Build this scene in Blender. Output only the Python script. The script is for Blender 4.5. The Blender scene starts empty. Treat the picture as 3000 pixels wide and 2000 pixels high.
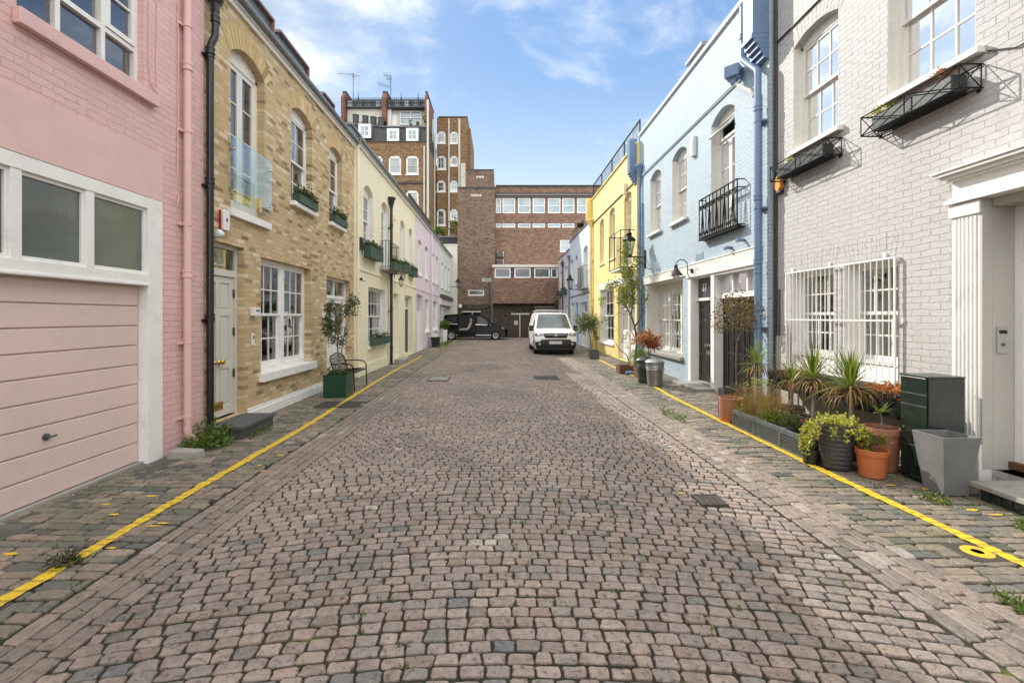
import bpy, bmesh, math, random
import numpy as np
from mathutils import Vector, Matrix
R = random.Random(11)
NR = np.random.default_rng(5)
C = bpy.context.scene.collection
PI = math.pi
OFF = {}

# ---------------------------------------------------------------- mesh builder
class MB:
    def __init__(s):
        s.v = []; s.f = []; s.a = []
    def add(s, vs, fs, val=0.5):
        n = len(s.v)
        s.v.extend(tuple(p) for p in vs)
        for f in fs:
            s.f.append(tuple(i + n for i in f)); s.a.append(val)
    def hexa(s, p, val=0.5):
        # p: 8 points, bottom 0-3, top 4-7
        s.add(p, [(0,3,2,1),(4,5,6,7),(0,1,5,4),(1,2,6,5),(2,3,7,6),(3,0,4,7)], val)
    def box(s, x0, y0, z0, x1, y1, z1, val=0.5):
        s.hexa([(x0,y0,z0),(x1,y0,z0),(x1,y1,z0),(x0,y1,z0),(x0,y0,z1),(x1,y0,z1),(x1,y1,z1),(x0,y1,z1)], val)
    def quad(s, a, b, c, d, val=0.5):
        s.add([a,b,c,d], [(0,1,2,3)], val)
    def tube(s, pts, r, n=8, caps=True, val=0.5):
        pts = [Vector(p) for p in pts]
        m = len(pts); rr = r if isinstance(r, (list, tuple)) else [r]*m
        base = len(s.v); up = None
        for i, p in enumerate(pts):
            t = (pts[min(i+1, m-1)] - pts[max(i-1, 0)]).normalized()
            if up is None:
                up = Vector((0,0,1)) if abs(t.z) < .9 else Vector((1,0,0))
            x = (up - t*up.dot(t))
            if x.length < 1e-5: x = Vector((0,1,0)) - t*t.y
            x.normalize(); y = t.cross(x); up = x
            for k in range(n):
                a = 2*PI*k/n
                s.v.append(tuple(p + x*(rr[i]*math.cos(a)) + y*(rr[i]*math.sin(a))))
        for i in range(m-1):
            for k in range(n):
                a = base+i*n+k; b = base+i*n+(k+1)%n
                s.f.append((a,b,b+n,a+n)); s.a.append(val)
        if caps:
            s.f.append(tuple(base+k for k in range(n))[::-1]); s.a.append(val)
            s.f.append(tuple(base+(m-1)*n+k for k in range(n))); s.a.append(val)
    def bar(s, a, b, t=.01, val=0.5):
        s.tube([a, b], t, 4, True, val)
    def lathe(s, prof, c=(0,0,0), n=24, val=0.5, ax=None, caps=True):
        base = len(s.v); m = len(prof)
        for r, z in prof:
            for k in range(n):
                a = 2*PI*k/n
                p = Vector((r*math.cos(a), r*math.sin(a), z))
                if ax is not None: p = ax @ p
                s.v.append((c[0]+p.x, c[1]+p.y, c[2]+p.z))
        for i in range(m-1):
            for k in range(n):
                a = base+i*n+k; b = base+i*n+(k+1)%n
                s.f.append((a,b,b+n,a+n)); s.a.append(val)
        if not caps: return
        if prof[0][0] > 1e-4: s.f.append(tuple(base+k for k in range(n))[::-1]); s.a.append(val)
        if prof[-1][0] > 1e-4: s.f.append(tuple(base+(m-1)*n+k for k in range(n))); s.a.append(val)
    def build(s, name, mat, parent=None, smooth=False, bevel=0, recalc=True):
        me = bpy.data.meshes.new(name)
        root = parent
        while root is not None and root.parent is not None: root = root.parent
        off = OFF.get(root.name, (0,0,0)) if root is not None else (0,0,0)
        vs = s.v if off == (0,0,0) else [(a-off[0], b-off[1], c-off[2]) for a,b,c in s.v]
        me.from_pydata(vs, [], s.f)
        at = me.attributes.new('v', 'FLOAT', 'FACE')
        at.data.foreach_set('value', s.a)
        if recalc:
            bm = bmesh.new(); bm.from_mesh(me)
            bmesh.ops.recalc_face_normals(bm, faces=bm.faces)
            bm.to_mesh(me); bm.free()
        if smooth:
            me.shade_smooth(); me.set_sharp_from_angle(angle=math.radians(38))
        me.materials.append(mat)
        o = bpy.data.objects.new(name, me); C.objects.link(o)
        if parent is not None: o.parent = parent
        if bevel:
            b = o.modifiers.new('edge', 'BEVEL'); b.width = bevel; b.segments = 2
            b.limit_method = 'ANGLE'; b.angle_limit = math.radians(40)
        return o

def tag(o, label, cat=None, group=None, kind=None):
    o['label'] = label
    if cat: o['category'] = cat
    if group: o['group'] = group
    if kind: o['kind'] = kind
    return o
def thing(name, label, cat, loc=(0,0,0), group=None, local=False, rz=0):
    o = bpy.data.objects.new(name, None); C.objects.link(o)
    o.location = loc; o.rotation_euler = (0,0,rz)
    o.empty_display_size = .1
    OFF[o.name] = (0,0,0) if local else tuple(loc)
    return tag(o, label, cat, group)
def copy_tree(o, parent=None):
    c = o.copy(); C.objects.link(c)
    if parent is not None: c.parent = parent
    for ch in list(o.children): copy_tree(ch, c)
    return c
def structure(o):
    o['kind'] = 'structure'; return o

# ---------------------------------------------------------------- facades
class Fac:
    """A facade plane: u along it, w outward, v up."""
    def __init__(s, O, U, W):
        s.O = Vector(O); s.U = Vector(U); s.W = Vector(W)
    def P(s, u, w, v):
        p = s.O + s.U*u + s.W*w
        return (p.x, p.y, p.z + v)
    def box(s, m, u0, u1, w0, w1, v0, v1, val=.5):
        m.hexa([s.P(u0,w0,v0),s.P(u1,w0,v0),s.P(u1,w1,v0),s.P(u0,w1,v0),
                s.P(u0,w0,v1),s.P(u1,w0,v1),s.P(u1,w1,v1),s.P(u0,w1,v1)], val)
    def poly(s, m, pts, w0, w1, val=.5):
        # extrude a (u,v) polygon between w0 and w1
        n = len(pts)
        vs = [s.P(u,w0,v) for u,v in pts] + [s.P(u,w1,v) for u,v in pts]
        fs = [tuple(range(n))[::-1], tuple(range(n,2*n))] + [(i,(i+1)%n,(i+1)%n+n,i+n) for i in range(n)]
        m.add(vs, fs, val)

def left(xw): return Fac((-xw,0,0), (0,1,0), (1,0,0))
def right(xw): return Fac((xw,0,0), (0,1,0), (-1,0,0))
def endf(y): return Fac((0,y,0), (1,0,0), (0,-1,0))

def arc_pts(a, b, d, r, n=10):
    half = (b-a)/2; Rr = (half*half + r*r)/(2*r); cu = (a+b)/2; cv = d + r - Rr
    t0 = math.asin(half/Rr)
    return [(cu + Rr*math.sin(-t0 + 2*t0*i/n), cv + Rr*math.cos(-t0 + 2*t0*i/n)) for i in range(n+1)], (cu, cv, Rr, t0)

def wall(f, par, u0, u1, v0, v1, ops, mat, D=6.5, name='wall', body=True):
    """ops: (a,b,c,d,rise,depth)"""
    m = MB()
    us = sorted({u0, u1, *[o[0] for o in ops], *[o[1] for o in ops]})
    tops = [(o[3] + o[4] + .02) if o[4] else o[3] for o in ops]
    vs = sorted({v0, v1, *[o[2] for o in ops], *tops})
    for i in range(len(us)-1):
        for j in range(len(vs)-1):
            cu = (us[i]+us[i+1])/2; cv = (vs[j]+vs[j+1])/2
            if any(o[0] < cu < o[1] and o[2] < cv < t for o, t in zip(ops, tops)): continue
            m.quad(f.P(us[i],0,vs[j]), f.P(us[i+1],0,vs[j]), f.P(us[i+1],0,vs[j+1]), f.P(us[i],0,vs[j+1]))
    for (a,b,c,d,r,dp), t in zip(ops, tops):
        m.quad(f.P(a,0,c), f.P(a,-dp,c), f.P(a,-dp,d), f.P(a,0,d))
        m.quad(f.P(b,0,c), f.P(b,-dp,c), f.P(b,-dp,d), f.P(b,0,d))
        if c > v0 + .01: m.quad(f.P(a,0,c), f.P(b,0,c), f.P(b,-dp,c), f.P(a,-dp,c))
        if r:
            ps, _ = arc_pts(a, b, d, r)
            for p, q in zip(ps[:-1], ps[1:]):
                m.quad(f.P(p[0],0,p[1]), f.P(q[0],0,q[1]), f.P(q[0],0,t), f.P(p[0],0,t))
                m.quad(f.P(p[0],0,p[1]), f.P(q[0],0,q[1]), f.P(q[0],-dp,q[1]), f.P(p[0],-dp,p[1]))
        else:
            m.quad(f.P(a,0,d), f.P(b,0,d), f.P(b,-dp,d), f.P(a,-dp,d))
    if body:
        m.quad(f.P(u0,0,v0), f.P(u0,-D,v0), f.P(u0,-D,v1), f.P(u0,0,v1))
        m.quad(f.P(u1,0,v0), f.P(u1,-D,v0), f.P(u1,-D,v1), f.P(u1,0,v1))
        m.quad(f.P(u0,-D,v0), f.P(u1,-D,v0), f.P(u1,-D,v1), f.P(u0,-D,v1))
        m.quad(f.P(u0,0,v1), f.P(u1,0,v1), f.P(u1,-D,v1), f.P(u0,-D,v1))
    # weld so that the shell is one surface
    o = m.build(name, mat, par, recalc=False)
    bm = bmesh.new(); bm.from_mesh(o.data)
    bmesh.ops.remove_doubles(bm, verts=bm.verts, dist=1e-5)
    bm.to_mesh(o.data); bm.free()
    return o

def arch(f, par, a, b, d, r, mat, h=.225, w=.006, n=None, name='arch'):
    """soldier bricks over an opening, each brick its own tone"""
    m = MB()
    if n is None: n = max(7, int((b-a+.12)/.075))
    if r:
        _, (cu, cv, Rr, t0) = arc_pts(a, b, d, r)
        t0 += .05
        for i in range(n):
            s0 = -t0 + 2*t0*(i+.06)/n; s1 = -t0 + 2*t0*(i+.94)/n
            q = [(cu+rr*math.sin(s), cv+rr*math.cos(s)) for rr, s in ((Rr+.001,s0),(Rr+.001,s1),(Rr+h,s1),(Rr+h,s0))]
            f.poly(m, q, -.02, w+R.uniform(-.002,.002), R.random())
    else:
        for i in range(n):
            x0 = a-.04 + (b-a+.08)*(i+.03)/n; x1 = a-.04 + (b-a+.08)*(i+.97)/n
            k = .12
            e = lambda x: x + (x-(a+b)/2)*k
            f.poly(m, [(x0,d+.001),(x1,d+.001),(e(x1),d+h),(e(x0),d+h)], -.02, w+R.uniform(-.002,.002), R.random())
    return m.build(name, mat, par)

def grid(f, m, u0, u1, v0, v1, w0, w1, cols, rows, st=.045, bar=.022, bot=None):
    bot = bot or st
    f.box(m, u0, u0+st, w0, w1, v0, v1); f.box(m, u1-st, u1, w0, w1, v0, v1)
    f.box(m, u0+st, u1-st, w0, w1, v0, v0+bot); f.box(m, u0+st, u1-st, w0, w1, v1-st, v1)
    gu = (u1-u0-2*st); gv = v1-v0-st-bot
    for i in range(1, cols):
        x = u0+st+gu*i/cols
        f.box(m, x-bar/2, x+bar/2, w0+.004, w1-.004, v0+bot, v1-st)
    for j in range(1, rows):
        y = v0+bot+gv*j/rows
        f.box(m, u0+st, u1-st, w0+.008, w1-.008, y-bar/2, y+bar/2)
    return (u0+st, u1-st, v0+bot, v1-st)

def pane(f, m, q, w, cols=1, rows=1, jit=.0):
    # one sheet of glass per light, each very slightly out of true
    u0,u1,v0,v1 = q
    for i in range(cols):
        for j in range(rows):
            a=u0+(u1-u0)*i/cols; b=u0+(u1-u0)*(i+1)/cols; c=v0+(v1-v0)*j/rows; d=v0+(v1-v0)*(j+1)/rows
            t=[R.uniform(-jit,jit) for _ in range(3)]
            m.quad(f.P(a,w+t[0],c), f.P(b,w+t[1],c), f.P(b,w+t[1]+t[2],d), f.P(a,w+t[0]+t[2],d))

def curtain(f, par, u0, u1, v0, v1, w, mat, name='curtain', folds=7):
    m = MB(); n = folds*4
    for i in range(n):
        a = u0+(u1-u0)*i/n; b = u0+(u1-u0)*(i+1)/n
        wa = w+.018*math.sin(i*PI/2+.4); wb = w+.018*math.sin((i+1)*PI/2+.4)
        m.quad(f.P(a,wa,v0), f.P(b,wb,v0), f.P(b,wb,v1), f.P(a,wa,v1))
    return m.build(name, mat, par, smooth=True)

def sash(f, par, a, b, c, d, r=0, dep=.1, cols=2, rt=2, rb=2, mt=None, sill=.07, fw=.05, split=.5, lin=None, sillmat=None, blind=None, lcol=None, curt=0, sproj=None, gl='glass'):
    """a sliding sash window: frame (> upper and lower sash, pane, sill)"""
    mt = mt or M['white']
    m = MB(); w0 = -dep-.1; w1 = -dep
    f.box(m, a, a+fw, w0, w1, c, d); f.box(m, b-fw, b, w0, w1, c, d)
    f.box(m, a+fw, b-fw, w0, w1, c, c+fw)
    if r:
        ps, _ = arc_pts(a, b, d, r)
        pts = [(a, d), (a, d)] + ps
        for p, q in zip(ps[:-1], ps[1:]):
            f.poly(m, [(p[0], d-fw), (q[0], d-fw), q, p], w0, w1)
    else:
        f.box(m, a+fw, b-fw, w0, w1, d-fw, d)
    if lin:
        f.box(m, a, a+.004, w1, -.002, c, d); f.box(m, b-.004, b, w1, -.002, c, d)
        if not r: f.box(m, a+.004, b-.004, w1, -.002, d-.004, d)
    win = m.build('window', mt, par)
    mid = c+fw+(d-c-2*fw)*split
    p = MB()
    s = MB(); q = grid(f, s, a+fw, b-fw, mid-.02, d-fw, w1-.05, w1-.012, cols, rt); s.build('sash', mt, win)
    pane(f, p, q, w1-.03, cols, rt, .0012)
    s = MB(); q = grid(f, s, a+fw, b-fw, c+fw, mid+.022, w1-.095, w1-.056, cols, rb, bot=.07); s.build('sash', mt, win)
    pane(f, p, q, w1-.075, cols, rb, .0012)
    p.build('pane', M[gl], win, recalc=False)
    if sill:
        s = MB(); pr = sproj if sproj is not None else .06
        f.box(s, a-.07, b+.07, .001, pr, c-sill, c)
        f.box(s, a+.002, b-.002, -dep, .001, c-sill*.8, c+.006)
        s.build('sill', sillmat or mt, win, bevel=.006)
    if blind:
        s = MB(); s.quad(f.P(a+fw,w0-.06,c+fw+(d-c)*(1-blind)), f.P(b-fw,w0-.06,c+fw+(d-c)*(1-blind)), f.P(b-fw,w0-.06,d), f.P(a+fw,w0-.06,d))
        s.build('blind', M['blind'], win)
    if curt:
        wd = (b-a-2*fw)
        curtain(f, win, a+fw, a+fw+wd*curt, c+fw, d-.02, w0-.08, M['curtain'])
        curtain(f, win, b-fw-wd*curt, b-fw, c+fw, d-.02, w0-.08, M['curtain'])
    return win

def fixed(f, par, a, b, c, d, dep=.08, cols=1, rows=1, mt=None, fw=.05, glass=None, name='window', bar=.03, sill=0):
    mt = mt or M['white']
    m = MB(); q = grid(f, m, a, b, c, d, -dep-.07, -dep, cols, rows, fw, bar)
    w = m.build(name, mt, par)
    p = MB(); pane(f, p, q, -dep-.035, cols, rows, .001); p.build('pane', glass or M['glass'], w, recalc=False)
    if sill:
        s = MB(); f.box(s, a-.06, b+.06, .001, .06, c-sill, c); f.box(s, a+.002, b-.002, -dep, .001, c-sill*.8, c+.006); s.build('sill', mt, w, bevel=.005)
    return w

def pdoor(f, par, u0, u1, v0, v1, w0, w1, us, vs, mat, st=.09, name='door', field=True):
    """panelled leaf: us / vs are fractions where stiles and rails are centred"""
    m = MB()
    ue = [u0] + [u0+(u1-u0)*x for x in us] + [u1]; ve = [v0] + [v0+(v1-v0)*x for x in vs] + [v1]
    f.box(m, u0+.004, u1-.004, w0, w1-.02, v0+.004, v1-.004)
    for i, x in enumerate(ue):
        lo = x if i == 0 else x-st/2; hi = lo+st
        if i == len(ue)-1: lo, hi = x-st, x
        f.box(m, lo, hi, w0-.003, w1, v0, v1)
    for j, y in enumerate(ve):
        lo = y if j == 0 else y-st/2; hi = lo+(st*1.6 if j == 0 else st)
        if j == len(ve)-1: lo, hi = y-st, y
        for i in range(len(ue)-1):
            a = ue[i]+(st if i == 0 else st/2); b = ue[i+1]-(st if i == len(ue)-2 else st/2)
            f.box(m, a, b, w0, w1-.001, lo, hi)
    if field:
        for i in range(len(ue)-1):
            for j in range(len(ve)-1):
                a = ue[i]+(st if i == 0 else st/2)+.028; b = ue[i+1]-(st if i == len(ue)-2 else st/2)-.028
                c = ve[j]+(st*1.6 if j == 0 else st/2)+.028; d = ve[j+1]-(st if j == len(ve)-2 else st/2)-.028
                if b-a > .02 and d-c > .02: f.box(m, a, b, w1-.03, w1-.009, c, d)
    return m.build(name, mat, par, bevel=.004)

def downpipe(f, par, path, r, mat, collars=(), brackets=(), hopper=None, name='downpipe'):
    """path in (u,w,v)"""
    m = MB(); pts = [Vector(f.P(*p)) for p in path]
    sm = [pts[0]]
    for i in range(1, len(pts)-1):   # soften the elbows
        a = (pts[i-1]-pts[i]); b = (pts[i+1]-pts[i]); k = min(.06, a.length*.45, b.length*.45)
        A = pts[i]+a.normalized()*k; B = pts[i]+b.normalized()*k
        for t in (0, .33, .67, 1): sm.append((A*(1-t)+pts[i]*t)*(1-t)+(pts[i]*(1-t)+B*t)*t)
    sm.append(pts[-1])
    m.tube(sm, r, 14)
    o = m.build(name, mat, par, smooth=True)
    if collars:
        for u, w, v in collars:
            m = MB(); x, y, z = f.P(u, w, v)
            m.lathe([(r+.001,z-.045),(r+.014,z-.045),(r+.014,z-.02),(r+.008,z-.015),(r+.008,z+.02),(r+.014,z+.025),(r+.014,z+.045),(r+.001,z+.045)], (x,y,0), 16)
            m.build('collar', mat, o, smooth=True)
    if brackets:
        for u, w, v in brackets:
            m = MB(); f.box(m, u-r-.05, u+r+.05, 0.001, w*.6, v-.018, v+.018)
            x, y, z = f.P(u, w, v); m.lathe([(r+.001,z-.014),(r+.008,z-.014),(r+.008,z+.014),(r+.001,z+.014)], (x,y,0), 14)
            m.build('bracket', mat, o, smooth=False)
    if hopper:
        u, w, v, s = hopper; m = MB(); x, y, z = f.P(u, w, v)
        m.lathe([(r+.01,z),(r+.02,z+.1*s),(.1*s,z+.16*s),(.13*s,z+.3*s),(.165*s,z+.32*s),(.165*s,z+.4*s),(.14*s,z+.4*s),(.12*s,z+.34*s)], (x,y,0), 6)
        m.build('hopper', mat, o)
    return o

# ---------------------------------------------------------------- foliage
def leaf(m, c, d, up, L, W, val):
    d = d.normalized(); s = d.cross(up)
    if s.length < 1e-4: s = d.cross(Vector((1,0,0)))
    s.normalize(); n = s.cross(d)
    a = c; b = c+d*L*.5+s*W*.5+n*L*.06; e = c+d*L; g = c+d*L*.5-s*W*.5+n*L*.06; k = c+d*L*.5-n*L*.04
    m.add([a,b,e,g,k], [(0,1,4),(1,2,4),(2,3,4),(3,0,4)], val)
def rvec(rg=R):
    while True:
        v = Vector((rg.uniform(-1,1), rg.uniform(-1,1), rg.uniform(-1,1)))
        if .05 < v.length < 1: return v.normalized()
def crown(m, c, rad, n, L, W, clumps=26, spread=.28, droop=0., tips=None, vr=(0,1)):
    c = Vector(c); cs = []
    for i in range(clumps):
        v = rvec()*(R.random()**.45)
        cs.append((Vector((v.x*rad[0], v.y*rad[1], v.z*rad[2]))*.86, R.uniform(-.22,.22)))
    for i in range(n):
        k, b = R.choice(cs)
        p = c+k+Vector((R.gauss(0,rad[0]*spread*.6), R.gauss(0,rad[1]*spread*.6), R.gauss(0,rad[2]*spread*.6)))
        d = rvec()+ (p-c).normalized()*.6+Vector((0,0,-droop))
        leaf(m, p, d, rvec(), L*R.uniform(.6,1.2), W*R.uniform(.7,1.15), min(1, max(0, R.uniform(*vr)*.6+.2+b)))
    return [c+k for k, b in cs]
def branches(m, base, forks, tips, r0, val=.5):
    base = Vector(base)
    for t in tips:
        t = Vector(t); fk = min(forks, key=lambda q: (Vector(q)-t).length); fk = Vector(fk)
        mid = (fk+t)/2+rvec()*(t-fk).length*.12
        m.tube([fk, mid, t], [r0, r0*.6, r0*.25], 5, False, val)
def blades(m, c, n, L, W, spread=.06, lean=.5, val=(0,1), seg=3, curve=.5):
    c = Vector(c)
    for i in range(n):
        a = R.uniform(0,2*PI); l = L*R.uniform(.5,1.15); ln = R.uniform(.05,lean)
        p = c+Vector((R.gauss(0,spread), R.gauss(0,spread), 0))
        out = Vector((math.cos(a), math.sin(a), 0)); sd = Vector((-out.y, out.x, 0))
        pts = []
        for k in range(seg+1):
            t = k/seg; pts.append(p+out*(ln*l*t+curve*ln*l*t*t)+Vector((0,0,l*t*(1-.45*ln*t))))
        vs = []
        for k, q in enumerate(pts):
            w = W*(1-(k/seg)**1.6)*.5+.0004; vs += [q+sd*w, q-sd*w]
        m.add(vs, [(2*k,2*k+1,2*k+3,2*k+2) for k in range(seg)], R.uniform(*val))
# ---------------------------------------------------------------- materials
M = {}
class G:
    def __init__(s, name):
        s.m = bpy.data.materials.new(name); s.m.use_nodes = True
        s.t = s.m.node_tree; s.t.nodes.clear()
        s.out = s.t.nodes.new('ShaderNodeOutputMaterial'); M[name] = s.m
    def n(s, typ, ins=None, **at):
        nd = s.t.nodes.new('ShaderNode'+typ)
        for k, v in at.items(): setattr(nd, k, v)
        for k, v in (ins or {}).items():
            if isinstance(v, bpy.types.NodeSocket): s.t.links.new(v, nd.inputs[k])
            else: nd.inputs[k].default_value = v
        return nd
    def pos(s): return s.n('NewGeometry').outputs['Position']
    def math(s, op, a, b=0., c=None):
        i = {0:a, 1:b}
        if c is not None: i[2] = c
        return s.n('Math', i, operation=op).outputs[0]
    def noise(s, vec, scale, detail=3, rough=.55, out='Fac', dim='3D'):
        return s.n('TexNoise', {'Vector':vec, 'Scale':scale, 'Detail':detail, 'Roughness':rough}, noise_dimensions=dim).outputs[out]
    def ramp(s, fac, stops, interp='LINEAR'):
        nd = s.n('ValToRGB', {0:fac}); cr = nd.color_ramp; cr.interpolation = interp
        while len(cr.elements) < len(stops): cr.elements.new(.5)
        for e, (p, c) in zip(cr.elements, stops):
            e.position = p; e.color = (*c, 1) if len(c) == 3 else c
        return nd.outputs[0]
    def mix(s, fac, a, b, bt='MIX'):
        nd = s.n('Mix', {0:fac}, data_type='RGBA', blend_type=bt)
        for i, x in ((6,a),(7,b)):
            if isinstance(x, bpy.types.NodeSocket): s.t.links.new(x, nd.inputs[i])
            else: nd.inputs[i].default_value = (*x, 1)
        return nd.outputs[2]
    def bump(s, h, strength=.5, dist=.01, nrm=None):
        i = {'Height':h, 'Strength':strength, 'Distance':dist}
        if nrm is not None: i['Normal'] = nrm
        return s.n('Bump', i).outputs[0]
    def bsdf(s, col, rough=.6, nrm=None, metal=0., spec=.5, **kw):
        i = {'Roughness':rough, 'Metallic':metal, 'Specular IOR Level':spec}
        if nrm is not None: i['Normal'] = nrm
        i['Base Color'] = col if isinstance(col, bpy.types.NodeSocket) else (*col,1)
        i.update(kw)
        return s.n('BsdfPrincipled', i).outputs[0]
    def end(s, sh):
        s.t.links.new(sh, s.out.inputs[0]); return s.m
def rng01(g, x, a, b):   # remap clamp
    nd = g.n('MapRange', {0:x, 1:a, 2:b, 3:0., 4:1.}); return nd.outputs[0]

def simple(name, col, rough=.5, metal=0., var=.12, vs=3., bump=.15, bs=60., spec=.5, dirt=None, bd=.002):
    g = G(name); p = g.pos()
    n1 = g.noise(p, vs, 4); n2 = g.noise(p, vs*9, 3)
    k = g.math('ADD', g.math('MULTIPLY', n1, .7), g.math('MULTIPLY', n2, .3))
    dark = tuple(c*(1-var*2) for c in col); lite = tuple(min(1, c*(1+var*.9)) for c in col)
    c = g.ramp(k, [(.28,dark),(.5,col),(.72,lite)])
    if dirt:
        c = g.mix(g.math('MULTIPLY', rng01(g, g.noise(p, 5., 6, .7), .56, .74), dirt[1]), c, dirt[0])
    rr = g.math('ADD', g.math('MULTIPLY', n2, .25), rough-.12)
    return g.end(g.bsdf(c, rr, g.bump(g.noise(p, bs, 3), bump, bd), metal, spec))

def facade_vec(g, axis):
    sp = g.n('SeparateXYZ', {0:g.pos()})
    return g.n('CombineXYZ', {0:sp.outputs['Y' if axis == 'Y' else 'X'], 1:sp.outputs['Z'], 2:0.}).outputs[0], sp

def painted_brick(name, col, axis='Y', rough=.6, strength=.75, var=.08, bw=.225, rh=.075, fleck=.55, dirt=(.3,.28,.24), dirtk=.25, wob_=.035):
    g = G(name); vec, sp = facade_vec(g, axis)
    p = g.pos()
    wob = g.n('TexNoise', {'Vector':p, 'Scale':4.5, 'Detail':3}).outputs['Color']
    wv = g.n('VectorMath', {0:wob, 1:(.5,.5,.5)}, operation='SUBTRACT').outputs[0]
    wv = g.n('VectorMath', {0:wv, 'Scale':wob_}, operation='SCALE').outputs[0]
    v2 = g.n('VectorMath', {0:vec, 1:wv}, operation='ADD').outputs[0]
    b = g.n('TexBrick', {'Vector':v2, 'Scale':1., 'Mortar Size':.006, 'Mortar Smooth':.6, 'Bias':0., 'Brick Width':bw, 'Row Height':rh, 'Color1':(0,0,0,1), 'Color2':(1,1,1,1), 'Mortar':(0,0,0,1)}, offset=.5)
    mort = b.outputs['Fac']; rnd = b.outputs['Color']
    patch = rng01(g, g.noise(p, 1.1, 3), .3, .62)
    hm = g.math('MULTIPLY', mort, g.math('ADD', g.math('MULTIPLY', patch, -.95), -.15))
    lump = g.noise(p, 26., 5, .65); fine = g.noise(p, 120., 3)
    h = g.math('ADD', hm, g.math('MULTIPLY', lump, .75))
    h = g.math('ADD', h, g.math('MULTIPLY', rnd, .35))
    h = g.math('ADD', h, g.math('MULTIPLY', fine, .16))
    big = g.noise(p, .7, 4); md = g.noise(p, 9., 4)
    k = g.math('ADD', g.math('MULTIPLY', big, .5), g.math('ADD', g.math('MULTIPLY', md, .3), g.math('MULTIPLY', rnd, .2)))
    c = g.ramp(k, [(.25,tuple(x*(1-var*1.8) for x in col)),(.5,col),(.75,tuple(min(1,x*(1+var)) for x in col))])
    crack = g.math('MULTIPLY', rng01(g, g.noise(v2, 22., 4, .6), .58, .66), g.math('MULTIPLY', mort, fleck))
    c = g.mix(crack, c, tuple(x*.38 for x in col))
    st = g.math('MULTIPLY', rng01(g, g.noise(p, 2.2, 6, .72), .58, .8), dirtk)
    c = g.mix(st, c, dirt)
    sv = g.n('CombineXYZ', {0:g.math('MULTIPLY', sp.outputs['Y' if axis == 'Y' else 'X'], 5.5), 1:g.math('MULTIPLY', sp.outputs['Z'], .45), 2:3.}).outputs[0]
    stk = g.math('MULTIPLY', rng01(g, g.noise(sv, 1., 5, .7), .54, .78), .30)
    c = g.mix(stk, c, tuple(x*.62 for x in col))
    c = g.mix(g.math('MULTIPLY', rng01(g, g.noise(p, 3.1, 5, .7), .58, .66), .22), c, tuple(min(1,x*1.22) for x in col))
    rr = g.math('ADD', g.math('MULTIPLY', md, .2), rough-.1)
    return g.end(g.bsdf(c, rr, g.bump(h, strength, .011), 0, .4))

def stock_brick(name, stops, mortar, axis='Y', bw=.225, rh=.075, strength=.7, ms=.006):
    g = G(name); vec, sp = facade_vec(g, axis); p = g.pos()
    wob = g.n('TexNoise', {'Vector':p, 'Scale':6., 'Detail':2}).outputs['Color']
    wv = g.n('VectorMath', {0:g.n('VectorMath', {0:wob, 1:(.5,.5,.5)}, operation='SUBTRACT').outputs[0], 'Scale':.012}, operation='SCALE').outputs[0]
    v2 = g.n('VectorMath', {0:vec, 1:wv}, operation='ADD').outputs[0]
    b = g.n('TexBrick', {'Vector':v2, 'Scale':1., 'Mortar Size':ms, 'Mortar Smooth':.25, 'Bias':0., 'Brick Width':bw, 'Row Height':rh, 'Color1':(0,0,0,1), 'Color2':(1,1,1,1), 'Mortar':(.5,.5,.5,1)}, offset=.5)
    n1 = g.noise(p, 38., 5, .7); n2 = g.noise(p, 7., 3)
    k = g.math('ADD', g.math('MULTIPLY', b.outputs['Color'], .74), g.math('ADD', g.math('MULTIPLY', n1, .3), g.math('MULTIPLY', n2, .12)))
    k = g.math('SUBTRACT', k, .08)
    c = g.ramp(k, stops)
    spot = rng01(g, g.noise(p, 60., 4, .7), .62, .72)
    c = g.mix(g.math('MULTIPLY', spot, .6), c, tuple(x*.25 for x in stops[len(stops)//2][1]))
    mo = g.ramp(g.noise(p, 30., 3), [(.3,tuple(x*.7 for x in mortar)),(.7,mortar)])
    c = g.mix(b.outputs['Fac'], c, mo)
    h = g.math('ADD', g.math('MULTIPLY', b.outputs['Fac'], -1.), g.math('ADD', g.math('MULTIPLY', n1, .5), g.math('MULTIPLY', b.outputs['Color'], .3)))
    return g.end(g.bsdf(c, .85, g.bump(h, strength, .008), 0, .25))

def val_ramp(name, stops, rough=.8, nscale=40., nmix=.35, bump=.4, bd=.004, spec=.3):
    """tone picked per face from the mesh's own value"""
    g = G(name); p = g.pos()
    a = g.n('Attribute', attribute_name='v').outputs['Fac']
    n1 = g.noise(p, nscale, 5, .65)
    k = g.math('ADD', g.math('MULTIPLY', a, 1-nmix), g.math('MULTIPLY', n1, nmix))
    return g.end(g.bsdf(g.ramp(k, stops), rough, g.bump(n1, bump, bd), 0, spec))

def leafmat(name, stops, trans=.3, rough=.45):
    g = G(name)
    a = g.n('Attribute', attribute_name='v').outputs['Fac']
    k = g.math('ADD', g.math('MULTIPLY', a, .8), g.math('MULTIPLY', g.noise(g.pos(), 25., 2), .2))
    c = g.ramp(k, stops)
    d = g.bsdf(c, rough, None, 0, .4)
    t = g.n('BsdfTranslucent', {'Color':g.mix(.35, c, (.6,.6,.05), 'MIX')}).outputs[0]
    return g.end(g.n('MixShader', {0:trans, 1:d, 2:t}).outputs[0])

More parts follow.
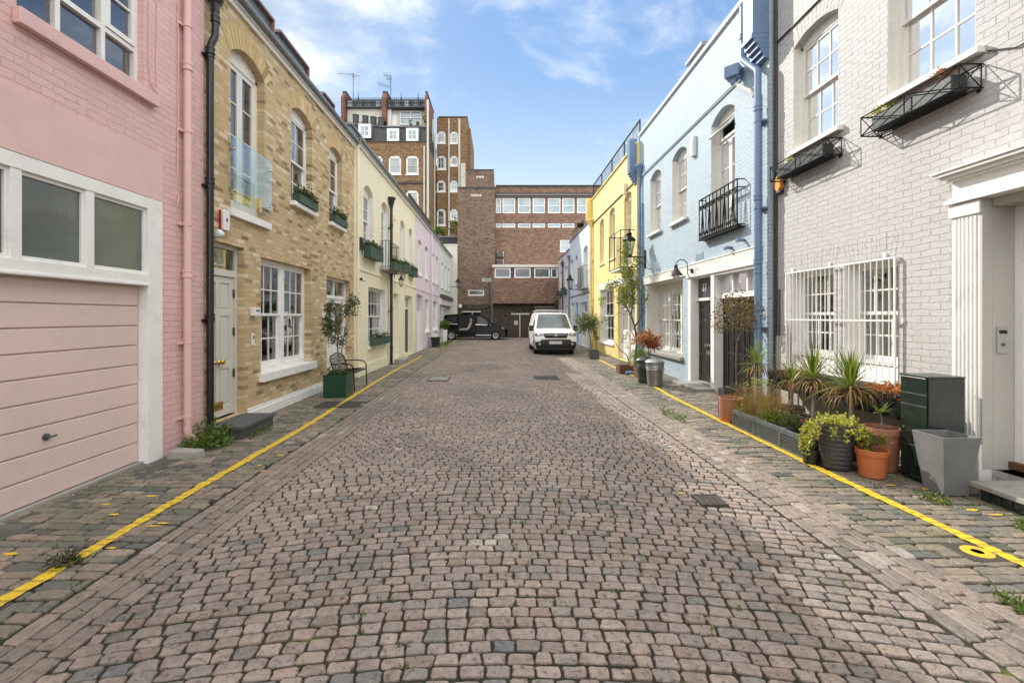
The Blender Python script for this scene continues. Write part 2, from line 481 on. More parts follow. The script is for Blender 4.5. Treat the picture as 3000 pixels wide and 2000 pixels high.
def glass(name, tint=(.86,.9,.88), refl=1.0, wave=.25, base=.13):
    g = G(name); p = g.pos()
    nb = g.bump(g.noise(p, 2.2, 2), wave, .01)
    fr = g.n('Fresnel', {'IOR':1.52, 'Normal':nb}).outputs[0]
    fr = g.math('MINIMUM', g.math('ADD', g.math('MULTIPLY', fr, 1.55*refl), base), 1.)
    tr = g.n('BsdfTransparent', {'Color':(*tint,1)}).outputs[0]
    gl = g.n('BsdfGlossy', {'Color':(.95,.97,1,1), 'Roughness':.01, 'Normal':nb}).outputs[0]
    return g.end(g.n('MixShader', {0:fr, 1:tr, 2:gl}).outputs[0])

# paints and metals
simple('white', (.80,.795,.77), .4, var=.05, bump=.08, dirt=((.35,.33,.28),.3))
simple('whitewarm', (.74,.72,.67), .5, var=.06, bump=.1, dirt=((.35,.32,.27),.35))
simple('offwhite', (.60,.59,.53), .45, var=.04, bump=.06)
simple('pinkpaint', (.70,.46,.43), .45, var=.05, bump=.08, dirt=((.4,.27,.24),.25))
simple('pinksmooth', (.70,.475,.46), .6, var=.06, bump=.25, bs=18., dirt=((.5,.37,.35),.25))
simple('garagepink', (.68,.53,.49), .42, var=.04, bump=.06, vs=1.3, dirt=((.50,.38,.33),.3))
simple('blackpaint', (.012,.013,.014), .3, var=.2, bump=.1)
simple('blackiron', (.007,.0075,.0075), .5, var=.3, bump=.3, spec=.25)
simple('bluepale', (.34,.43,.49), .5, var=.08, bump=.1)
simple('bluepaint', (.14,.225,.36), .38, var=.08, bump=.1, dirt=((.08,.12,.18),.4))
simple('yellowpaint', (.74,.59,.20), .5, var=.07, bump=.15, dirt=((.35,.27,.1),.3))
simple('creampaint', (.82,.77,.58), .55, var=.05, bump=.15)
simple('lilacpaint', (.70,.61,.68), .55, var=.05, bump=.15)
simple('graydoor', (.06,.065,.07), .35, var=.1, bump=.05)
simple('chargreen', (.035,.045,.04), .38, var=.15, bump=.1, dirt=((.1,.1,.09),.3))
simple('darkdoor', (.020,.0195,.019), .32, var=.15, bump=.1)
simple('brass', (.62,.40,.10), .22, metal=1., var=.15, bump=.05)
simple('chrome', (.7,.7,.7), .15, metal=1., var=.05, bump=.02)
simple('bronze', (.12,.09,.06), .4, metal=.8, var=.15)
simple('slate', (.055,.06,.07), .45, var=.25, vs=5., bump=.3, bs=25.)
simple('lead', (.17,.19,.21), .45, var=.2, vs=2., bump=.2, bs=10.)
simple('stone', (.30,.29,.26), .8, var=.2, vs=6., bump=.5, bs=40., dirt=((.09,.1,.06),.6))
simple('slatestep', (.075,.08,.085), .6, var=.15, vs=5., bump=.25, bs=50., dirt=((.15,.15,.13),.35))
simple('plastwhite', (.75,.75,.73), .35, var=.03, bump=.02)
simple('alarmred', (.45,.02,.02), .3, var=.05)
simple('alarmorange', (.78,.36,.06), .4, var=.05)
simple('alarmblue', (.02,.03,.08), .4, var=.05)
simple('greenbox', (.012,.055,.030), .32, var=.08, vs=2., bump=.05)
simple('windowbox', (.03,.075,.05), .5, var=.2, vs=8., bump=.3)
simple('troughgray', (.085,.10,.10), .55, var=.2, vs=9., bump=.3, dirt=((.22,.22,.19),.45))
simple('parcelbox', (.009,.020,.015), .25, var=.2, vs=3., bump=.02, spec=.6)
simple('zinc', (.30,.31,.31), .38, metal=.85, var=.2, vs=6., bump=.15, dirt=((.16,.16,.15),.5))
simple('fibre', (.17,.175,.175), .55, var=.14, vs=4., bump=.15, dirt=((.32,.32,.30),.45))
simple('terracotta', (.37,.155,.09), .75, var=.16, vs=6., bump=.3, dirt=((.55,.4,.32),.3))
simple('orangeplastic', (.47,.145,.05), .42, var=.06, vs=4., bump=.05, dirt=((.35,.18,.1),.3))
simple('potdark', (.045,.05,.05), .5, var=.15, vs=5., bump=.2, dirt=((.14,.14,.12),.4))
simple('soil', (.045,.032,.022), .95, var=.5, vs=30., bump=.9, bs=70., bd=.01)
simple('wood', (.12,.06,.028), .6, var=.25, vs=8., bump=.3)
simple('bark', (.09,.07,.055), .85, var=.3, vs=30., bump=.8, bs=90., bd=.006)
simple('palebark', (.20,.17,.13), .8, var=.3, vs=30., bump=.8, bs=90., bd=.006)
simple('rubber', (.014,.014,.014), .8, var=.2, bump=.2)
simple('plasticblack', (.018,.02,.02), .5, var=.15, bump=.1)
simple('vanwhite', (.74,.75,.75), .25, var=.02, bump=.0, spec=.6)
simple('carblack', (.005,.007,.010), .2, var=.1, bump=.0, spec=.22)
simple('alloy', (.5,.5,.5), .35, metal=.2, var=.1)
simple('seatcream', (.36,.32,.26), .6, var=.08)
simple('platewhite', (.55,.55,.54), .4, var=.05)
simple('concrete', (.30,.29,.27), .85, var=.2, vs=2., bump=.4, bs=30., dirt=((.12,.12,.1),.5))
simple('render', (.62,.60,.54), .8, var=.08, vs=1., bump=.3, bs=40., dirt=((.35,.34,.3),.4))
simple('castiron', (.075,.065,.056), .6, metal=.3, var=.2, vs=12., bump=.4, bs=90.)
simple('redfringe', (.24,.10,.085), .5, var=.1)
simple('curtain', (.68,.66,.60), .8, var=.05, bump=.1)
simple('blind', (.72,.73,.74), .7, var=.03)
simple('interior', (.10,.10,.095), .9, var=.2)
simple('mansard', (.035,.036,.042), .55, var=.25, vs=4., bump=.4, bs=25.)
simple('browndoor', (.07,.04,.028), .5, var=.2, vs=6.)
simple('paper', (.6,.58,.52), .7, var=.05)
simple('glazedtile', (.02,.028,.026), .18, var=.3, vs=14., bump=.15, bs=20., spec=.6)
simple('steel', (.50,.50,.49), .35, metal=.4, var=.06, bump=.02)
simple('jambgray', (.50,.49,.45), .5, var=.05, vs=1.2, bump=.06)
simple('flowerorange', (.50,.19,.04), .7, var=.3, vs=20.)

painted_brick('pinkbrick', (.71,.46,.45), strength=.75, var=.07, fleck=.35, dirt=(.55,.36,.33), dirtk=.25)
painted_brick('graybrick', (.47,.465,.45), strength=1.0, var=.06, fleck=.6, bw=.235, rh=.0775, wob_=.055, dirt=(.36,.34,.31), dirtk=.25)
painted_brick('bluebrick', (.40,.495,.565), strength=1.0, var=.09, fleck=.4, dirt=(.25,.36,.44), dirtk=.3)
painted_brick('yellowbrick', (.80,.65,.27), strength=.6, var=.06, fleck=.35, dirt=(.5,.38,.14), dirtk=.25)
painted_brick('creambrick', (.83,.775,.58), strength=.5, var=.05, fleck=.25, dirt=(.55,.5,.36), dirtk=.2)
painted_brick('lilacbrick', (.70,.61,.68), strength=.5, var=.05, fleck=.3)
painted_brick('mintbrick', (.62,.70,.64), strength=.5, var=.05, fleck=.3)
painted_brick('skybrick', (.60,.68,.76), strength=.5, var=.07, fleck=.3)
painted_brick('mauvebrick', (.62,.58,.62), strength=.5, var=.06, fleck=.3)
painted_brick('whitebrick', (.70,.68,.63), strength=.5, var=.05, fleck=.3)
STOCK = [(.06,(.16,.10,.05)),(.15,(.32,.20,.10)),(.26,(.48,.34,.175)),(.45,(.58,.44,.245)),(.62,(.51,.36,.175)),(.78,(.66,.53,.33)),(.95,(.76,.66,.48))]
stock_brick('stockbrick', STOCK, (.56,.49,.37), ms=.008, strength=.9)
val_ramp('stockarch', STOCK, .85)
simple('stockmortar', (.44,.36,.24), .9, bump=.4)
stock_brick('mansionbrick', [(.1,(.10,.06,.03)),(.35,(.20,.122,.06)),(.6,(.27,.17,.085)),(.9,(.33,.22,.12))], (.27,.2,.13), 'X')
stock_brick('brownbrick', [(.1,(.10,.07,.052)),(.35,(.175,.12,.09)),(.6,(.22,.155,.118)),(.9,(.27,.195,.15))], (.17,.12,.09), 'X', strength=.4)
stock_brick('redbrown', [(.1,(.13,.08,.058)),(.35,(.21,.13,.094)),(.6,(.26,.165,.12)),(.9,(.31,.205,.155))], (.2,.13,.1), 'X', strength=.4)
stock_brick('darkbrick', [(.1,(.04,.033,.024)),(.4,(.08,.068,.05)),(.7,(.11,.092,.068)),(.9,(.14,.12,.088))], (.08,.07,.055), 'X', strength=.5)
stock_brick('redparty', [(.1,(.11,.055,.042)),(.5,(.20,.09,.065)),(.9,(.26,.125,.095))], (.25,.15,.11), 'X', strength=.4)

leafmat('olive', [(.1,(.028,.042,.022)),(.45,(.062,.085,.042)),(.8,(.13,.155,.085)),(1,(.22,.24,.15))], .22)
leafmat('darkleaf', [(.1,(.014,.026,.012)),(.5,(.034,.06,.022)),(.9,(.085,.13,.045))], .2)
leafmat('green', [(.1,(.03,.07,.01)),(.5,(.075,.15,.02)),(.95,(.17,.28,.045))], .35)
leafmat('golden', [(.1,(.14,.17,.02)),(.5,(.34,.36,.045)),(.95,(.58,.55,.12))], .35)
leafmat('maple', [(.1,(.055,.022,.014)),(.5,(.14,.07,.038)),(.9,(.24,.14,.07)),(1,(.17,.19,.05))], .3)
leafmat('copper', [(.1,(.14,.035,.02)),(.5,(.36,.10,.05)),(.95,(.55,.22,.11))], .3)
leafmat('dry', [(.1,(.12,.065,.025)),(.5,(.27,.15,.06)),(.95,(.45,.30,.15))], .25, .7)
leafmat('spiky', [(.1,(.04,.085,.012)),(.5,(.10,.18,.025)),(.9,(.26,.33,.06))], .3, .35)
leafmat('vine', [(.1,(.045,.075,.012)),(.5,(.11,.16,.03)),(.8,(.22,.26,.05)),(1,(.33,.17,.05))], .35)
leafmat('weed', [(.1,(.03,.07,.012)),(.5,(.07,.14,.022)),(.95,(.16,.22,.05))], .3)

glass('glass')
glass('clearglass', (.93,.97,.95), .22, .02, .005)
glass('plainglass', (.7,.75,.73), .2, .1, .0)
simple('carglass', (.010,.016,.018), .14, var=.1, bump=0, spec=.45)
simple('cardark', (.010,.010,.010), .8, var=.2)
glass('darkglass', (.25,.28,.28), 1.0, .15, .06)
g = G('reeded')
sp = g.n('SeparateXYZ', {0:g.pos()})
rib = g.math('SINE', g.math('MULTIPLY', sp.outputs['Y'], 330.))
cc = g.ramp(g.noise(g.pos(), 1.4, 3), [(.3,(.028,.042,.036)),(.7,(.075,.10,.085))])
rb_ = g.bump(rib, .16, .002)
g.end(g.n('MixShader', {0:.075, 1:g.bsdf(cc, .12, rb_, 0, .8), 2:g.n('BsdfGlossy', {'Color':(.9,.95,.92,1), 'Roughness':.05, 'Normal':rb_}).outputs[0]}).outputs[0])
g = G('skyglass')      # far panes and blinds: sky reflection painted into the colour
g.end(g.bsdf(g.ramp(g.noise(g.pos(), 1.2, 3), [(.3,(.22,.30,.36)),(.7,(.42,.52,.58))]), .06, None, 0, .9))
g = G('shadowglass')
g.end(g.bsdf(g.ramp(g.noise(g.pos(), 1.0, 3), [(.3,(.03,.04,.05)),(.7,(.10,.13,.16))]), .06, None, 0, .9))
g = G('headlamp'); g.end(g.bsdf((.5,.52,.55), .1, None, .3, .8))
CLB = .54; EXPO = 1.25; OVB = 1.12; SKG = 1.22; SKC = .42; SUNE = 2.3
# ---------------------------------------------------------------- ground, setts, lines
def settmat(name, stops, moss=None, flake=.5):
    g = G(name); p = g.pos()
    a = g.n('Attribute', attribute_name='v').outputs['Fac']
    n1 = g.noise(p, 22., 5, .65); n2 = g.noise(p, 95., 4, .65); n3 = g.noise(p, .55, 3)
    c = g.ramp(a, stops)
    mott = g.math('ADD', g.math('MULTIPLY', n1, .55), g.math('MULTIPLY', n2, .45))
    c = g.mix(1., c, g.ramp(mott, [(.24,(.34,.33,.32)),(.5,(1,1,1)),(.74,(1.5,1.46,1.42))]), 'MULTIPLY')
    c = g.mix(1., c, g.ramp(n3, [(.3,(.74,.76,.76)),(.5,(1.0,1.0,1.0)),(.72,(1.2,1.15,1.09))]), 'MULTIPLY')
    pit = rng01(g, g.noise(p, 30., 6, .78), .575, .64)      # chipped dark pits
    c = g.mix(g.math('MULTIPLY', pit, flake), c, (.05,.042,.035))
    oil = rng01(g, g.noise(p, 1.3, 5, .6), .60, .78)
    c = g.mix(g.math('MULTIPLY', oil, .38), c, (.085,.078,.07))
    spk = rng01(g, g.noise(p, 210., 2, .5), .70, .76)
    c = g.mix(g.math('MULTIPLY', spk, .45), c, (.5,.47,.42))
    if moss:
        mk = rng01(g, g.noise(p, 1.6, 6, .68), moss[0], moss[0]+.16)
        mk = g.math('MULTIPLY', mk, g.math('ADD', g.math('MULTIPLY', n2, .9), .1))
        c = g.mix(mk, c, moss[1])
    h = g.math('ADD', g.math('MULTIPLY', n1, .7), g.math('ADD', g.math('MULTIPLY', n2, .35), g.math('MULTIPLY', pit, -.6)))
    rr = g.math('ADD', g.math('MULTIPLY', n2, .35), .40)
    return g.end(g.bsdf(c, rr, g.bump(h, .75, .008), 0, .5))
settmat('sett', [(0,(.13,.135,.14)),(.025,(.16,.16,.155)),(.06,(.165,.152,.138)),(.2,(.20,.17,.148)),(.33,(.235,.175,.142)),(.45,(.245,.20,.175)),(.56,(.225,.195,.175)),(.68,(.29,.225,.185)),(.80,(.27,.22,.195)),(.97,(.325,.262,.228)),(1,(.38,.35,.31))])
settmat('vergesett', [(0,(.085,.085,.075)),(.12,(.125,.125,.112)),(.3,(.16,.146,.12)),(.6,(.195,.165,.13)),(.85,(.235,.19,.148)),(1,(.29,.24,.19))], (.50,(.11,.125,.06)), .35)
settmat('guttersett', [(0,(.14,.13,.12)),(.3,(.175,.15,.128)),(.6,(.22,.18,.152)),(.9,(.255,.205,.175)),(1,(.31,.27,.24))], (.56,(.12,.12,.06)), .4)
simple('vergestrip', (.085,.085,.07), .85, var=.3, vs=3., bump=.4, bs=30., dirt=((.06,.075,.035),.7))
g = G('joint'); p = g.pos()
c = g.ramp(g.noise(p, 120., 4, .7), [(.3,(.016,.016,.011)),(.55,(.045,.043,.032)),(.70,(.12,.115,.095)),(.78,(.30,.28,.25))])
mk = rng01(g, g.noise(p, .9, 5, .65), .50, .64)
c = g.mix(g.math('MULTIPLY', mk, .7), c, (.042,.05,.02))
mk2 = rng01(g, g.noise(p, 1.5, 4, .6), .64, .70)
c = g.mix(mk2, c, (.12,.17,.02))
g.end(g.bsdf(c, .95, g.bump(g.noise(p, 140., 3), 1., .01), 0, .2))
g = G('linepaint'); p = g.pos()
wn = g.noise(p, 60., 5, .7)
c = g.ramp(wn, [(.30,(.30,.24,.09)),(.38,(.62,.41,.02)),(.6,(.74,.50,.015)),(.8,(.80,.58,.04))])
c = g.mix(g.math('MULTIPLY', rng01(g, g.noise(p, 14., 5, .75), .54, .66), .6), c, (.30,.235,.10))
c = g.mix(g.math('MULTIPLY', g.math('SUBTRACT', 1., g.n('Attribute', attribute_name='v').outputs['Fac']), .75), c, (.16,.12,.05))
g.end(g.bsdf(c, .6, g.bump(g.noise(p, 45., 4), .6, .006)))
g = G('earth'); g.end(g.bsdf(g.ramp(g.noise(g.pos(), 1.5, 5), [(.3,(.05,.05,.042)),(.7,(.11,.105,.09))]), .9))

UN = [(-1,-.78),(-.80,-1),(0,-1.0),(.80,-1),(1,-.78),(1.0,0),(1,.78),(.80,1),(0,1.0),(-.80,1),(-1,.78),(-1.0,0)]
def setts(name, st, mat, jit=.042, hz=.0022, tilt=.016, sh=.011, top=.90, simple_far=False):
    st = np.array(st, float); N = len(st)
    cx, cy, w, d, rot, tone = st.T
    un = np.array(UN)
    if simple_far: un = un[[0,1,3,4,6,7,9,10]]
    K = len(un)
    P = np.broadcast_to(un, (N,K,2)).copy()
    P += NR.normal(0, jit, (N,K,2))
    P[:,:,0] *= (1+NR.normal(0,.06,(N,1))*P[:,:,1])      # a little taper
    rings = [(1.02,-.05),(1.0,-sh),(top+.065,-.0032),(top-.04,.0005)] if not simple_far else [(1.0,-.045),(.99,-sh*.7),(.90,0.)]
    hh = NR.normal(0, hz, N); tx = NR.normal(0, tilt, N); ty = NR.normal(0, tilt, N)
    und = .006*np.sin(cx*1.7+cy*.6)+.006*np.sin(cy*1.3-cx*.5)
    V = []
    cr, sr = np.cos(rot)[:,None], np.sin(rot)[:,None]
    for sc, z in rings:
        lx = P[:,:,0]*w[:,None]/2; ly = P[:,:,1]*d[:,None]/2
        if sc < 1: # inset by a constant-ish amount
            ins = np.minimum(w,d)[:,None]/2*(1-sc)
            lx = lx - np.sign(lx)*np.minimum(ins, np.abs(lx)*.9); ly = ly - np.sign(ly)*np.minimum(ins, np.abs(ly)*.9)
        zz = z + (hh+und)[:,None] + tx[:,None]*lx + ty[:,None]*ly + (NR.normal(0,.0012,(N,K)) if z > -.02 else 0)
        V.append(np.stack([cx[:,None]+lx*cr-ly*sr, cy[:,None]+lx*sr+ly*cr, zz], 2))
    cen = np.stack([cx, cy, hh+und+.001], 1)[:,None,:]
    V = np.concatenate(V+[cen], 1)          # N, nr*K+1, 3
    nr = len(rings); per = nr*K+1
    quads = []
    for r in range(nr-1):
        for k in range(K):
            quads.append((r*K+k, r*K+(k+1)%K, (r+1)*K+(k+1)%K, (r+1)*K+k))
    tris = [((nr-1)*K+k, (nr-1)*K+(k+1)%K, nr*K) for k in range(K)]
    base = (np.arange(N)*per)[:,None,None]
    Q = (np.array(quads)[None]+base).reshape(N,-1); T = (np.array(tris)[None]+base).reshape(N,-1)
    loops = np.concatenate([Q,T],1).ravel()
    nq, nt = len(quads), len(tris)
    tot = np.tile(np.concatenate([np.full(nq,4),np.full(nt,3)]), N)
    start = np.concatenate([[0], np.cumsum(tot)[:-1]])
    me = bpy.data.meshes.new(name)
    me.vertices.add(N*per); me.vertices.foreach_set('co', V.reshape(-1).astype(np.float32))
    me.loops.add(len(loops)); me.loops.foreach_set('vertex_index', loops.astype(np.int32))
    me.polygons.add(len(tot)); me.polygons.foreach_set('loop_start', start.astype(np.int32)); me.polygons.foreach_set('loop_total', tot.astype(np.int32))
    me.update(calc_edges=True)
    at = me.attributes.new('v', 'FLOAT', 'FACE'); at.data.foreach_set('value', np.repeat(tone, nq+nt).astype(np.float32))
    me.polygons.foreach_set('use_smooth', np.zeros(len(tot), bool))
    me.materials.append(mat); me.validate()
    o = bpy.data.objects.new(name, me); C.objects.link(o)
    return structure(o)

XL, XR = -2.18, 2.42      # carriageway edges; gutters and verges outside them
near, far = [], []
y = 1.2; row = 0
while y < 37.6:
    dep = R.uniform(.082,.097)
    x = XL + R.uniform(-.012,.0)
    bow = R.uniform(-.002,.002)
    ws = []
    while sum(ws) < XR-XL-.06: ws.append(max(.085, R.gauss(.121,.013)))
    if row % 2: ws[0] *= .62
    sc_ = (XR-XL+.015)/sum(ws)
    for w in ws:
        w *= sc_
        cxx = x+w/2
        yy = y - .06*(cxx-.1)**2 + bow*cxx + R.gauss(0,.0022)
        tone = R.random() if R.random() < .3 else min(.97, max(.2, R.gauss(.6,.15)))
        s = (cxx, yy, w-R.uniform(.007,.015), dep-R.uniform(.012,.019), math.atan(-.12*(cxx-.1))+R.gauss(0,.02), tone)
        (near if yy < 11 else far).append(s)
        x += w
    y += dep+.001; row += 1
setts('cobbled_road', near, M['sett'])
setts('cobbled_road', far, M['sett'], simple_far=True)
gut = []
for x0, n, sg in ((-2.62, 4, 1), (2.45, 5, 1)):
    for k in range(n):
        y = 1.0 + R.uniform(0,.2); wd = .43/4 if n == 4 else .5/5
        while y < 37.5:
            l = R.uniform(.15,.27)
            gut.append((x0+wd*(k+.5), y+l/2, wd-.008, l-.010, R.gauss(0,.008), min(1,max(0,R.gauss(.62,.2)))))
            y += l
setts('gutter_setts', gut, M['guttersett'], .03, .0016, .015, .010, .9)
vg = []
for x0, x1 in ((-4.2,-2.64), (2.97,5.1)):
    y = 1.0
    while y < 37.5:
        dep = R.uniform(.088,.118); x = x0 + R.uniform(-.1,0)
        while x < x1-.05:
            l = min(R.uniform(.14,.27), x1-x)
            if l > .05: vg.append((x+l/2, y+R.gauss(0,.004), l-.010, dep-.012, R.gauss(0,.015), R.random()))
            x += l
        y += dep
setts('cobbled_pavement', vg, M['vergesett'], .04, .0025, .022, .012, .88)
m = MB(); gx = [-4.4+.2*i for i in range(49)]; gy = [.4+.2*j for j in range(188)]
m.add([(x,y,-.0115+.006*math.sin(x*1.7+y*.6)+.006*math.sin(y*1.3-x*.5)-(.004 if x < XL-.3 or x > XR+.4 else 0)) for y in gy for x in gx], [(j*49+i,j*49+i+1,j*49+i+50,j*49+i+49) for j in range(187) for i in range(48)])
structure(m.build('road_bed', M['joint'], smooth=True))
m = MB(); m.quad((-200,-200,-.07),(200,-200,-.07),(200,300,-.07),(-200,300,-.07)); structure(m.build('ground', M['earth']))
m = MB(); m.box(-4.05,1.0,-.02,-3.78,5.45,.008); structure(m.build('pavement_strip', M['vergestrip']))

def line(pts, wd, seed, z=.0095):
    rg = random.Random(seed); m = MB(); vs = []
    L = []
    for (xa,ya),(xb,yb) in zip(pts[:-1], pts[1:]):
        n = max(2, int((yb-ya)/.016))
        for i in range(n): t = i/n; L.append((xa+(xb-xa)*t, ya+(yb-ya)*t))
    L.append(pts[-1])
    ja = jb = 0; ph = 0; cr = set()
    for i, (x, y) in enumerate(L):
        ja = ja*.7+rg.gauss(0,.0042); jb = jb*.7+rg.gauss(0,.0042)
        ph -= 1
        dip = -.0035 if ph <= 0 else 0
        if ph <= 0: ph = rg.choice((5,6,7)); cr.add(i)
        zz = z+dip+.006*math.sin(x*1.7+y*.6)+.006*math.sin(y*1.3-x*.5)+.001
        vs.append((x-wd/2+ja, y+rg.gauss(0,.004), zz-.002)); vs.append((x-wd/6, y, zz+rg.gauss(0,.0008))); vs.append((x+wd/6, y, zz+rg.gauss(0,.0008))); vs.append((x+wd/2+jb, y+rg.gauss(0,.004), zz-.002))
    m.v = vs
    for i in range(len(L)-1):
        for k in range(3): m.f.append((4*i+k, 4*i+k+1, 4*i+5+k, 4*i+4+k)); m.a.append(rg.uniform(.0,.45) if i in cr else (rg.uniform(.4,.8) if rg.random() < .07 else 1.))
    return structure(m.build('yellow_line', M['linepaint'], smooth=True, recalc=False))
line([(-2.95,1.4),(-2.98,3.0),(-3.0,5),(-3.03,7),(-3.12,9.5),(-3.25,12),(-3.35,16),(-3.4,20)], .095, 1)
line([(-3.35,23.5),(-3.2,29),(-3.05,33)], .09, 2)
line([(3.57,1.4),(3.57,4.5),(3.6,7.5),(3.66,9.5),(3.80,12),(3.86,15.5),(3.9,19)], .095, 3)
line([(3.9,17.2),(4.0,21)], .08, 31)
m = MB()     # splashes of line paint on the setts
for (x,y) in [(-3.45,2.7),(-3.36,2.62),(-3.5,3.25),(-3.3,4.3),(-2.78,3.75),(-2.82,3.7),(-2.86,3.35),(-3.55,4.1),(-3.3,3.9),(-2.75,5.2),(-2.7,5.6),(3.95,4.6),(4.05,4.2),(4.15,4.0),(4.25,3.9),(4.2,4.5),(4.3,3.7),(-2.6,5.0),(1.75,4.4)]:
    n = 9; a0 = R.uniform(0,6); rx = R.uniform(.03,.075); ry = R.uniform(.012,.024)
    pts = [(x+rx*R.uniform(.6,1.15)*math.cos(a0+2*PI*k/n), y+ry*R.uniform(.6,1.15)*math.sin(a0+2*PI*k/n)) for k in range(n)]
    zz = .0075+.006*math.sin(x*1.7+y*.6)+.006*math.sin(y*1.3-x*.5)
    m.add([(a,b,zz) for a,b in pts], [tuple(range(n))], 1.)
structure(m.build('paint_splashes', M['linepaint'], recalc=False))

def cover(label, x0, x1, y0, y1, parts=1, z=.016, mat='castiron'):
    t = thing('drain_cover', label, 'drain cover', ((x0+x1)/2,(y0+y1)/2,0), 'iron covers set in the road')
    m = MB(); w = .022
    m.box(x0,y0,-.03,x1,y0+w,z); m.box(x0,y1-w,-.03,x1,y1,z); m.box(x0,y0+w,-.03,x0+w,y1-w,z); m.box(x1-w,y0+w,-.03,x1,y1-w,z)
    m.build('frame', M['castiron'], t)
    xs = [x0+w+(x1-x0-2*w)*i/parts for i in range(parts+1)]
    for a, b in zip(xs[:-1], xs[1:]):
        m = MB(); m.box(a+.003,y0+w+.003,-.03,b-.003,y1-w-.003,z-.005)
        nx = max(2, int((b-a)/.05)); ny = max(2, int((y1-y0)/.05))
        for i in range(nx):
            for j in range(ny):
                cx = a+.012+(b-a-.024)*(i+.5)/nx; cy = y0+w+.012+(y1-y0-2*w-.024)*(j+.5)/ny
                m.box(cx-.016,cy-.016,z-.0055,cx+.016,cy+.016,z-.001)
        m.build('plate', M[mat], t)
cover('double dark iron cover under the yellow line before the green tree planter', -3.5,-2.68, 8.5,9.1, 2)
cover('wide iron cover in the middle of the cobbles well before the white van', .95,1.62, 12.3,13.0, 1)
cover('small square dark iron grate in the cobbles nearest the camera', 1.82,2.06, 4.1,4.34, 1, .014)
cover('pale rusty iron cover in the cobbles near the cream house', -1.95,-1.4, 12.1,12.9, 1, .014, 'concrete')
t = thing('hydrant_cover', 'round iron stopcock cover painted yellow beside the yellow line', 'stopcock cover', (3.43,3.26,0))
m = MB(); m.box(3.27,3.14,-.03,3.56,3.40,.0145); m.build('surround', M['castiron'], t, bevel=.003)
m = MB(); m.lathe([(.036,.0155),(.038,.018),(.088,.018),(.092,.0145)], (3.43,3.27,0), 28, .9); m.build('ring', M['linepaint'], t, smooth=True)
m = MB(); m.lathe([(.0,.0165),(.037,.0165)], (3.43,3.27,0), 20); m.build('lid', M['castiron'], t)
# ================================================================ houses along the left side
def house(label):
    return thing('mews_house', label, 'house')
def roof_left(f, par, u0, u1, H, rise=.62, run=.95, D=6.4, mat='slate'):
    m = MB()
    f.poly(m, [(u0,0),(u1,0),(u1,0),(u0,0)], 0, 0) if False else None
    pts = [(.10,H+.02),(-run,H+rise),(-D,H+rise),(-D,H+.004),(.10,H+.004)]
    vs = [f.P(u0+.003,w,v) for w,v in pts] + [f.P(u1-.003,w,v) for w,v in pts]; n = 5
    m.add(vs, [tuple(range(n)), tuple(range(n,2*n))] + [(i,(i+1)%n,(i+1)%n+n,i+n) for i in range(n)])
    r = m.build('roof', M[mat], par)
    m = MB(); m.tube([f.P(u0,.115,H-.015), f.P(u1,.115,H-.015)], .062, 10); m.build('gutter', M['lead'], r, smooth=True)
    return r
def fascia(f, par, u0, u1, v0, v1, w=.07, mat='white'):
    m = MB(); f.box(m, u0, u1, .001, w, v0+(v1-v0)*.45, v1); f.box(m, u0, u1, .001, w*.55, v0, v0+(v1-v0)*.45)
    return m.build('fascia', M[mat], par, bevel=.006)
def floor_slab(f, par, u0, u1, v=3.05):
    m = MB(); f.box(m, u0+.1, u1-.1, -6.3, -.45, v-.12, v); f.box(m, u0+.1, u1-.1, -3.3, -3.2, .0, v-.13); f.box(m, u0+.1, u1-.1, -3.3, -3.2, v+.01, v+2.8)
    m.build('interior', M['interior'], par)

# ---- pink house
fP = left(4.08)
h = house('pink painted brick house with a wide pink garage door')
ops = [(1.0,5.49,0,3.08,0,.14),(3.84,5.21,4.30,5.85,0,.10),(.9,2.3,4.30,5.85,0,.10)]
wall(fP, h, -5, 6.27, -.05, 6.75, ops, M['pinkbrick'])
floor_slab(fP, h, -5, 6.2)
m = MB(); fP.box(m, -5, 5.49, .001, .012, 3.085, 3.62); m.build('lintel', M['pinksmooth'], h)
m = MB(); fP.box(m, -5, 6.27, -.3, .09, 6.75, 6.9); m.build('coping', M['pinkpaint'], h)
# garage door and its glazed frame
m = MB()
fP.box(m, 5.26, 5.49, -.14, .012, .0, 3.08); fP.box(m, 1.0, 1.2, -.14, .012, 0, 3.08)
fP.box(m, 1.2, 5.26, -.14, .010, 2.95, 3.08); fP.box(m, 1.2, 5.26, -.14, .006, 2.055, 2.19)
fP.box(m, 1.2, 5.26, .006, .022, 2.058, 2.085)
mus = [1.2, 1.84, 2.58, 3.21, 3.85, 4.59, 5.26]
q = []
for i, u in enumerate((1.88, 2.51, 3.14, 3.78, 4.475)):
    fP.box(m, u+.01, u+.10, -.14, .004, 2.19, 2.95)
us = [1.2, 1.89, 1.98, 2.52, 2.61, 3.15, 3.24, 3.79, 3.88, 4.485, 4.575, 5.26]
for a, b in zip(us[::2], us[1::2]):
    for (x0,x1,y0,y1) in ((a,a+.025,2.19,2.95),(b-.025,b,2.19,2.95),(a+.025,b-.025,2.19,2.225),(a+.025,b-.025,2.915,2.95)):
        fP.box(m, x0, x1, -.075, -.02, y0, y1)
gf = m.build('garage_frame', M['white'], h, bevel=.004)
for a, b in zip(us[::2], us[1::2]):
    m = MB(); m.quad(fP.P(a+.02,-.045,2.22), fP.P(b-.02,-.045,2.22), fP.P(b-.02,-.045,2.92), fP.P(a+.02,-.045,2.92)); m.build('pane', M['reeded'], gf, recalc=False)
m = MB()
fP.box(m, 1.2, 5.26, -.16, -.118, .02, 2.055)
for k in range(9):
    z0 = .035+k*.2235; fP.box(m, 1.21, 5.245, -.118, -.095, z0+.006, min(z0+.2235, 2.04)-.006)
